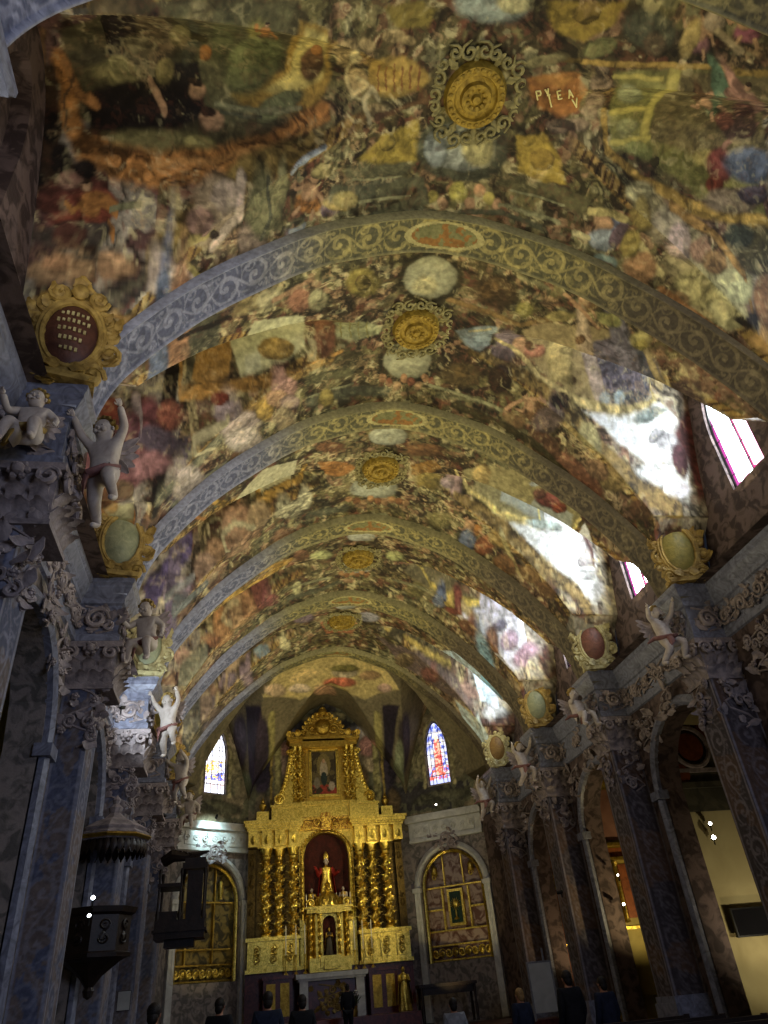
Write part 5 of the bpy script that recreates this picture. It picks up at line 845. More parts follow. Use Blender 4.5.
def cherub(pose,loc,rz,tilt=0,m='flesh',scale=1.0,label='',group=None,drape='drape'):
    root=empty('cherub_statue',loc,label,'statue',group,rz); root.rotation_euler=(tilt,0,rz); root.scale=(scale,)*3
    b=bpy.data.objects.new('body',CH[pose]); 
    if not b.data.materials: b.data.materials.append(M['flesh'])
    COL.objects.link(b); b.parent=root
    mb=MB()
    for i in range(26):
        t=i/25; e=math.pi*.5-t*1.5; a=i*2.4; q=.105*math.cos(e); py=.0+q*math.sin(a); pz=.52+.11*math.sin(e)
        if py>.045: py=.02
        mb.ball((q*math.cos(a),py,pz+.02),(.036,.036,.032),6)
    mb.build('hair',M['ochre'],root)
    mb=MB()
    for sx in (-1,1):
        for q in range(5): mb.leaf((sx*.05,-.09,.30-.02*q),(sx*(.8-.1*q),-.5,.75-.33*q),(0,-1,.2),.34-.03*q,.10,.25,.012,6,.1)
    mb.build('wings',M['stucco'],root)
    mb=MB(); 
    pts=[(-.17,.0,.06),(-.08,.14,.02),(.06,.16,-.02),(.17,.04,.0),(.2,-.08,.04),(.3,-.16,-.02)]
    mb.tube(pts,[.03,.05,.06,.055,.05,.02],8,.6); mb.tube([(.1,.14,0),(.12,.17,-.12),(.16,.12,-.22)],[.05,.05,.01],8,.5)
    mb.build('drapery',M[drape],root); return root
# ------------------------------------------------------------------ pilasters with stucco capitals
def leaf_cluster(mb,c,U,N,w,h,n,rnd,size=.22):
    """loose stucco foliage spread over a patch (U across, Z up, N towards the room)"""
    c=V3(c);U=V3(U);N=V3(N);Z=V3((0,0,1))
    mb.tube([c+U*(w*.42*math.sin(q*1.3))+Z*(h*(q/8-.5)) for q in range(9)],[.02]*9,5)
    for i in range(n):
        u=rnd.uniform(-.5,.5)*w; v=rnd.uniform(-.5,.5)*h; a=rnd.uniform(-2.6,2.6); up=Z*math.cos(a)+U*math.sin(a)
        mb.leaf(c+U*u+Z*v,up,N,size*rnd.uniform(.6,1.2),size*rnd.uniform(.35,.6),rnd.uniform(.3,.7),.015,5)
    for i in range(n//3):
        u=rnd.uniform(-.45,.45)*w; v=rnd.uniform(-.45,.45)*h; p=c+U*u+Z*v+N*.05
        for q in range(5): a=q*1.257; mb.ball(p+U*math.cos(a)*.035+Z*math.sin(a)*.035,(.028,.028,.028),6)
        mb.ball(p+N*.02,.025,6)
    for i in range(n//4):
        u=rnd.uniform(-.4,.4)*w; v=rnd.uniform(-.4,.4)*h; mb.scroll(c+U*u+Z*v+N*.04,U,Z,size*.4,1.3,.02,rnd.choice((-1,1)),12,rnd.uniform(0,6))
ordn=['nearest','second','third','fourth','fifth','farthest']
LABP={}
for sx,side in ((-1,'left'),(1,'right')):
    for k in range(6):
        if k==0: continue
        y=RY[k]; root=empty('pilaster',(sx*5.1,y+.085,0)); root['label']='grey blue painted pilaster with stucco capital, %s in view on the left wall'%['','nearest','second','third','fourth','farthest'][k] if sx<0 else 'dark scroll-painted pilaster with stucco capital, %s in view on the right wall'%['','nearest','second','third','fourth','farthest'][k]
        root['category']='pilaster'; root['group']='pilasters of the nave'
        T=Matrix.Translation((-sx*5.1,-y-.085,0))
        # shaft, a painted grid wrapped round three faces
        XF=4.76 if sx>0 else 4.98; path=[(5.42,y-.23),(XF,y-.23),(XF,y+.40),(5.42,y+.40)]; st=[.016,.018,.02,.035,.04,.05][k]; pts=[];uu=[];fc=[]
        for q in range(3):
            a,b=path[q],path[q+1]; L=math.hypot(b[0]-a[0],b[1]-a[1]); n=max(4,int(L/st))
            for i in range(n+(1 if q==2 else 0)): t=i/n; pts.append((a[0]+(b[0]-a[0])*t,a[1]+(b[1]-a[1])*t)); uu.append((t-.5)*L); fc.append((q,L/2))
        zs=np.arange(1.2,5.56,st*1.2); n1,n2=len(pts),len(zs); A=np.array(pts); Xg=np.repeat(A[:,0]*sx,n2);Yg=np.repeat(A[:,1],n2);Zg=np.tile(zs,n1); Ug=np.repeat(np.array(uu),n2); Q=np.repeat(np.array([f[0] for f in fc]),n2); HL=np.repeat(np.array([f[1] for f in fc]),n2)
        r=rinceau(Zg+.3*k,Ug,.24,.55,k)*(abs(Ug)<HL-.05); nn=fbm(Zg*2.2+k,Ug*2.2+Xg,4)
        if sx<0: g0,g1,o0=lin((80,84,104)),lin((104,92,88)),lin((142,142,156))
        else: g0,g1,o0=lin((66,58,60)),lin((88,68,56)),lin((140,132,136))
        col=g0*(nn>.5)[:,None]+g1*(nn<=.5)[:,None]; rr=(r*np.where(Q==1,.6,.35))[:,None]; col=col*(1-rr)+o0*rr
        ed=(abs(abs(Ug)-(HL-.035))<.02); col[ed]=o0*.8
        P=np.stack([Xg-sx*5.1,Yg-y-.085,Zg],1); so=grid_obj('shaft',P,n1,n2,col,M['painted']); so.parent=root
        mb=MB(); 
        for (d,z0,z1) in ((.16,0,.5),(.08,.5,.62),(.1,.62,1.12),(.05,1.12,1.22)): mb.box((0,0,(z0+z1)/2),(.68+d,.63+d*1.6,z1-z0))
        mb.build('base',M['marble'],root,smooth=False)
        # capital: bell, three faces of acanthus, volutes, abacus
        rnd=random.Random(k*7+sx); mb=MB(); fx=-sx*.34
        mb.box((0,0,5.86),(.70,.66,.62)); 
        mb.box((0,0,6.2),(.86,.80,.09)); mb.box((0,0,5.56),(.74,.70,.06))
        faces=[((fx,0),(0,1,0),(-sx,0,0),.64),((0,-.315),(1,0,0),(0,-1,0),.66),((0,.315),(1,0,0),(0,1,0),.66)]
        for (cx,cy),U,N,W in faces:
            U=V3(U);N=V3(N)
            for row,(z,nl,L) in enumerate(((5.58,4,.30),(5.74,3,.34))):
                for i in range(nl): u=(i-(nl-1)/2)*W/nl; mb.leaf(V3((cx,cy,z))+U*u,(0,0,1),N,L,.19,.62,.02,7,.3)
            for e in (-1,1): mb.scroll(V3((cx,cy,6.06))+U*e*W*.42+N*.10,U*e,(0,0,1),.12,1.5,.028,1,14)
            mb.ball(V3((cx,cy,6.12))+N*.12,(.07,.07,.07),8)
            for q in range(6): a=q*1.047; mb.ball(V3((cx,cy,6.12))+N*.10+U*math.cos(a)*.08+V3((0,0,math.sin(a)*.08)),(.04,.04,.04),6)
        mb.build('capital',M['stucco'],root)
        # drop of flowers and leaves under the capital, frieze foliage above it
        mb=MB(); leaf_cluster(mb,(fx if sx>0 else fx-.22,0,5.25),(0,1,0),(-sx,0,0),.5,.7,12,rnd,.24); mb.build('garland',M['stucco'],root)
        mb=MB(); leaf_cluster(mb,(0,-.32,5.15),(1,0,0),(0,-1,0),.55,.9,14,rnd,.24)
        mb.build('garland',M['stucco'],root)
        mb=MB(); leaf_cluster(mb,(fx,0,6.64),(0,1,0),(-sx,0,0),.5,.4,10,rnd,.2); leaf_cluster(mb,(0,-.30,6.64),(1,0,0),(0,-1,0),.6,.45,12,rnd,.22)
        mb.scroll((0,-.38,6.62),(1,0,0),(0,0,1),.18,1.6,.03); mb.build('frieze_foliage',M['stucco'],root)
# stucco foliage over the chapel arches and along the frieze
for sx,side in ((-1,'left'),(1,'right')):
    wall=bpy.data.objects['wall_'+side]; fr=bpy.data.objects['trim_7' if sx<0 else 'trim_8']; rnd=random.Random(5+sx)
    mb=MB(); mf=MB()
    for k in range(1,6):
        ym=(RY[k-1]+RY[k])/2; n=[0,16,22,18,12,9][k]
        for e in (-1,1): leaf_cluster(mb,(sx*5.37,ym+e*1.15,5.75),(0,1,0),(-sx,0,0),.8,.7,n,rnd,.26)
        leaf_cluster(mb,(sx*5.3,ym,5.95),(0,1,0),(-sx,0,0),.5,.5,n//2,rnd,.28)
        for i in range(7 if k<4 else 4):
            u=-1.5+3.0*i/(6 if k<4 else 3); leaf_cluster(mf,(sx*5.38,ym+u,6.62),(0,1,0),(-sx,0,0),.35,.35,5,rnd,.2); mf.scroll((sx*5.36,ym+u+.2,6.62),(0,1,0),(0,0,1),.16,1.6,.025,1 if i%2 else -1)
    a=mb.build('foliage_relief',M['stucco'],wall); b=mf.build('foliage_relief',M['stucco'],fr)
# pendant keystone figures and cherubs at the cornice
poses=['reach','climb','sit','climb','reach','sit']
posw={'reach':'reaching out','climb':'climbing','sit':'seated'}
for sx,side in ((-1,'left'),(1,'right')):
    for k in range(1,6):
        y=RY[k]; p=poses[(k+(0 if sx<0 else 2))%6]
        cherub(p,(sx*4.38,y+.02,6.35),(math.radians(200) if sx>0 else math.radians(160)),-.25 if sx<0 else .1,scale=1.05,
          label='pale stucco cherub %s on the %s %s pilaster below the cornice'%(posw[p],['','nearest','second','third','fourth','farthest'][k],side),group='cherubs along the cornices')
# second small cherub on the near face of the nearest left pilaster
cherub('sit',(-5.0,5.72,6.35),math.radians(180),0,scale=.9,label='ochre stucco cherub seated on the front face of the nearest left pilaster',group='cherubs along the cornices',drape='ochre')
# ------------------------------------------------------------------ gilded cartouches standing on the cornice
def cartouche(loc,rz,tilt,sz,panel,frame,label,lines=0):
    root=empty('cartouche',loc,label,'cartouche','cartouches standing on the cornice'); root.rotation_euler=(tilt,0,rz); root.scale=(sz*.95,sz,sz*1.05)
    X=V3((1,0,0));Z=V3((0,0,1)); rnd=random.Random(int(abs(loc[1])*10))
    mb=MB(); vs=[];n=28
    rows=[]
    for j in range(8):
        t=j/7; rows.append([V3((.30*t*math.cos(2*math.pi*i/n),-.16+.10*t*t,.62+.42*t*math.sin(2*math.pi*i/n))) for i in range(n+1)])
    strip(mb,rows); strip(mb,[rows[-1],[p+V3((0,.08,0)) for p in rows[-1]]]); mb.build('panel',panel,root)
    mb=MB(); ring=[V3((.32*math.cos(a),-.08,.62+.44*math.sin(a))) for a in [2*math.pi*i/32 for i in range(33)]]; mb.tube(ring,.035,6); mb.tube([p+V3((0,.03,0))+(p-V3((0,-.08,.62)))*.12 for p in ring],.05,6)
    for i in range(14):
        a=2*math.pi*i/14+.2; c=V3((.42*math.cos(a),-.05,.62+.54*math.sin(a))); ux=V3((math.cos(a),0,math.sin(a))); uy=V3((-math.sin(a),0,math.cos(a)))
        mb.scroll(c+ux*(.03*math.sin(i*5)),ux,uy,.12+.05*math.sin(i*3),1.5,.03,1 if (i*7)%3 else -1,14,math.pi+rnd.uniform(-.8,.8)); mb.leaf(c-ux*.06,ux,(0,-1,0),.2,.1,.5,.015,5)
    for e in (-1,1):
        mb.scroll((e*.30,-.08,.12),(e,0,0),(0,0,1),.15,1.5,.04,1,14); mb.scroll((e*.22,-.08,1.16),(e,0,0),(0,0,1),.12,1.5,.035,-1,14); mb.leaf((e*.1,-.1,.25),(e*.4,0,-1),(0,-1,0),.25,.16,.5)
    mb.ball((0,-.12,1.2),(.1,.07,.11),10); mb.leaf((0,-.1,1.22),(0,0,1),(0,-1,0),.22,.2,.6); mb.box((0,0,.04),(.7,.3,.08))
    for i in range(8):
        a=2*math.pi*i/8+.5; c=V3((.50*math.cos(a),-.02,.62+.60*math.sin(a))); ux=V3((math.cos(a),0,math.sin(a))); uy=V3((-math.sin(a),0,math.cos(a)))
        mb.leaf(c-ux*.1,ux+uy*rnd.uniform(-.6,.6),(0,-1,0),.3,.15,.6,.015,6); mb.scroll(c,uy,ux,.09,1.3,.022,rnd.choice((-1,1)),10,rnd.uniform(0,3))
    mb.build('scroll_frame',frame,root)
    if lines:
        mb=MB()
        for j in range(lines):
            z=.86-.12*j; n=7-abs(j-1)
            for q in range(n): x=(q-(n-1)/2)*.055; t=max(0,1-(x/.3)**2-((z-.62)/.42)**2); mb.box((x,-.172+.10*(1-t)+.0,z),(.03,.012,.05 if (q*3+j)%4 else .03))
        mb.build('inscription',M['cream'],root)
    return root
pan=[None,mat('dark_inscribed_panel',srgb((60,36,30)),srgb((90,55,42)),.5),mat('green_gold_panel',srgb((100,96,50)),srgb((150,135,70)),.5),mat('brown_panel',srgb((80,48,42)),srgb((120,78,62)),.5),mat('grey_green_panel',srgb((110,115,90)),srgb((150,150,115)),.5),mat('brown_gold_panel',srgb((96,70,36)),srgb((130,100,52)),.5)]
descL=['','big dark-panelled','yellow and green','pale cream scrolled','small ochre','farthest ochre']; descR=['','nearest ochre','large oval olive-panelled','cream scrolled brown-panelled','yellow green-panelled','small brown-panelled']
for k in range(1,6):
    fl=[0,'ochre','ochre','cream','ochre','ochre'][k]; fr=[0,'ochre','ochre','cream','ochre','cream'][k]
    cartouche((-4.9,RY[k]-.36,7.29),math.radians(14),.10,[0,1.0,.95,.95,.8,.75][k],pan[[0,1,4,4,2,2][k]],M[fl],'%s cartouche on the left cornice beside the %s pilaster'%(descL[k],['','nearest','second','third','fourth','farthest'][k]),lines=5 if k==1 else 0)
    cartouche((4.9,RY[k]-.36,7.29),math.radians(-14),.10,[0,1.0,1.0,.95,.9,.85][k],pan[[0,5,2,3,4,5][k]],M[fr],'%s cartouche on the right cornice beside the %s pilaster'%(descR[k],['','nearest','second','third','fourth','farthest'][k]))
# ------------------------------------------------------------------ bosses at the crown of each bay
def boss(k):
    y=(RY[k]+RY[k+1])/2; root=empty('ceiling_boss',(0,y,11.58),'gilded round ceiling boss in leafy scrolls, %s from the altar'%['farthest','fourth','third','second','first'][k],'ceiling boss','gilded bosses along the vault crown')
    R=Matrix.Rotation(math.pi,3,'X'); mb=MB()
    mb.lathe((0,0,0),[(0.0,.19),(.05,.185),(.07,.13),(.11,.12),(.15,.17),(.20,.17),(.22,.11),(.28,.1),(.30,.14),(.40,.13),(.43,.05),(.44,0)],28,R)
    mb.build('rosette_disc',M['boss'],root)
    mb=MB()
    for i in range(24): a=i*math.pi/12; mb.ball((.355*math.cos(a),.355*math.sin(a),-.14),(.04,.04,.03),6)
    mb.build('bead_ring',M['boss'],root); mb=MB()
    for i in range(10): a=i*math.pi/5; mb.leaf((.10*math.cos(a),.10*math.sin(a),-.15),(math.cos(a),math.sin(a),0),(0,0,-1),.12,.07,.4,.012,5)
    mb.build('petals',M['boss'],root)
    mb=MB(); rr=random.Random(k)
    for i in range(10):
        a=i*math.pi/5+.1; ux=V3((math.cos(a),math.sin(a),0));uy=V3((-math.sin(a),math.cos(a),0))
        for e in (-1,1): mb.scroll(ux*(.56+.07*(i%3==0))+uy*e*.10+V3((0,0,-.06)),ux,uy*e,.095+.02*(i%2),1.3,.022,1,12,rr.uniform(-.6,.6),.05)
        mb.leaf(ux*.42+V3((0,0,-.03)),ux,(0,0,-1),.24,.1,.35,.012,6)
    mb.build('leaf_scrolls',M['bosscroll'],root); return root
M['boss']=mat('boss_gold',srgb((112,90,30)),srgb((178,150,62)),.45,.3,scale=9,bump=.2); M['bosscroll']=mat('boss_scrolls',srgb((92,86,52)),srgb((160,150,98)),.5,scale=9,bump=.2)
for k in range(5): boss(k)
# gilt letters painted in relief on the shield beside the nearest boss: P / VTI / E / AV
mb=MB()
for pl in INSCRIPTION:
    pts=[]
    for (a,b),(c,d) in zip(pl[:-1],pl[1:]):
        for t in (0,.5,1): s_=a+(c-a)*t; y_=b+(d-b)*t; x_=float(x_of_s(s_)); pts.append((x_,y_,float(vault_z(x_,y_))-.012))
    mb.tube(pts,.011,5)
o=mb.build('inscription',mat('pale_gold_lettering',srgb((225,210,130)),srgb((240,230,160)),.4,bump=0),bpy.data.objects['ceiling'])
# ------------------------------------------------------------------ statues in robes
def statue(name,loc,h,rz,label,cat,group=None,robe='redcloth',body='gold',mitre=False,arms='out',skin='flesh',parent=None):
    if parent is None: root=empty(name,loc,label,cat,group,rz)
    else: root=empty(name,loc,rz=rz); root.parent=parent
    k=h/1.7; mb=MB(); n=28; prof=[(.30,0),(.31,.05),(.27,.4),(.23,.8),(.19,1.0),(.17,1.1),(.21,1.28),(.20,1.38),(.07,1.46),(.055,1.5)]
    vs=[]
    for i in range(n):
        a=2*math.pi*i/n
        for r,z in prof: f=1+.10*math.sin(a*7+z*2)*(1-z/1.5); vs.append(V3((r*f*math.cos(a),r*f*.72*math.sin(a),z))*k)
    m=len(prof); mb.add(vs,[(i*m+q,((i+1)%n)*m+q,((i+1)%n)*m+q+1,i*m+q+1) for i in range(n) for q in range(m-1)]); mb.build('robe',M[body],root)
    mb=MB()
    mb.ball((0,-.01*k,1.6*k),(.085*k,.10*k,.12*k),12); mb.tube([(0,0,1.44*k),(0,0,1.55*k)],.05*k,8); mb.ball((0,-.11*k,1.59*k),(.015*k,.02*k,.025*k),6); mb.ball((0,-.095*k,1.545*k),(.03*k,.012*k,.008*k),6)
    for e in (-1,1):
        mb.ball((e*.033*k,-.095*k,1.62*k),(.012*k,.01*k,.008*k),6); mb.ball((e*.085*k,0,1.59*k),(.012*k,.02*k,.03*k),6)
    mb.build('head',M[skin],root)
    mb=MB()
    for e in (-1,1):
        if arms=='out': P=[(e*.18,0,1.36),(e*.30,-.08,1.15),(e*.40,-.25,1.22 if e>0 else 1.35)]
        else: P=[(e*.18,0,1.36),(e*.24,-.12,1.12),(e*.05,-.26,1.2)]
        P=[V3(p)*k for p in P]; mb.tube(P,[.085*k,.075*k,.05*k],8); mb.ball(P[-1],.045*k,8); d=(P[-1]-P[-2]).normalized(); s_=d.cross(V3((0,0,1))).normalized()
        for q in range(4): o=P[-1]+s_*(q-1.5)*.02*k+d*.03*k; mb.tube([o,o+d*(.05+.008*q)*k,o+(d*.07+V3((0,0,-.02)))*k],[.011*k,.01*k,.007*k],5)
        o=P[-1]+s_*.04*k; mb.tube([o,o+(s_+d)*.03*k],[.012*k,.008*k],5)
    mb.build('arms',M[robe],root)
    mb=MB(); n=18; rows=[]
    for j in range(9):
        t=j/8; rows.append([V3(((.22+.16*t)*math.cos(a),(.16+.13*t)*math.sin(a)*(1+.1*math.sin(a*9)),1.40-1.15*t))*k for a in [math.radians(-25+230*i/n) for i in range(n+1)]])
    strip(mb,rows); mb.build('cape',M[robe],root)
    mb=MB()
    if mitre: mb.lathe((0,0,1.66*k),[(.09*k,0),(.11*k,.1*k),(.07*k,.2*k),(.0,.28*k)],10,None,sq=(1,.5)); mb.build('mitre',M['gold'],root)
    else: mb.ball((0,.025*k,1.64*k),(.092*k,.09*k,.11*k),10); mb.build('hair',M['hair'],root)
    return root
def twisted(mb,c,z0,z1,r,amp,turns,n=60,m=12,vine=True):
    P=[];rr=[]
    for i in range(n+1):
        t=i/n; a=t*turns*2*math.pi; P.append((c[0]+amp*math.cos(a),c[1]+amp*math.sin(a),z0+(z1-z0)*t)); rr.append(r*(1+.08*math.cos(a*2)))
    mb.tube(P,rr,m)
    if vine:
        for i in range(int(turns*9)):
            t=(i+.5)/(turns*9); a=t*turns*2*math.pi; p=V3((c[0]+amp*math.cos(a),c[1]+amp*math.sin(a),z0+(z1-z0)*t)); b=a*1.0+i*1.1; o=V3((math.cos(b)*r,-abs(math.sin(b))*r,0)); mb.ball(p+o,(.042,.042,.042),6); mb.leaf(p+o,(math.cos(b),-.2,.8),o.normalized(),.14,.09,.5,.012,4)
def bx(mb,x0,x1,y0,y1,z0,z1): mb.box(((x0+x1)/2,(y0+y1)/2,(z0+z1)/2),(x1-x0,y1-y0,z1-z0))
# ------------------------------------------------------------------ high altar retable
RC=(-.18,25.75,.95)
ret=empty('altarpiece',RC,'towering gilded high altarpiece with twisted columns in the apse','altarpiece')
def L(z): return z-.95
mb=MB(); bx(mb,-2.55,-.85,-.25,.28,0,L(2.57)); bx(mb,.85,2.55,-.25,.28,0,L(2.57)); bx(mb,-.85,.85,0,.28,0,L(2.57)); mb.build('plinth',M['redmarble'],ret,False)
for a,b in ((-2.5,-.95),(.95,2.5)):
    mb=MB(); bx(mb,a-.06,b+.06,-.42,.28,L(2.57),L(2.67)); bx(mb,a,b,-.36,.28,L(2.67),L(3.38)); bx(mb,a-.06,b+.06,-.44,.28,L(3.38),L(3.48)); 
    for q in (0,1,2): 
        cx=a+.28+q*.50; bx(mb,cx-.17,cx+.17,-.42,-.36,L(2.74),L(3.32)); 
        for e in (-1,1): mb.scroll((cx,-.44,L(3.03)+e*.13),(0,0,e),(e,0,0),.11,1.6,.022); mb.leaf((cx,-.43,L(3.03)),(e,0,.2),(0,-1,0),.13,.09,.4,.01,5)
    mb.build('predella',M['gold'],ret)
mb=MB(); 
for e in (-1,1):
    mb=MB(); bx(mb,e*1.68-.82,e*1.68+.82,.1,.28,L(3.4),L(6.1))
    bx(mb,e*2.42-.12,e*2.42+.12,-.08,.2,L(3.48),L(6.0)); 
    for z in (4.2,5.0,5.6): mb.ball((e*2.42,-.1,L(z)),(.07,.03,.12),8); mb.scroll((e*2.42,-.1,L(z+.2)),(1,0,0),(0,0,1),.08,1.3,.015)
    mb.build('back_panel',M['goldshade'],ret)
for cx in (-1.96,-1.54,-1.09,1.08,1.51,1.95):
    y=-.22 if abs(cx)!=1.54 and abs(cx)!=1.51 else -.05
    mb=MB(); twisted(mb,(cx,y),L(3.62),L(5.62),.105,.05,5.5); tc_=mb.build('twisted_column',M['gold'],ret)
    mb=MB(); mb.lathe((cx,y,L(3.48)),[(.17,0),(.17,.05),(.13,.08),(.15,.12),(.11,.15)],14); mb.build('column_base',M['gold'],tc_)
    mb=MB(); mb.lathe((cx,y,L(5.6)),[(.11,0),(.14,.03),(.12,.06),(.14,.2),(.2,.34),(.2,.38)],14)
    for i in range(8): a=i*math.pi/4; mb.leaf((cx+.1*math.cos(a),y+.1*math.sin(a),L(5.66)),(0,0,1),(math.cos(a),math.sin(a),0),.2,.1,.7,.012,5)
    bx(mb,cx-.19,cx+.19,y-.19,y+.19,L(5.97),L(6.03)); mb.build('column_capital',M['gold'],tc_)
# central niche
g=round_arch(.74,5.75,.66)
mb=MB(); open_wall(mb,(0,.02,0),(1,0,0),(0,1,0),-.9,.9,L(2.6),L(6.55),.74,L(3.9),lambda u:L(g(u)),.26); mb.build('niche_front',M['gold'],ret,False)
mb=MB(); arch_trim(mb,(0,0,0),(1,0,0),(0,1,0),lambda u:L(g(u)),.74,L(3.9),.13,.08,30)
for i in range(26):
    a=math.pi*i/25; c=V3((.84*math.cos(a),-.08,L(5.75)+.76*math.sin(a))); mb.ball(c,(.04,.04,.04),6)
for e in (-1,1):
    for i in range(10): mb.leaf((e*.82,-.06,L(4.0+i*.17)),(e*.2,0,1),(0,-1,0),.18,.12,.5,.01,5)
mb.build('niche_arch',M['gold'],ret)
mb=MB(); bx(mb,-.86,.86,.27,.29,L(3.5),L(6.5)); mb.build('niche_back',M['velvet'],ret,False)
mb=MB(); bx(mb,-.74,.74,-.2,.26,L(3.8),L(3.92)); bx(mb,-.6,.6,-.1,.26,L(3.92),L(4.1)); mb.build('niche_shelf',M['golddark'],ret,False)
# entablature, broken round the niche, and cornice
for a,b in ((-2.55,-.9),(.9,2.55)):
    mb=MB(); bx(mb,a,b,-.05,.28,L(6.03),L(6.5))
    for cx in (-1.96,-1.54,-1.09,1.08,1.51,1.95,-2.4,2.4):
        if a<cx<b: bx(mb,cx-.15,cx+.15,-.38,0,L(6.03),L(6.55)); mb.leaf((cx,-.39,L(6.1)),(0,0,1),(0,-1,0),.3,.16,.4,.012)
    bx(mb,a-.04,b+.04,-.42,.28,L(6.5),L(6.58)); bx(mb,a-.12,b+.12,-.52,.28,L(6.62),L(6.72)); bx(mb,a-.08,b+.08,-.46,.28,L(6.58),L(6.62)); bx(mb,a-.16,b+.16,-.56,.28,L(6.72),L(6.8))
    for i in range(14): bx(mb,a+i*(b-a)/14+.02,a+i*(b-a)/14+.08,-.5,-.42,L(6.56),L(6.62))
    mb.build('cornice',M['gold'],ret,False)
mb=MB(); bx(mb,-.9,.9,-.1,.28,L(6.5),L(6.8)); bx(mb,-.95,.95,-.2,.28,L(6.8),L(6.9)); bx(mb,-.16,.16,-.3,0,L(6.45),L(7.0)); 
for e in (-1,1): mb.scroll((e*.3,-.2,L(6.72)),(-e,0,0),(0,0,1),.15,1.5,.03); mb.leaf((e*.2,-.15,L(6.6)),(e,0,.1),(0,-1,0),.35,.2,.4)
mb.build('keystone_panel',M['goldred'],ret,False)
# attic storey
mb=MB(); bx(mb,-1.7,1.7,-.15,.28,L(6.8),L(7.3)); 
for e in (-1,1):
    bx(mb,e*1.45-.36,e*1.45+.36,-.3,.2,L(6.85),L(7.28)); bx(mb,e*2.1-.2,e*2.1+.2,-.3,.2,L(6.8),L(7.12)); bx(mb,e*.95-.14,e*.95+.14,-.32,.2,L(6.85),L(7.34)); bx(mb,e*1.45-.4,e*1.45+.4,-.34,.2,L(7.22),L(7.3))
bx(mb,-1.0,1.0,-.2,.28,L(7.28),L(7.4)); mb.build('attic_base',M['gold'],ret,False)
mb=MB(); bx(mb,-1.05,1.05,.05,.28,L(7.3),L(9.5)); bx(mb,-.62,.62,-.02,.1,L(7.4),L(9.3)); mb.build('attic_panel',M['golddark'],ret,False)
mb=MB()
for (x0,x1,z0,z1) in ((-.52,-.43,7.6,9.15),(.43,.52,7.6,9.15),(-.52,.52,7.55,7.64),(-.52,.52,9.1,9.19)): bx(mb,x0,x1,-.12,0,L(z0),L(z1))
for i in range(30):
    for e in (-1,1): mb.ball((e*.475,-.13,L(7.62+i*.05)),(.022,.022,.022),5)
mb.build('picture_frame',M['gold'],ret,False)
# painted picture of the attic
nx,nz=40,60; xs=np.linspace(-.44,.44,nx); zs=np.linspace(7.62,9.12,nz); Xg,Zg=np.meshgrid(xs,zs,indexing='ij'); u=Xg.ravel()/.44; v=(Zg.ravel()-8.37)/.75
n_=fbm(u*3,v*4,4); c=np.zeros((nx*nz,3)); c[:]=lin((60,50,32)); c[n_>.55]=lin((96,84,52)); c[(np.hypot(u,(v-.35))<.55)]=lin((120,105,62)); c[(np.hypot(u/.3,(v-.1)/.5)<1)]=lin((165,150,125)); c[(np.hypot(u/.25,(v+.25)/.3)<1)]=lin((40,52,48)); c[np.hypot(u,v-.55)<.1]=lin((180,140,105)); c[(v<-.55)&(n_>.45)]=lin((150,60,45)); c[(np.hypot((u-.6)/.25,(v+.6)/.2)<1)]=lin((165,150,130)); c[(np.hypot((u+.55)/.25,(v+.45)/.25)<1)]=lin((120,110,90))
po=grid_obj('painting',np.stack([Xg.ravel(),np.full(nx*nz,-.05),Zg.ravel()-.95],1),nx,nz,c,M['painted']); po.parent=ret
for e in (-1,1):
    for cx in (.82,1.02):
        mb=MB(); twisted(mb,(e*cx,-.12),L(7.5),L(9.1),.065,.03,5); mb.lathe((e*cx,-.12,L(7.38)),[(.11,0),(.11,.04),(.07,.12)],10); mb.lathe((e*cx,-.12,L(9.1)),[(.07,0),(.08,.1),(.12,.2),(.12,.24)],10); mb.build('small_twisted_column',M['gold'],ret)
    # side volute buttress
    mb=MB(); P=[(e*1.18,9.2),(e*1.3,8.6),(e*1.42,8.0),(e*1.62,7.6),(e*1.75,7.32)]
    vs=[];
    for (x,z) in P: vs+= [(x,-.18,L(z)),(x,.1,L(z)),(e*1.08,-.18,L(z)),(e*1.08,.1,L(z))]
    fs=[]
    for i in range(4): a=i*4; fs+=[(a,a+4,a+5,a+1),(a,a+2,a+6,a+4),(a+1,a+5,a+7,a+3)]
    fs+=[(0,1,3,2),(16,18,19,17)]; mb.add(vs,fs)
    for i in range(16): t=i/15; z=9.1-1.7*t; x=1.2+.45*t**1.5; mb.leaf((e*(x-.08),-.19,L(z-.1)),(e*.5,0,1),(0,-1,0),.2,.12,.6,.012,5); mb.ball((e*(x-.12),-.2,L(z)),(.04,.04,.04),6)
    mb.scroll((e*1.55,-.2,L(7.5)),(-e,0,0),(0,0,1),.2,1.7,.04); mb.scroll((e*1.2,-.2,L(9.05)),(e,0,0),(0,0,1),.12,1.5,.03); mb.build('volute',M['gold'],ret)
    for cx in (2.1,):
        mb=MB(); mb.lathe((e*cx,-.1,L(7.12)),[(.08,0),(.05,.06),(.12,.16),(.13,.24),(.06,.32),(.07,.36),(.02,.44),(0,.5)],12); mb.build('urn_finial',M['golddark'],ret)
mb=MB(); bx(mb,-1.2,1.2,-.25,.28,L(9.28),L(9.42)); bx(mb,-1.3,1.3,-.34,.28,L(9.48),L(9.58)); bx(mb,-1.25,1.25,-.3,.28,L(9.42),L(9.48)); bx(mb,-.75,.75,-.3,.2,L(9.2),L(9.5))
for e in (-1,1): mb.leaf((e*1.2,-.3,L(9.58)),(e*.3,0,1),(0,-1,0),.28,.2,.5); mb.scroll((e*1.1,-.3,L(9.66)),(-e,0,0),(0,0,1),.1,1.4,.025)
mb.build('attic_cornice',M['golddark'],ret,False)
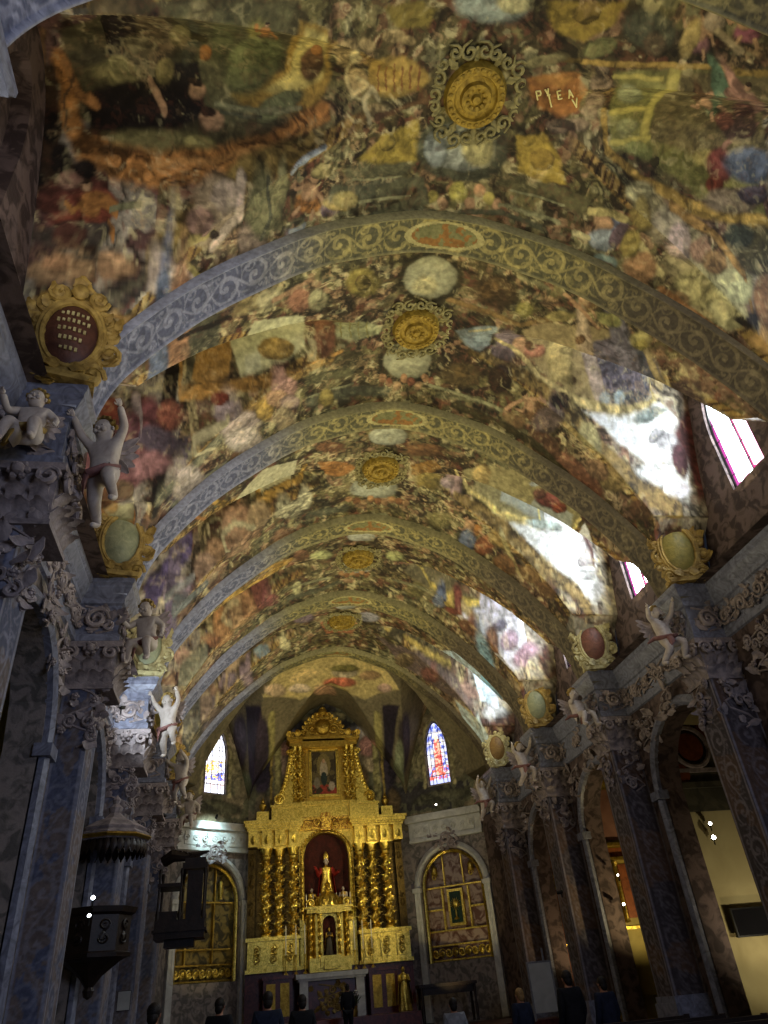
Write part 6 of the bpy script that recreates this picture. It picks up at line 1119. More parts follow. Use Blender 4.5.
mb=MB(); g2=lambda u: L(9.58)+.75*math.sqrt(max(0,1-(u/.72)**2)); us=[-.72+1.44*i/24 for i in range(25)]
strip(mb,[[(u,-.18,L(9.55)),(u,-.18,g2(u)),(u,.1,g2(u))] for u in us]); 
for i in range(15):
    a=math.pi*i/14; c=V3((.70*math.cos(a),-.2,L(9.6)+.72*math.sin(a))); ux=V3((math.cos(a),0,math.sin(a))); mb.scroll(c,ux,V3((-math.sin(a),0,math.cos(a))),.10,1.4,.025,1 if i<7 else -1,10); mb.leaf(c,ux,(0,-1,0),.2,.12,.5,.012,5)
mb.ball((0,-.2,L(9.95)),(.3,.16,.3),14); mb.ball((0,-.25,L(10.5)),(.16,.1,.16),10); mb.lathe((0,-.2,L(10.35)),[(.1,0),(.2,.1),(.1,.2),(.13,.26),(.04,.34),(0,.4)],12)
for e in (-1,1):
    mb.scroll((e*.38,-.22,L(9.85)),(e,0,0),(0,0,1),.2,1.6,.04); mb.scroll((e*.2,-.22,L(10.35)),(e,0,0),(0,0,1),.13,1.5,.03); mb.leaf((e*.85,-.2,L(9.58)),(e*.4,0,1),(0,-1,0),.4,.2,.6)
mb.build('crest',M['golddark'],ret)
# statues in the niche
statue('niche_statue',(-.18,25.88,4.10-.0),1.55,0,'red-caped mitred statue with spread arms in the centre of the altarpiece niche','statue',robe='redcloth',body='gold',mitre=True)
statue('niche_statue',(-.68,25.80,3.92),.85,.3,'small gilt angel statue on the left of the red-caped niche statue','statue',robe='golddark',body='gold',arms='in')
statue('niche_statue',(.34,25.80,3.92),.85,-.3,'small pale-robed angel statue on the right of the red-caped niche statue','statue',robe='flesh',body='golddark',arms='in')
# tabernacle temple in front of the niche
tab=empty('tabernacle',(-.24,25.15,2.45),'gilded domed tabernacle with a dark arched niche on the high altar','tabernacle')
mb=MB(); bx(mb,-.62,.62,-.3,.35,0,.35); bx(mb,-.3,.3,-.42,.3,.1,.4); bx(mb,-.2,.2,-.5,-.3,.05,.32); mb.build('base',M['gold'],tab,False)
mb=MB(); gg=round_arch(.2,1.25,.2); open_wall(mb,(0,-.22,0),(1,0,0),(0,1,0),-.42,.42,.35,1.6,.2,.4,gg,.2,nu=12); 
for e in (-1,1): strip(mb,[[(e*.42,-.22,.35),(e*.42,-.22,1.6)],[(e*.66,.2,.35),(e*.66,.2,1.6)]])
mb.build('temple_body',M['gold'],tab,False)
mb=MB(); bx(mb,-.22,.22,-.04,-.02,.4,1.5); mb.build('niche_back',M['velvet'],tab,False)
for e in (-1,1):
    for q in (0,1):
        mb=MB(); c=(e*(.30+.26*q),-.30+.2*q); twisted(mb,c,.42,1.38,.045,.02,5,40,8,False)
        for i in range(10): mb.ball((c[0],c[1]-.04,.48+i*.09),(.03,.03,.03),5)
        mb.lathe((c[0],c[1],.34),[(.07,0),(.05,.08)],8); mb.lathe((c[0],c[1],1.38),[(.045,0),(.08,.12),(.08,.15)],8); mb.build('column',M['gold'],tab)
mb=MB(); bx(mb,-.68,.68,-.34,.3,1.53,1.64); bx(mb,-.4,.4,-.42,.3,1.5,1.66); bx(mb,-.74,.74,-.4,.3,1.64,1.7)
mb.lathe((0,-.05,1.7),[(.42,0),(.43,.1),(.36,.26),(.2,.38),(.1,.44),(.12,.5),(.06,.56),(.1,.64),(.03,.7),(0,.78)],18)
for i in range(9): a=math.pi+math.pi*i/8; mb.leaf((.42*math.cos(a),-.05+.42*math.sin(a),1.72),(0,0,1),(math.cos(a),math.sin(a),0),.28,.14,.5,.012,5)
for e in (-1,1): mb.scroll((e*.55,-.3,1.8),(e,0,0),(0,0,1),.12,1.5,.03); mb.ball((e*.66,-.3,1.85),.05,8)
mb.build('dome',M['gold'],tab)
statue('tabernacle_figure',(-.24,25.05,2.86),.72,0,'tiny dark robed figure inside the arched niche of the tabernacle','statue',robe='goldred',body='darkwood',arms='in',skin='golddark')
# candles
def candle(x,y,z,h,label,group,stick=.35):
    r=empty('candlestick',(x,y,z),label,'candle',group); mb=MB(); mb.lathe((0,0,0),[(.07,0),(.06,.03),(.02,.07),(.03,stick*.4),(.015,stick*.5),(.03,stick*.75),(.02,stick*.85),(.05,stick-.02),(.05,stick)],10); mb.build('stick',M['gold'],r); mb=MB(); mb.lathe((0,0,stick),[(.017,0),(.017,h),(.004,h+.005),(.003,h+.03)],8); mb.build('candle',M['wax'],r); return r
ords=['leftmost','second from left','third from left','third from right','second from right','rightmost']
for i,x in enumerate((-.88,-.66,-.44,.08,.30,.52)): candle(x,25.50,3.92,.5,'white candle on the niche ledge above the tabernacle, %s of six'%ords[i],'candles in the altarpiece niche',.15)
for i,x in enumerate((-1.55,-1.25,-.98,.52,.78,1.05)): candle(x,25.0,2.45,.75,'tall white candle in a gold stick on the altar, %s of six'%ords[i],'candles on the high altar',.5)
# altar table
at=empty('altar_table',(-.24,24.85,1.3),'white marble altar table with carved front below the tabernacle','altar')
mb=MB(); bx(mb,-1.05,1.05,-.35,.55,1.0,1.12); bx(mb,-.98,.98,-.3,.55,.94,1.0); mb.build('table_top',M['whitemarble'],at,False)
mb=MB(); bx(mb,-.9,.9,-.1,.45,0,.94); mb.build('body',M['redmarble'],at,False)
for e in (-1,1): mb=MB(); bx(mb,e*.82-.12,e*.82+.12,-.28,.0,0,.94); mb.build('leg',M['whitemarble'],at,False)
mb=MB(); rnd=random.Random(3); leaf_cluster(mb,(0,-.12,.5),(1,0,0),(0,-1,0),1.1,.7,26,rnd,.25); mb.build('carved_front',M['ochre'],at)
mb=MB(); mb.box((-.2,23.95,1.13),(4.2,2.7,.36)); o=mb.build('altar_step',M['redmarble'],None,False); tag(o,'broad red marble step carrying the high altar','step')
for e in (-1,1):
    r=empty('marble_pier',(-.24+e*1.55,25.05,1.31),'low gilt-panelled red marble pier on the %s of the altar table'%('left' if e<0 else 'right'),'pier','gilt-panelled piers beside the altar table'); mb=MB(); bx(mb,-.42,.42,-.2,.35,0,1.05); bx(mb,-.46,.46,-.25,.35,1.05,1.14); mb.build('body',M['redmarble'],r,False)
    mb=MB(); 
    for q in (-1,1): bx(mb,q*.2-.13,q*.2+.13,-.225,-.2,.15,.95)
    mb.build('gilt_panel',M['golddark'],r,False)
# flowers in front of the altar
fl=empty('flower_arrangement',(.25,24.0,1.31),'green and white flower arrangement on the altar step, right of centre','flowers'); mb=MB(); rnd=random.Random(8)
for i in range(60): a=rnd.uniform(0,6.28); e=rnd.uniform(.2,1.4); d=V3((math.cos(a)*math.cos(e),math.sin(a)*math.cos(e),math.sin(e))); mb.leaf((0,0,.22),d,(0,0,1),rnd.uniform(.25,.45),.07,.4,.006,4)
mb.build('leaves',mat('leaf_green',srgb((30,45,22)),srgb((60,80,40)),.6),fl)
mb=MB()
for i in range(14): a=rnd.uniform(0,6.28); e=rnd.uniform(.3,1.4); d=V3((math.cos(a)*math.cos(e),math.sin(a)*math.cos(e),math.sin(e)))*rnd.uniform(.25,.42); mb=MB(); [mb.ball(V3((0,0,.22))+d+V3((.02*math.cos(q*1.57),.02*math.sin(q*1.57),0)),.026,5) for q in range(4)]; mb.build('bloom',M['whitemarble'],fl)
mb=MB(); mb.lathe((0,0,0),[(.1,0),(.14,.1),(.12,.2),(.14,.24)],12); mb.build('vase',M['golddark'],fl)
# ------------------------------------------------------------------ side altars in the oblique walls of the apse
for sx,m,u,n,Lh in APSE:
    R3=Matrix(((u.x,n.x,0),(u.y,n.y,0),(0,0,1)))            # local x along wall, local y away from the room
    nm='left' if sx<0 else 'right'
    st=empty('arch_surround',(m.x,m.y,0),'pale marble arch surround with pilasters round the %s side altar of the apse'%nm,'arch','marble arch surrounds of the side altars'); st.matrix_world=Matrix.Translation((m.x,m.y,.95))@R3.to_4x4()
    mb=MB(); arch_trim(mb,(0,0,0),(1,0,0),(0,1,0),lambda q:round_arch(1.08,3.6,1.1)(q),1.08,1.5,.2,.14,26,.02); mb.build('arch_moulding',M['whitemarble'],st)
    for e in (-1,1): mb=MB(); bx(mb,e*1.2-.1,e*1.2+.1,-.12,0,0,3.5); bx(mb,e*1.2-.14,e*1.2+.14,-.18,0,3.5,3.62); mb.build('pilaster_strip',M['whitemarble'],st,False)
    mb=MB(); bx(mb,-1.3,1.3,-.16,0,5.0,5.08); bx(mb,-1.3,1.3,-.1,0,5.08,5.62); bx(mb,-1.36,1.36,-.28,0,5.62,5.78); bx(mb,-1.3,1.3,-.2,0,5.78,5.86)
    for q in (-1,0,1): bx(mb,q*.8-.26,q*.8+.26,-.14,-.1,5.16,5.54)
    for q in range(7): mb.scroll((-1.0+q*.33,-.15,5.35),(1,0,0),(0,0,1),.11,1.4,.02)
    mb.build('entablature',M['whitemarble'],st)
    mb=MB(); leaf_cluster(mb,(0,-.1,4.95),(1,0,0),(0,-1,0),1.0,.5,22,random.Random(3),.28); mb.scroll((0,-.15,5.0),(1,0,0),(0,0,1),.2,1.6,.035); mb.build('foliage_crest',M['stucco'],st)
    sa=empty('side_altar',(m.x,m.y,0),'arched gilded side altar with a green-backed monstrance picture, right of the high altar' if sx>0 else 'arched gilded side altar with dark painted panels, left of the high altar','altar','side altars of the apse'); sa.matrix_world=Matrix.Translation((m.x,m.y,.95))@R3.to_4x4()
    g=round_arch(1.06,3.6,1.08)
    mb=MB(); strip(mb,[[(q,.3,1.5),(q,.3,g(q))] for q in [-1.06+2.12*i/24 for i in range(25)]]); mb.build('back_panel',mat('marbled_panel_'+nm,srgb((92,62,50)) if sx>0 else srgb((70,62,40)),srgb((150,130,118)) if sx>0 else srgb((140,120,62)),.4,scale=4,sharp=True),sa,False)
    mb=MB(); arch_trim(mb,(0,.1,0),(1,0,0),(0,1,0),g,1.06,1.5,-.1,.08,30); mb.build('gilt_arch',M['gold'],sa)
    mb=MB()
    for z in (1.55,1.95,2.35,3.6) : bx(mb,-1.02,1.02,.2,.3,z-.022,z+.022)
    for x in (-.33,.33): bx(mb,x-.02,x+.02,.22,.3,3.63,g(x))
    if sx>0:
        for x in (-.45,.45): bx(mb,x-.03,x+.03,.18,.3,2.38,3.55)
        for e in (-1,1): bx(mb,e*.75-.3,e*.75+.3,.22,.3,2.93,2.98)
    else:
        for x in (-.62,.3): bx(mb,x-.022,x+.022,.18,.3,1.98,3.57)
    mb.build('gilt_mouldings',M['gold'] if sx>0 else M['golddark'],sa,False)
    mb=MB(); 
    for q in range(9): mb.scroll((-.88+q*.22,.2,1.75),(1,0,0),(0,0,1),.13,1.5,.022,1 if q%2 else -1); mb.leaf((-.9+q*.22,.22,1.62),(.3,0,1),(0,-1,0),.22,.12,.4,.01,5)
    mb.build('gilt_frieze',M['gold'],sa)
    if sx>0:
        mb=MB(); bx(mb,-.27,.27,.14,.3,2.45,3.5); mb.build('picture_frame',M['gold'],sa,False)
        mb=MB(); bx(mb,-.19,.19,.12,.15,2.53,3.42); mb.build('green_panel',mat('dark_green_silk',srgb((14,34,24)),srgb((24,52,36)),.5),sa,False)
        mb=MB(); mb.lathe((0,.08,2.62),[(.09,0),(.08,.03),(.02,.08),(.03,.2),(.015,.3)],10); mb.ball((0,.08,3.06),(.1,.03,.1),12)
        for i in range(16): a=i*math.pi/8; mb.tube([(.1*math.cos(a),.08,3.06+.1*math.sin(a)),((.17+.03*(i%2))*math.cos(a),.08,3.06+(.17+.03*(i%2))*math.sin(a))],[.014,.003],5)
        mb.build('monstrance',M['gold'],sa)
        for e in (-1,1): mb=MB(); mb.lathe((e*.64,.2,3.95),[(.07,0),(.12,.06),(.08,.16),(.1,.22),(.04,.3),(0,.36)],10); mb.scroll((e*.64,.16,3.9),(1,0,0),(0,0,1),.1,1.3,.02); mb.build('gilt_ornament',M['gold'],sa)
    else:
        mb=MB(); mb.lathe((.5,.2,3.68),[(.07,0),(.05,.1),(.1,.25),(.07,.4),(.08,.45),(.04,.52),(0,.58)],10); mb.build('gilt_ornament',M['gold'],sa)
# small gilt statue on a bright lamp stand, right of the high altar
statue('gilt_statue',(1.75,24.0,1.32),1.05,0,'small gold statue of a robed figure left of the right side altar','statue',robe='gold',body='gold',skin='gold',arms='in')
sd=empty('side_console',(3.0,24.1,.95),'dark wood console table in front of the right side altar','console'); mb=MB(); bx(mb,-.85,.85,-.3,.3,.86,.94); mb.build('table_top',M['darkwood'],sd,False)
for x in (-.78,.78):
    for y in (-.22,.22): mb=MB(); mb.lathe((x,y,0),[(.05,0),(.035,.05),(.05,.3),(.03,.5),(.05,.86)],10); mb.build('leg',M['darkwood'],sd)
mb=MB(); bx(mb,-.75,.75,-.22,.22,.68,.86); mb.build('apron',M['darkwood'],sd,False)
# ------------------------------------------------------------------ pulpit with sounding board on the left
pu=empty('pulpit',(-5.07,13.42,1.92),'dark octagonal pulpit fixed to a left pilaster under its sounding board','pulpit')
o8=lambda c,pr: None
pu.scale=(1.22,1.05,1.12)
mb=MB(); mb.lathe((0,0,0),[(.0,0),(.05,.03),(.07,.1),(.05,.14),(.14,.26),(.34,.42),(.42,.46)],8); mb.build('corbel',M['darkwood'],pu,False)
mb=MB(); mb.lathe((0,0,.46),[(.45,0),(.46,.05),(.42,.07),(.42,.5),(.47,.53),(.49,.6),(.44,.6),(.40,.55),(.38,.1),(0,.1)],8); mb.build('basket',M['darkwood'],pu,False)
for i in range(8):
    a=(i+.5)*math.pi/4; d=V3((math.cos(a),math.sin(a),0)); t=V3((-d.y,d.x,0)); c=d*.40+V3((0,0,.76)); mb=MB()
    for e in (-1,1): mb.scroll(c+V3((0,0,e*.08)),t*e,(0,0,e),.07,1.4,.014); mb.leaf(c,t*e*.4+V3((0,0,e)),d,.12,.07,.3,.01,5)
    mb.build('carved_panel',M['darkwood'],pu)
sb=empty('sounding_board',(-5.0,13.42,3.86),'dark octagonal canopy with hanging scalloped edge above the pulpit','canopy')
sb.scale=(1.2,1.05,1.1)
mb=MB(); mb.lathe((0,0,.2),[(.46,0),(.5,.04),(.5,.1),(.44,.14),(.46,.18),(.3,.28),(.16,.34),(.08,.42),(.1,.5),(.04,.56),(.06,.62),(0,.7)],8); mb.lathe((0,0,.16),[(.0,.04),(.46,.04),(.46,.08)],8); mb.build('canopy_roof',M['stucco'],sb,False)
mb=MB()
for i in range(32):
    a=i*math.pi/16; r=.455; c=V3((r*math.cos(a),r*math.sin(a),.2)); d=V3((math.cos(a),math.sin(a),0)); mb.leaf(c,(0,0,-1),d,.19,.09,.15,.012,5,.0); mb.ball(c+V3((0,0,-.19)),.016,5)
mb.build('lambrequin',M['darkwood'],sb)
mb=MB(); mb.lathe((0,0,.22),[(.5,0),(.53,.03),(.5,.06)],8); mb.build('gilt_rim',M['golddark'],sb,False)
# dark wooden tribune further along
tb=empty('hanging_tribune',(-4.1,17.6,2.95),'black glazed wooden tribune box jutting from a left pilaster before the side altar','tribune')
mb=MB(); bx(mb,-.5,.5,-.35,.35,0,.12); bx(mb,-.54,.54,-.39,.39,.12,.17); bx(mb,-.5,.5,-.35,.35,.17,.34); bx(mb,-.3,.3,-.2,.2,-.14,0); mb.build('floor_box',M['darkwood'],tb,False)
for x in (-.46,-.02,.46):
    for y in (-.31,.31): mb=MB(); mb.lathe((x,y,.34),[(.03,0),(.045,.1),(.025,.2),(.025,.8),(.04,.9),(.03,.96)],8); mb.build('post',M['darkwood'],tb)
mb=MB(); bx(mb,-.02,.5,-.36,.36,1.28,1.4); bx(mb,.02,.46,-.3,.3,1.4,1.5); bx(mb,-.5,.0,-.36,.36,.95,1.02); bx(mb,.1,.42,-.3,-.26,.34,1.25); bx(mb,-.44,-.06,-.33,-.29,.34,.5); mb.build('roof_panels',M['darkwood'],tb,False)
mb=MB(); P=[(-.45,0,1.5),(-.25,-.1,1.6),(0,-.1,1.56),(.3,-.05,1.62),(.5,-.02,1.66)]; mb.tube(P,[.12,.14,.09,.05,.02],8); [mb.leaf((-.4+q*.1,-.1,1.55),(.6,0,.4-.1*q),(0,-1,0),.3,.12,.4) for q in range(6)]; mb.build('carved_bracket',M['darkwood'],tb)
# ------------------------------------------------------------------ right chapels
C1=(RY[2]+RY[3])/2
ls=mat('chapel_grey_band',srgb((58,56,46)),srgb((78,74,60)),.6,scale=3,sharp=True); orn=mat('brown_roundel_paint',srgb((92,44,20)),srgb((128,66,32)),.6)
tp=empty('wall_panel_trim',(0,14.31,0)); tp.name='trim_11'; struct(tp)
mb=MB(); bx(mb,5.9,8.1,-.06,0,4.25,4.7); bx(mb,5.9,8.1,-.12,0,4.7,4.82); bx(mb,5.9,8.1,-.04,0,4.82,6.2); mb.build('band',ls,tp,False)
mb=MB(); 
for cx in (6.6,7.7): 
    mb.tube([(cx+.42*math.cos(a),-.08,5.55+.42*math.sin(a)) for a in [2*math.pi*i/24 for i in range(25)]],.05,6)
for a in (.5,1.1,1.7): mb.tube([(7.2,-.08,4.9),(7.2+1.3*math.cos(a),-.08,4.9+1.3*math.sin(a))],.05,6)
bx(mb,5.9,8.1,-.1,0,5.02,5.1); mb.build('ribs',M['stucco'],tp)
mb=MB()
for cx,cz,r in ((6.6,5.55,.3),(7.7,5.55,.3),(6.2,5.0,.2),(7.05,5.9,.2)): mb.lathe((cx,-.06,cz),[(r,0),(r,.03),(0,.04)],20,Matrix.Rotation(math.pi/2,3,'X'))
mb.build('roundels',orn,tp)
sn=empty('screen',(6.72,14.2,2.24),'black flat screen hung on the cream chapel wall at the right edge','screen'); mb=MB(); bx(mb,-.42,.42,-.04,.02,-.24,.24); mb.build('casing',M['iron'],sn,False); mb=MB(); bx(mb,-.39,.39,-.045,-.04,-.21,.21); mb.build('display',mat('dark_display',(.006,.006,.008),(.008,.008,.01),.12,bump=0),sn,False); mb=MB(); bx(mb,-.06,.06,.02,.07,-.08,.08); mb.build('bracket',M['iron'],sn,False)
def wall_altar(loc,label,w,h,scheme):
    r=empty('chapel_altarpiece',loc,label,'altarpiece','altarpieces in the right chapels'); mb=MB(); bx(mb,-w/2,w/2,-.05,0,0,h); mb.build('back_panel',scheme[0],r,False)
    mb=MB()
    for z in (h*.28,h*.60,h*.67,h-.05): bx(mb,-w/2-.05,w/2+.05,-.2,0,z,z+.06)
    for e in (-1,1): bx(mb,e*w/2-.05,e*w/2+.05,-.12,0,0,h); mb.lathe((e*(w/2-.2),-.14,h*.31),[(.07,0),(.05,.08),(.05,h*.26),(.08,h*.28)],10)
    mb.build('gilt_frame',M['gold'],r,False)
    mb=MB(); bx(mb,-w/2+.08,w/2-.08,-.08,-.05,h*.61,h*.66); bx(mb,-w/2+.3,w/2-.3,-.08,-.05,h*.33,h*.58); mb.build('painted_panel',scheme[1],r,False)
    mb=MB(); bx(mb,-w/2+.12,w/2-.12,-.08,-.05,h*.70,h*.96); mb.build('upper_panel',scheme[2],r,False); return r
pl2=mat('yellow_green_panel',srgb((120,105,48)),srgb((150,135,70)),.6,scale=2); pk=mat('pink_brown_panel',srgb((120,84,74)),srgb((150,110,95)),.6,scale=2); br=mat('rust_panel',srgb((90,46,22)),srgb((130,72,36)),.6)
wall_altar((6.6,18.1,1.2),'gold-corniced pink and yellow altarpiece in the second chapel on the right',1.5,4.6,(pl2,br,pk))
wall_altar((6.7,22.0,1.2),'rust and green altarpiece in the farthest chapel on the right',1.6,4.4,(br,pl2,br))
# ------------------------------------------------------------------ spotlights
def lampunit(loc,d,label,cold=False,r=.05,pw=0,deg=70,col=WARM,fix=True):
    root=empty('spotlight',loc,label,'spotlight','small spotlights'); q=V3(d).to_track_quat('Z','Y').to_matrix(); mb=MB(); mb.lathe((0,0,0),[(r*.5,-.16),(r,-.13),(r*1.1,0),(r*.9,0)],12,q); mb.tube([q@V3((0,0,-.1)),q@V3((0,0,-.1))+V3((0,.0,-.12))],.012,6); mb.build('housing',M['iron'],root)
    mb=MB(); mb.lathe((0,0,0),[(0,.004),(r*.85,.0)],12,q); mb.build('lens',M['coldlamp' if cold else 'lamp'],root)
    if pw: spot('spotlight_beam',V3(loc)+V3(d).normalized()*.06,V3(loc)+V3(d),pw,col,deg,.7,.04)
    return root
lampunit((3.55,25.0,6.98),(-.2,-1,.0),'tiny bright spotlight on the ledge below the right apse window',r=.035)
lampunit((6.42,14.1,3.98),(-.5,-1,.1),'upper of two bright spotlights on the cream chapel wall',r=.04)
lampunit((6.40,14.1,3.72),(-.5,-1,.0),'lower of two bright spotlights on the cream chapel wall',r=.05)
lampunit((5.3,19.9,3.4),(-.6,-1,0),'bright round spotlight on the wall of the farthest right chapel',r=.06)
lampunit((5.75,17.3,3.55),(-.6,-1,0),'faint small spotlight high in the second right chapel',r=.025)
lampunit((5.72,17.3,2.95),(-.6,-1,0),'small spotlight low in the second right chapel',r=.035)
lampunit((-5.0,12.4,3.15),(.1,-1,0),'upper of two bright spotlights left of the pulpit',r=.035,cold=True)
lampunit((-5.02,12.4,2.92),(.1,-1,0),'lower of two bright spotlights left of the pulpit',r=.03,cold=True)
lampunit((-3.75,24.3,6.75),(-.3,1,-.45),'cold floodlight washing the ledge under the left apse window',cold=True,r=.04,pw=110,deg=95,col=(.6,.9,1))
lampunit((-4.95,12.6,6.1),(.2,.8,.28),'cold floodlight aimed at the third left pilaster capital',cold=True,r=.03,pw=190,deg=80,col=(.75,.88,1))
# lights over the gold: picture lamps hidden on the last pilasters, aimed at the altarpiece
for i,(lx,ly,lz,tx,ty,tz,pw,dg) in enumerate(((-4.7,18.5,5.6,-.4,25.6,4.6,420,34),(4.68,18.5,5.8,.3,25.6,4.9,820,34),(4.68,18.5,3.4,.2,25.6,3.2,130,28),(-2.9,22.6,1.12,-4.0,25.3,3.9,70,55),(2.6,22.4,1.12,3.9,25.3,4.2,170,55),(-.9,22.3,1.12,-.2,25.5,8.6,60,40))):
    dd=V3((tx-lx,ty-ly,tz-lz)); lampunit((lx,ly,lz),dd,['altar spotlight on the fourth left pilaster','altar spotlight on the fourth right pilaster','low altar spotlight by the right wall','floor spotlight facing the left side altar','floor spotlight facing the right side altar','floor spotlight before the altar step'][i],r=.04,pw=pw,deg=dg,col=(1,.84,.42))
# chapel lamps
spot('chapel_lamp',(6.9,12.6,1.7),(6.75,14.4,2.3),75,(1,.88,.6),110); spot('chapel_lamp',(6.6,13.0,1.0),(7.0,14.3,4.6),35,(1,.8,.5),110)
spot('chapel_lamp',(6.4,16.2,2.2),(6.4,18.2,3.9),130,(1,.8,.4),110); spot('chapel_lamp',(6.4,20.2,2.0),(6.2,22.2,3.4),60,(1,.75,.4),110)
# notice board, easel, floor cross
nb=empty('notice_board',(4.35,19.8,.9),'white notice board on a stand before the right chapels','notice board'); mb=MB(); bx(mb,-.3,.3,-.02,.02,.15,1.15); mb.build('board',M['paper'],nb,False); mb=MB(); bx(mb,-.32,.32,-.03,.03,1.15,1.19); bx(mb,-.32,-.28,-.03,.03,0,1.15); bx(mb,.28,.32,-.03,.03,0,1.15); bx(mb,.12,.16,-.01,.02,1.1,1.45); mb.build('frame',M['greycloth'],nb,False)
es=empty('framed_picture',(5.0,17.5,.0),'small gilt-framed upright picture leaning on its stand at the right','picture'); mb=MB(); 
for (x0,x1,z0,z1) in ((-.16,-.12,.2,1.0),(.12,.16,.2,1.0),(-.16,.16,.2,.25),(-.16,.16,.95,1.0)): bx(mb,x0,x1,-.03,.03,z0,z1)
mb.build('frame',M['gold'],es,False); mb=MB(); bx(mb,-.12,.12,-.01,.02,.25,.95); mb.build('picture',M['velvet'],es,False); mb=MB(); [mb.tube([(x,0,.25),(x*1.6,.15*abs(x)*5,0)],.015,6) for x in (-.12,.12)]; mb.build('legs',M['darkwood'],es)
# ------------------------------------------------------------------ pews
def pew(x0,x1,y,z,label):
    r=empty('pew',((x0+x1)/2,y,z),label,'pew','rows of pews'); w=(x1-x0)/2; mb=MB(); mb.box((0,-.02,.44),(2*w,.42,.04)); mb.build('seat',M['darkwood'],r,False); mb=MB(); mb.box((0,-.24,.72),(2*w,.04,.44)); mb.box((0,-.25,.96),(2*w+.04,.09,.05)); mb.build('backrest',M['darkwood'],r,False)
    for e in (-1,1): mb=MB(); mb.box((e*w,-.02,.32),(.05,.5,.64)); mb.lathe((e*w,-.24,.64),[(.03,0),(.04,.3),(.05,.36)],8); mb.build('end_panel',M['darkwood'],r,False)
    return r
pr0=['nearest','second','third','fourth','fifth','sixth','seventh','farthest']
for i in range(5): pew(.9,4.2,9.0+i*1.05,0,'dark wooden pew on the right of the aisle, %s row'%pr0[i])
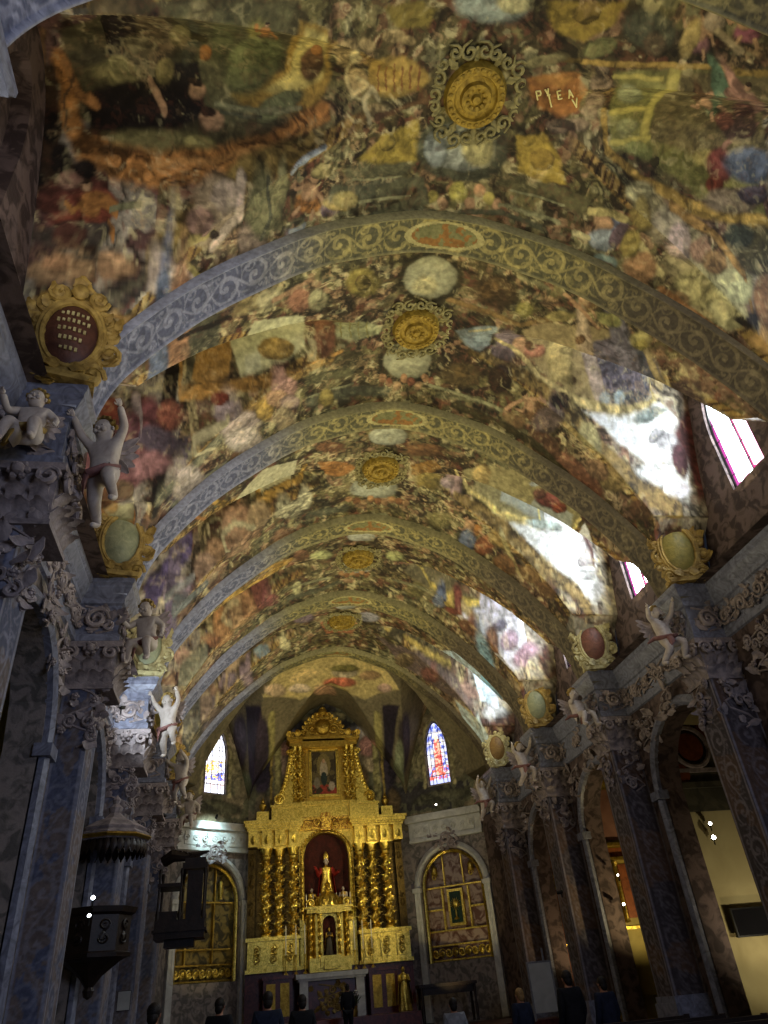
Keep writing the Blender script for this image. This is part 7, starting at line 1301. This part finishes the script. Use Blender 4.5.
# ------------------------------------------------------------------ visitors
def person(x,y,z,rz,label,coat,hair='hair',h=1.7,pose=0):
    k=h/1.72; r=empty('person',(x,y,z),label,'person','visitors along the nave',rz+math.pi)
    J=[(0,0,.95,(.15,.11)),(0,.0,1.12,(.14,.10)),(0,.01,1.32,(.17,.11)),(0,.01,1.46,(.07,.07)),(0,-.0,1.53,(.052,.055)),(0,-.02,1.60,(.078,.095)),(0,-.01,1.67,(.07,.085)),
       (-.18,.01,1.42,.06),(-.23,.02,1.15,.045),(-.22,-.10,.92,.033),(.18,.01,1.42,.06),(.23,.02,1.15,.045),(.22,-.10 if pose==0 else -.28,.92 if pose==0 else 1.22,.033),
       (-.09,0,.86,.09),(-.10,-.01,.48,.062),(-.10,.02,.09,.042),(-.11,-.15,.04,.035),(.09,0,.86,.09),(.10,-.01,.48,.062),(.10,.02,.09,.042),(.11,-.15,.04,.035)]
    E=[(0,1),(1,2),(2,3),(3,4),(4,5),(5,6),(2,7),(7,8),(8,9),(2,10),(10,11),(11,12),(0,13),(13,14),(14,15),(15,16),(0,17),(17,18),(18,19),(19,20)]
    J=[(a*k,b*k,c*k,tuple(q*k for q in rr) if hasattr(rr,'__len__') else rr*k) for a,b,c,rr in J]
    me=skinned(J,E); mb=MB(); mb.ball((0,-.115*k,1.60*k),(.015*k,.02*k,.024*k),6); mb.ball((0,-.10*k,1.555*k),(.027*k,.01*k,.008*k),6)
    for e in (-1,1):
        mb.ball((e*.03*k,-.1*k,1.625*k),(.012*k,.008*k,.008*k),6); mb.ball((e*.078*k,-.01*k,1.6*k),(.012*k,.02*k,.03*k),6)
        H=V3(J[9][:3]) if e<0 else V3(J[12][:3]); El=V3(J[8][:3]) if e<0 else V3(J[11][:3]); d=(H-El).normalized(); s_=V3((1,0,0)).cross(d).normalized(); mb.ball(H+d*.04,(.02,.035,.045),8)
        for q in range(4): o=H+d*.075+s_*(q-1.5)*.018; mb.tube([o,o+d*(.035+.006*(q%3)),o+d*.06+V3((-e*.015,0,0))],[.009,.0085,.006],5)
        o=H+d*.03+s_*.035; mb.tube([o,o+s_*.02+d*.025,o+s_*.02+d*.05],[.011,.009,.006],5)
    join_mb(me,mb); b=bpy.data.objects.new('body',me); COL.objects.link(b); b.parent=r; b.data.materials.append(M['skin'])
    Jc=[(a,b_,c,tuple(q*1.36 for q in rr) if hasattr(rr,'__len__') else rr*1.45) for a,b_,c,rr in J]; ids=[0,1,2,3,7,8,9,10,11,12,13,17]; mp={v:i for i,v in enumerate(ids)}
    Jt=[Jc[i] for i in ids]; Jt[3]=(Jt[3][0],Jt[3][1],Jt[3][2]+.01*k,(.075*k,.08*k)); me=skinned(Jt,[(mp[a],mp[c]) for a,c in E if a in mp and c in mp]); c=bpy.data.objects.new('jacket',me); COL.objects.link(c); c.parent=r; c.data.materials.append(coat)
    ids=[0,13,14,15,17,18,19]; mp={v:i for i,v in enumerate(ids)}; me=skinned([Jc[i] for i in ids],[(mp[a],mp[c]) for a,c in E if a in mp and c in mp]); c=bpy.data.objects.new('trousers',me); COL.objects.link(c); c.parent=r; c.data.materials.append(M['black'])
    mb=MB(); mb.ball((0,.012*k,1.645*k),(.088*k,.098*k,.10*k),14); mb.ball((0,.05*k,1.58*k),(.075*k,.06*k,.09*k),10); mb.build('hair',M[hair],r)
    mb=MB()
    for e in (-1,1): mb.ball((e*.105*k,-.07*k,.04*k),(.05*k,.13*k,.05*k),10)
    mb.build('shoes',M['black'],r); return r
PP=[(2.95,14.6,0,.2,'standing visitor in dark clothes before the white notice board','black','hair',1.74),
 (-.25,21.0,.9,0,'dark figure standing in front of the altar table','black','hair',1.1),
 (2.35,15.6,0,.4,'fair-haired visitor in a dark jacket right of the altar','navy','blond',1.55),
 (.95,15.2,0,0,'visitor in a pale grey top, right of the altar table','greycloth','hair',1.5),
 (-3.2,16.5,0,-.3,'dark-haired visitor below the black tribune','black','hair',1.85),
 (-2.35,15.2,0,0,'visitor in a navy jacket left of the high altar','navy','hair',1.85),
 (-1.6,17.5,0,.1,'visitor in black left of the altar steps','black','hair',1.8),
 (3.6,14.6,0,.3,'visitor in navy near the right pilasters','navy','hair',1.6),
 (-3.9,11.5,0,-.2,'dark visitor standing by the foot of the pulpit','black','hair',1.75)]
for x,y,z,rz,lb,ct,hr,h in PP: person(x,y,z,rz,lb,M[ct],hr,h,0)
sg=empty('paper_notice',(-5.15,18.10,2.0),'small white paper notice on the fourth left pilaster','notice'); mb=MB(); bx(mb,-.12,.12,-.02,.0,-.16,.16); mb.build('sheet',M['paper'],sg,False); mb=MB(); bx(mb,-.13,.13,0,.02,-.17,.17); mb.build('backing',M['darkwood'],sg,False)
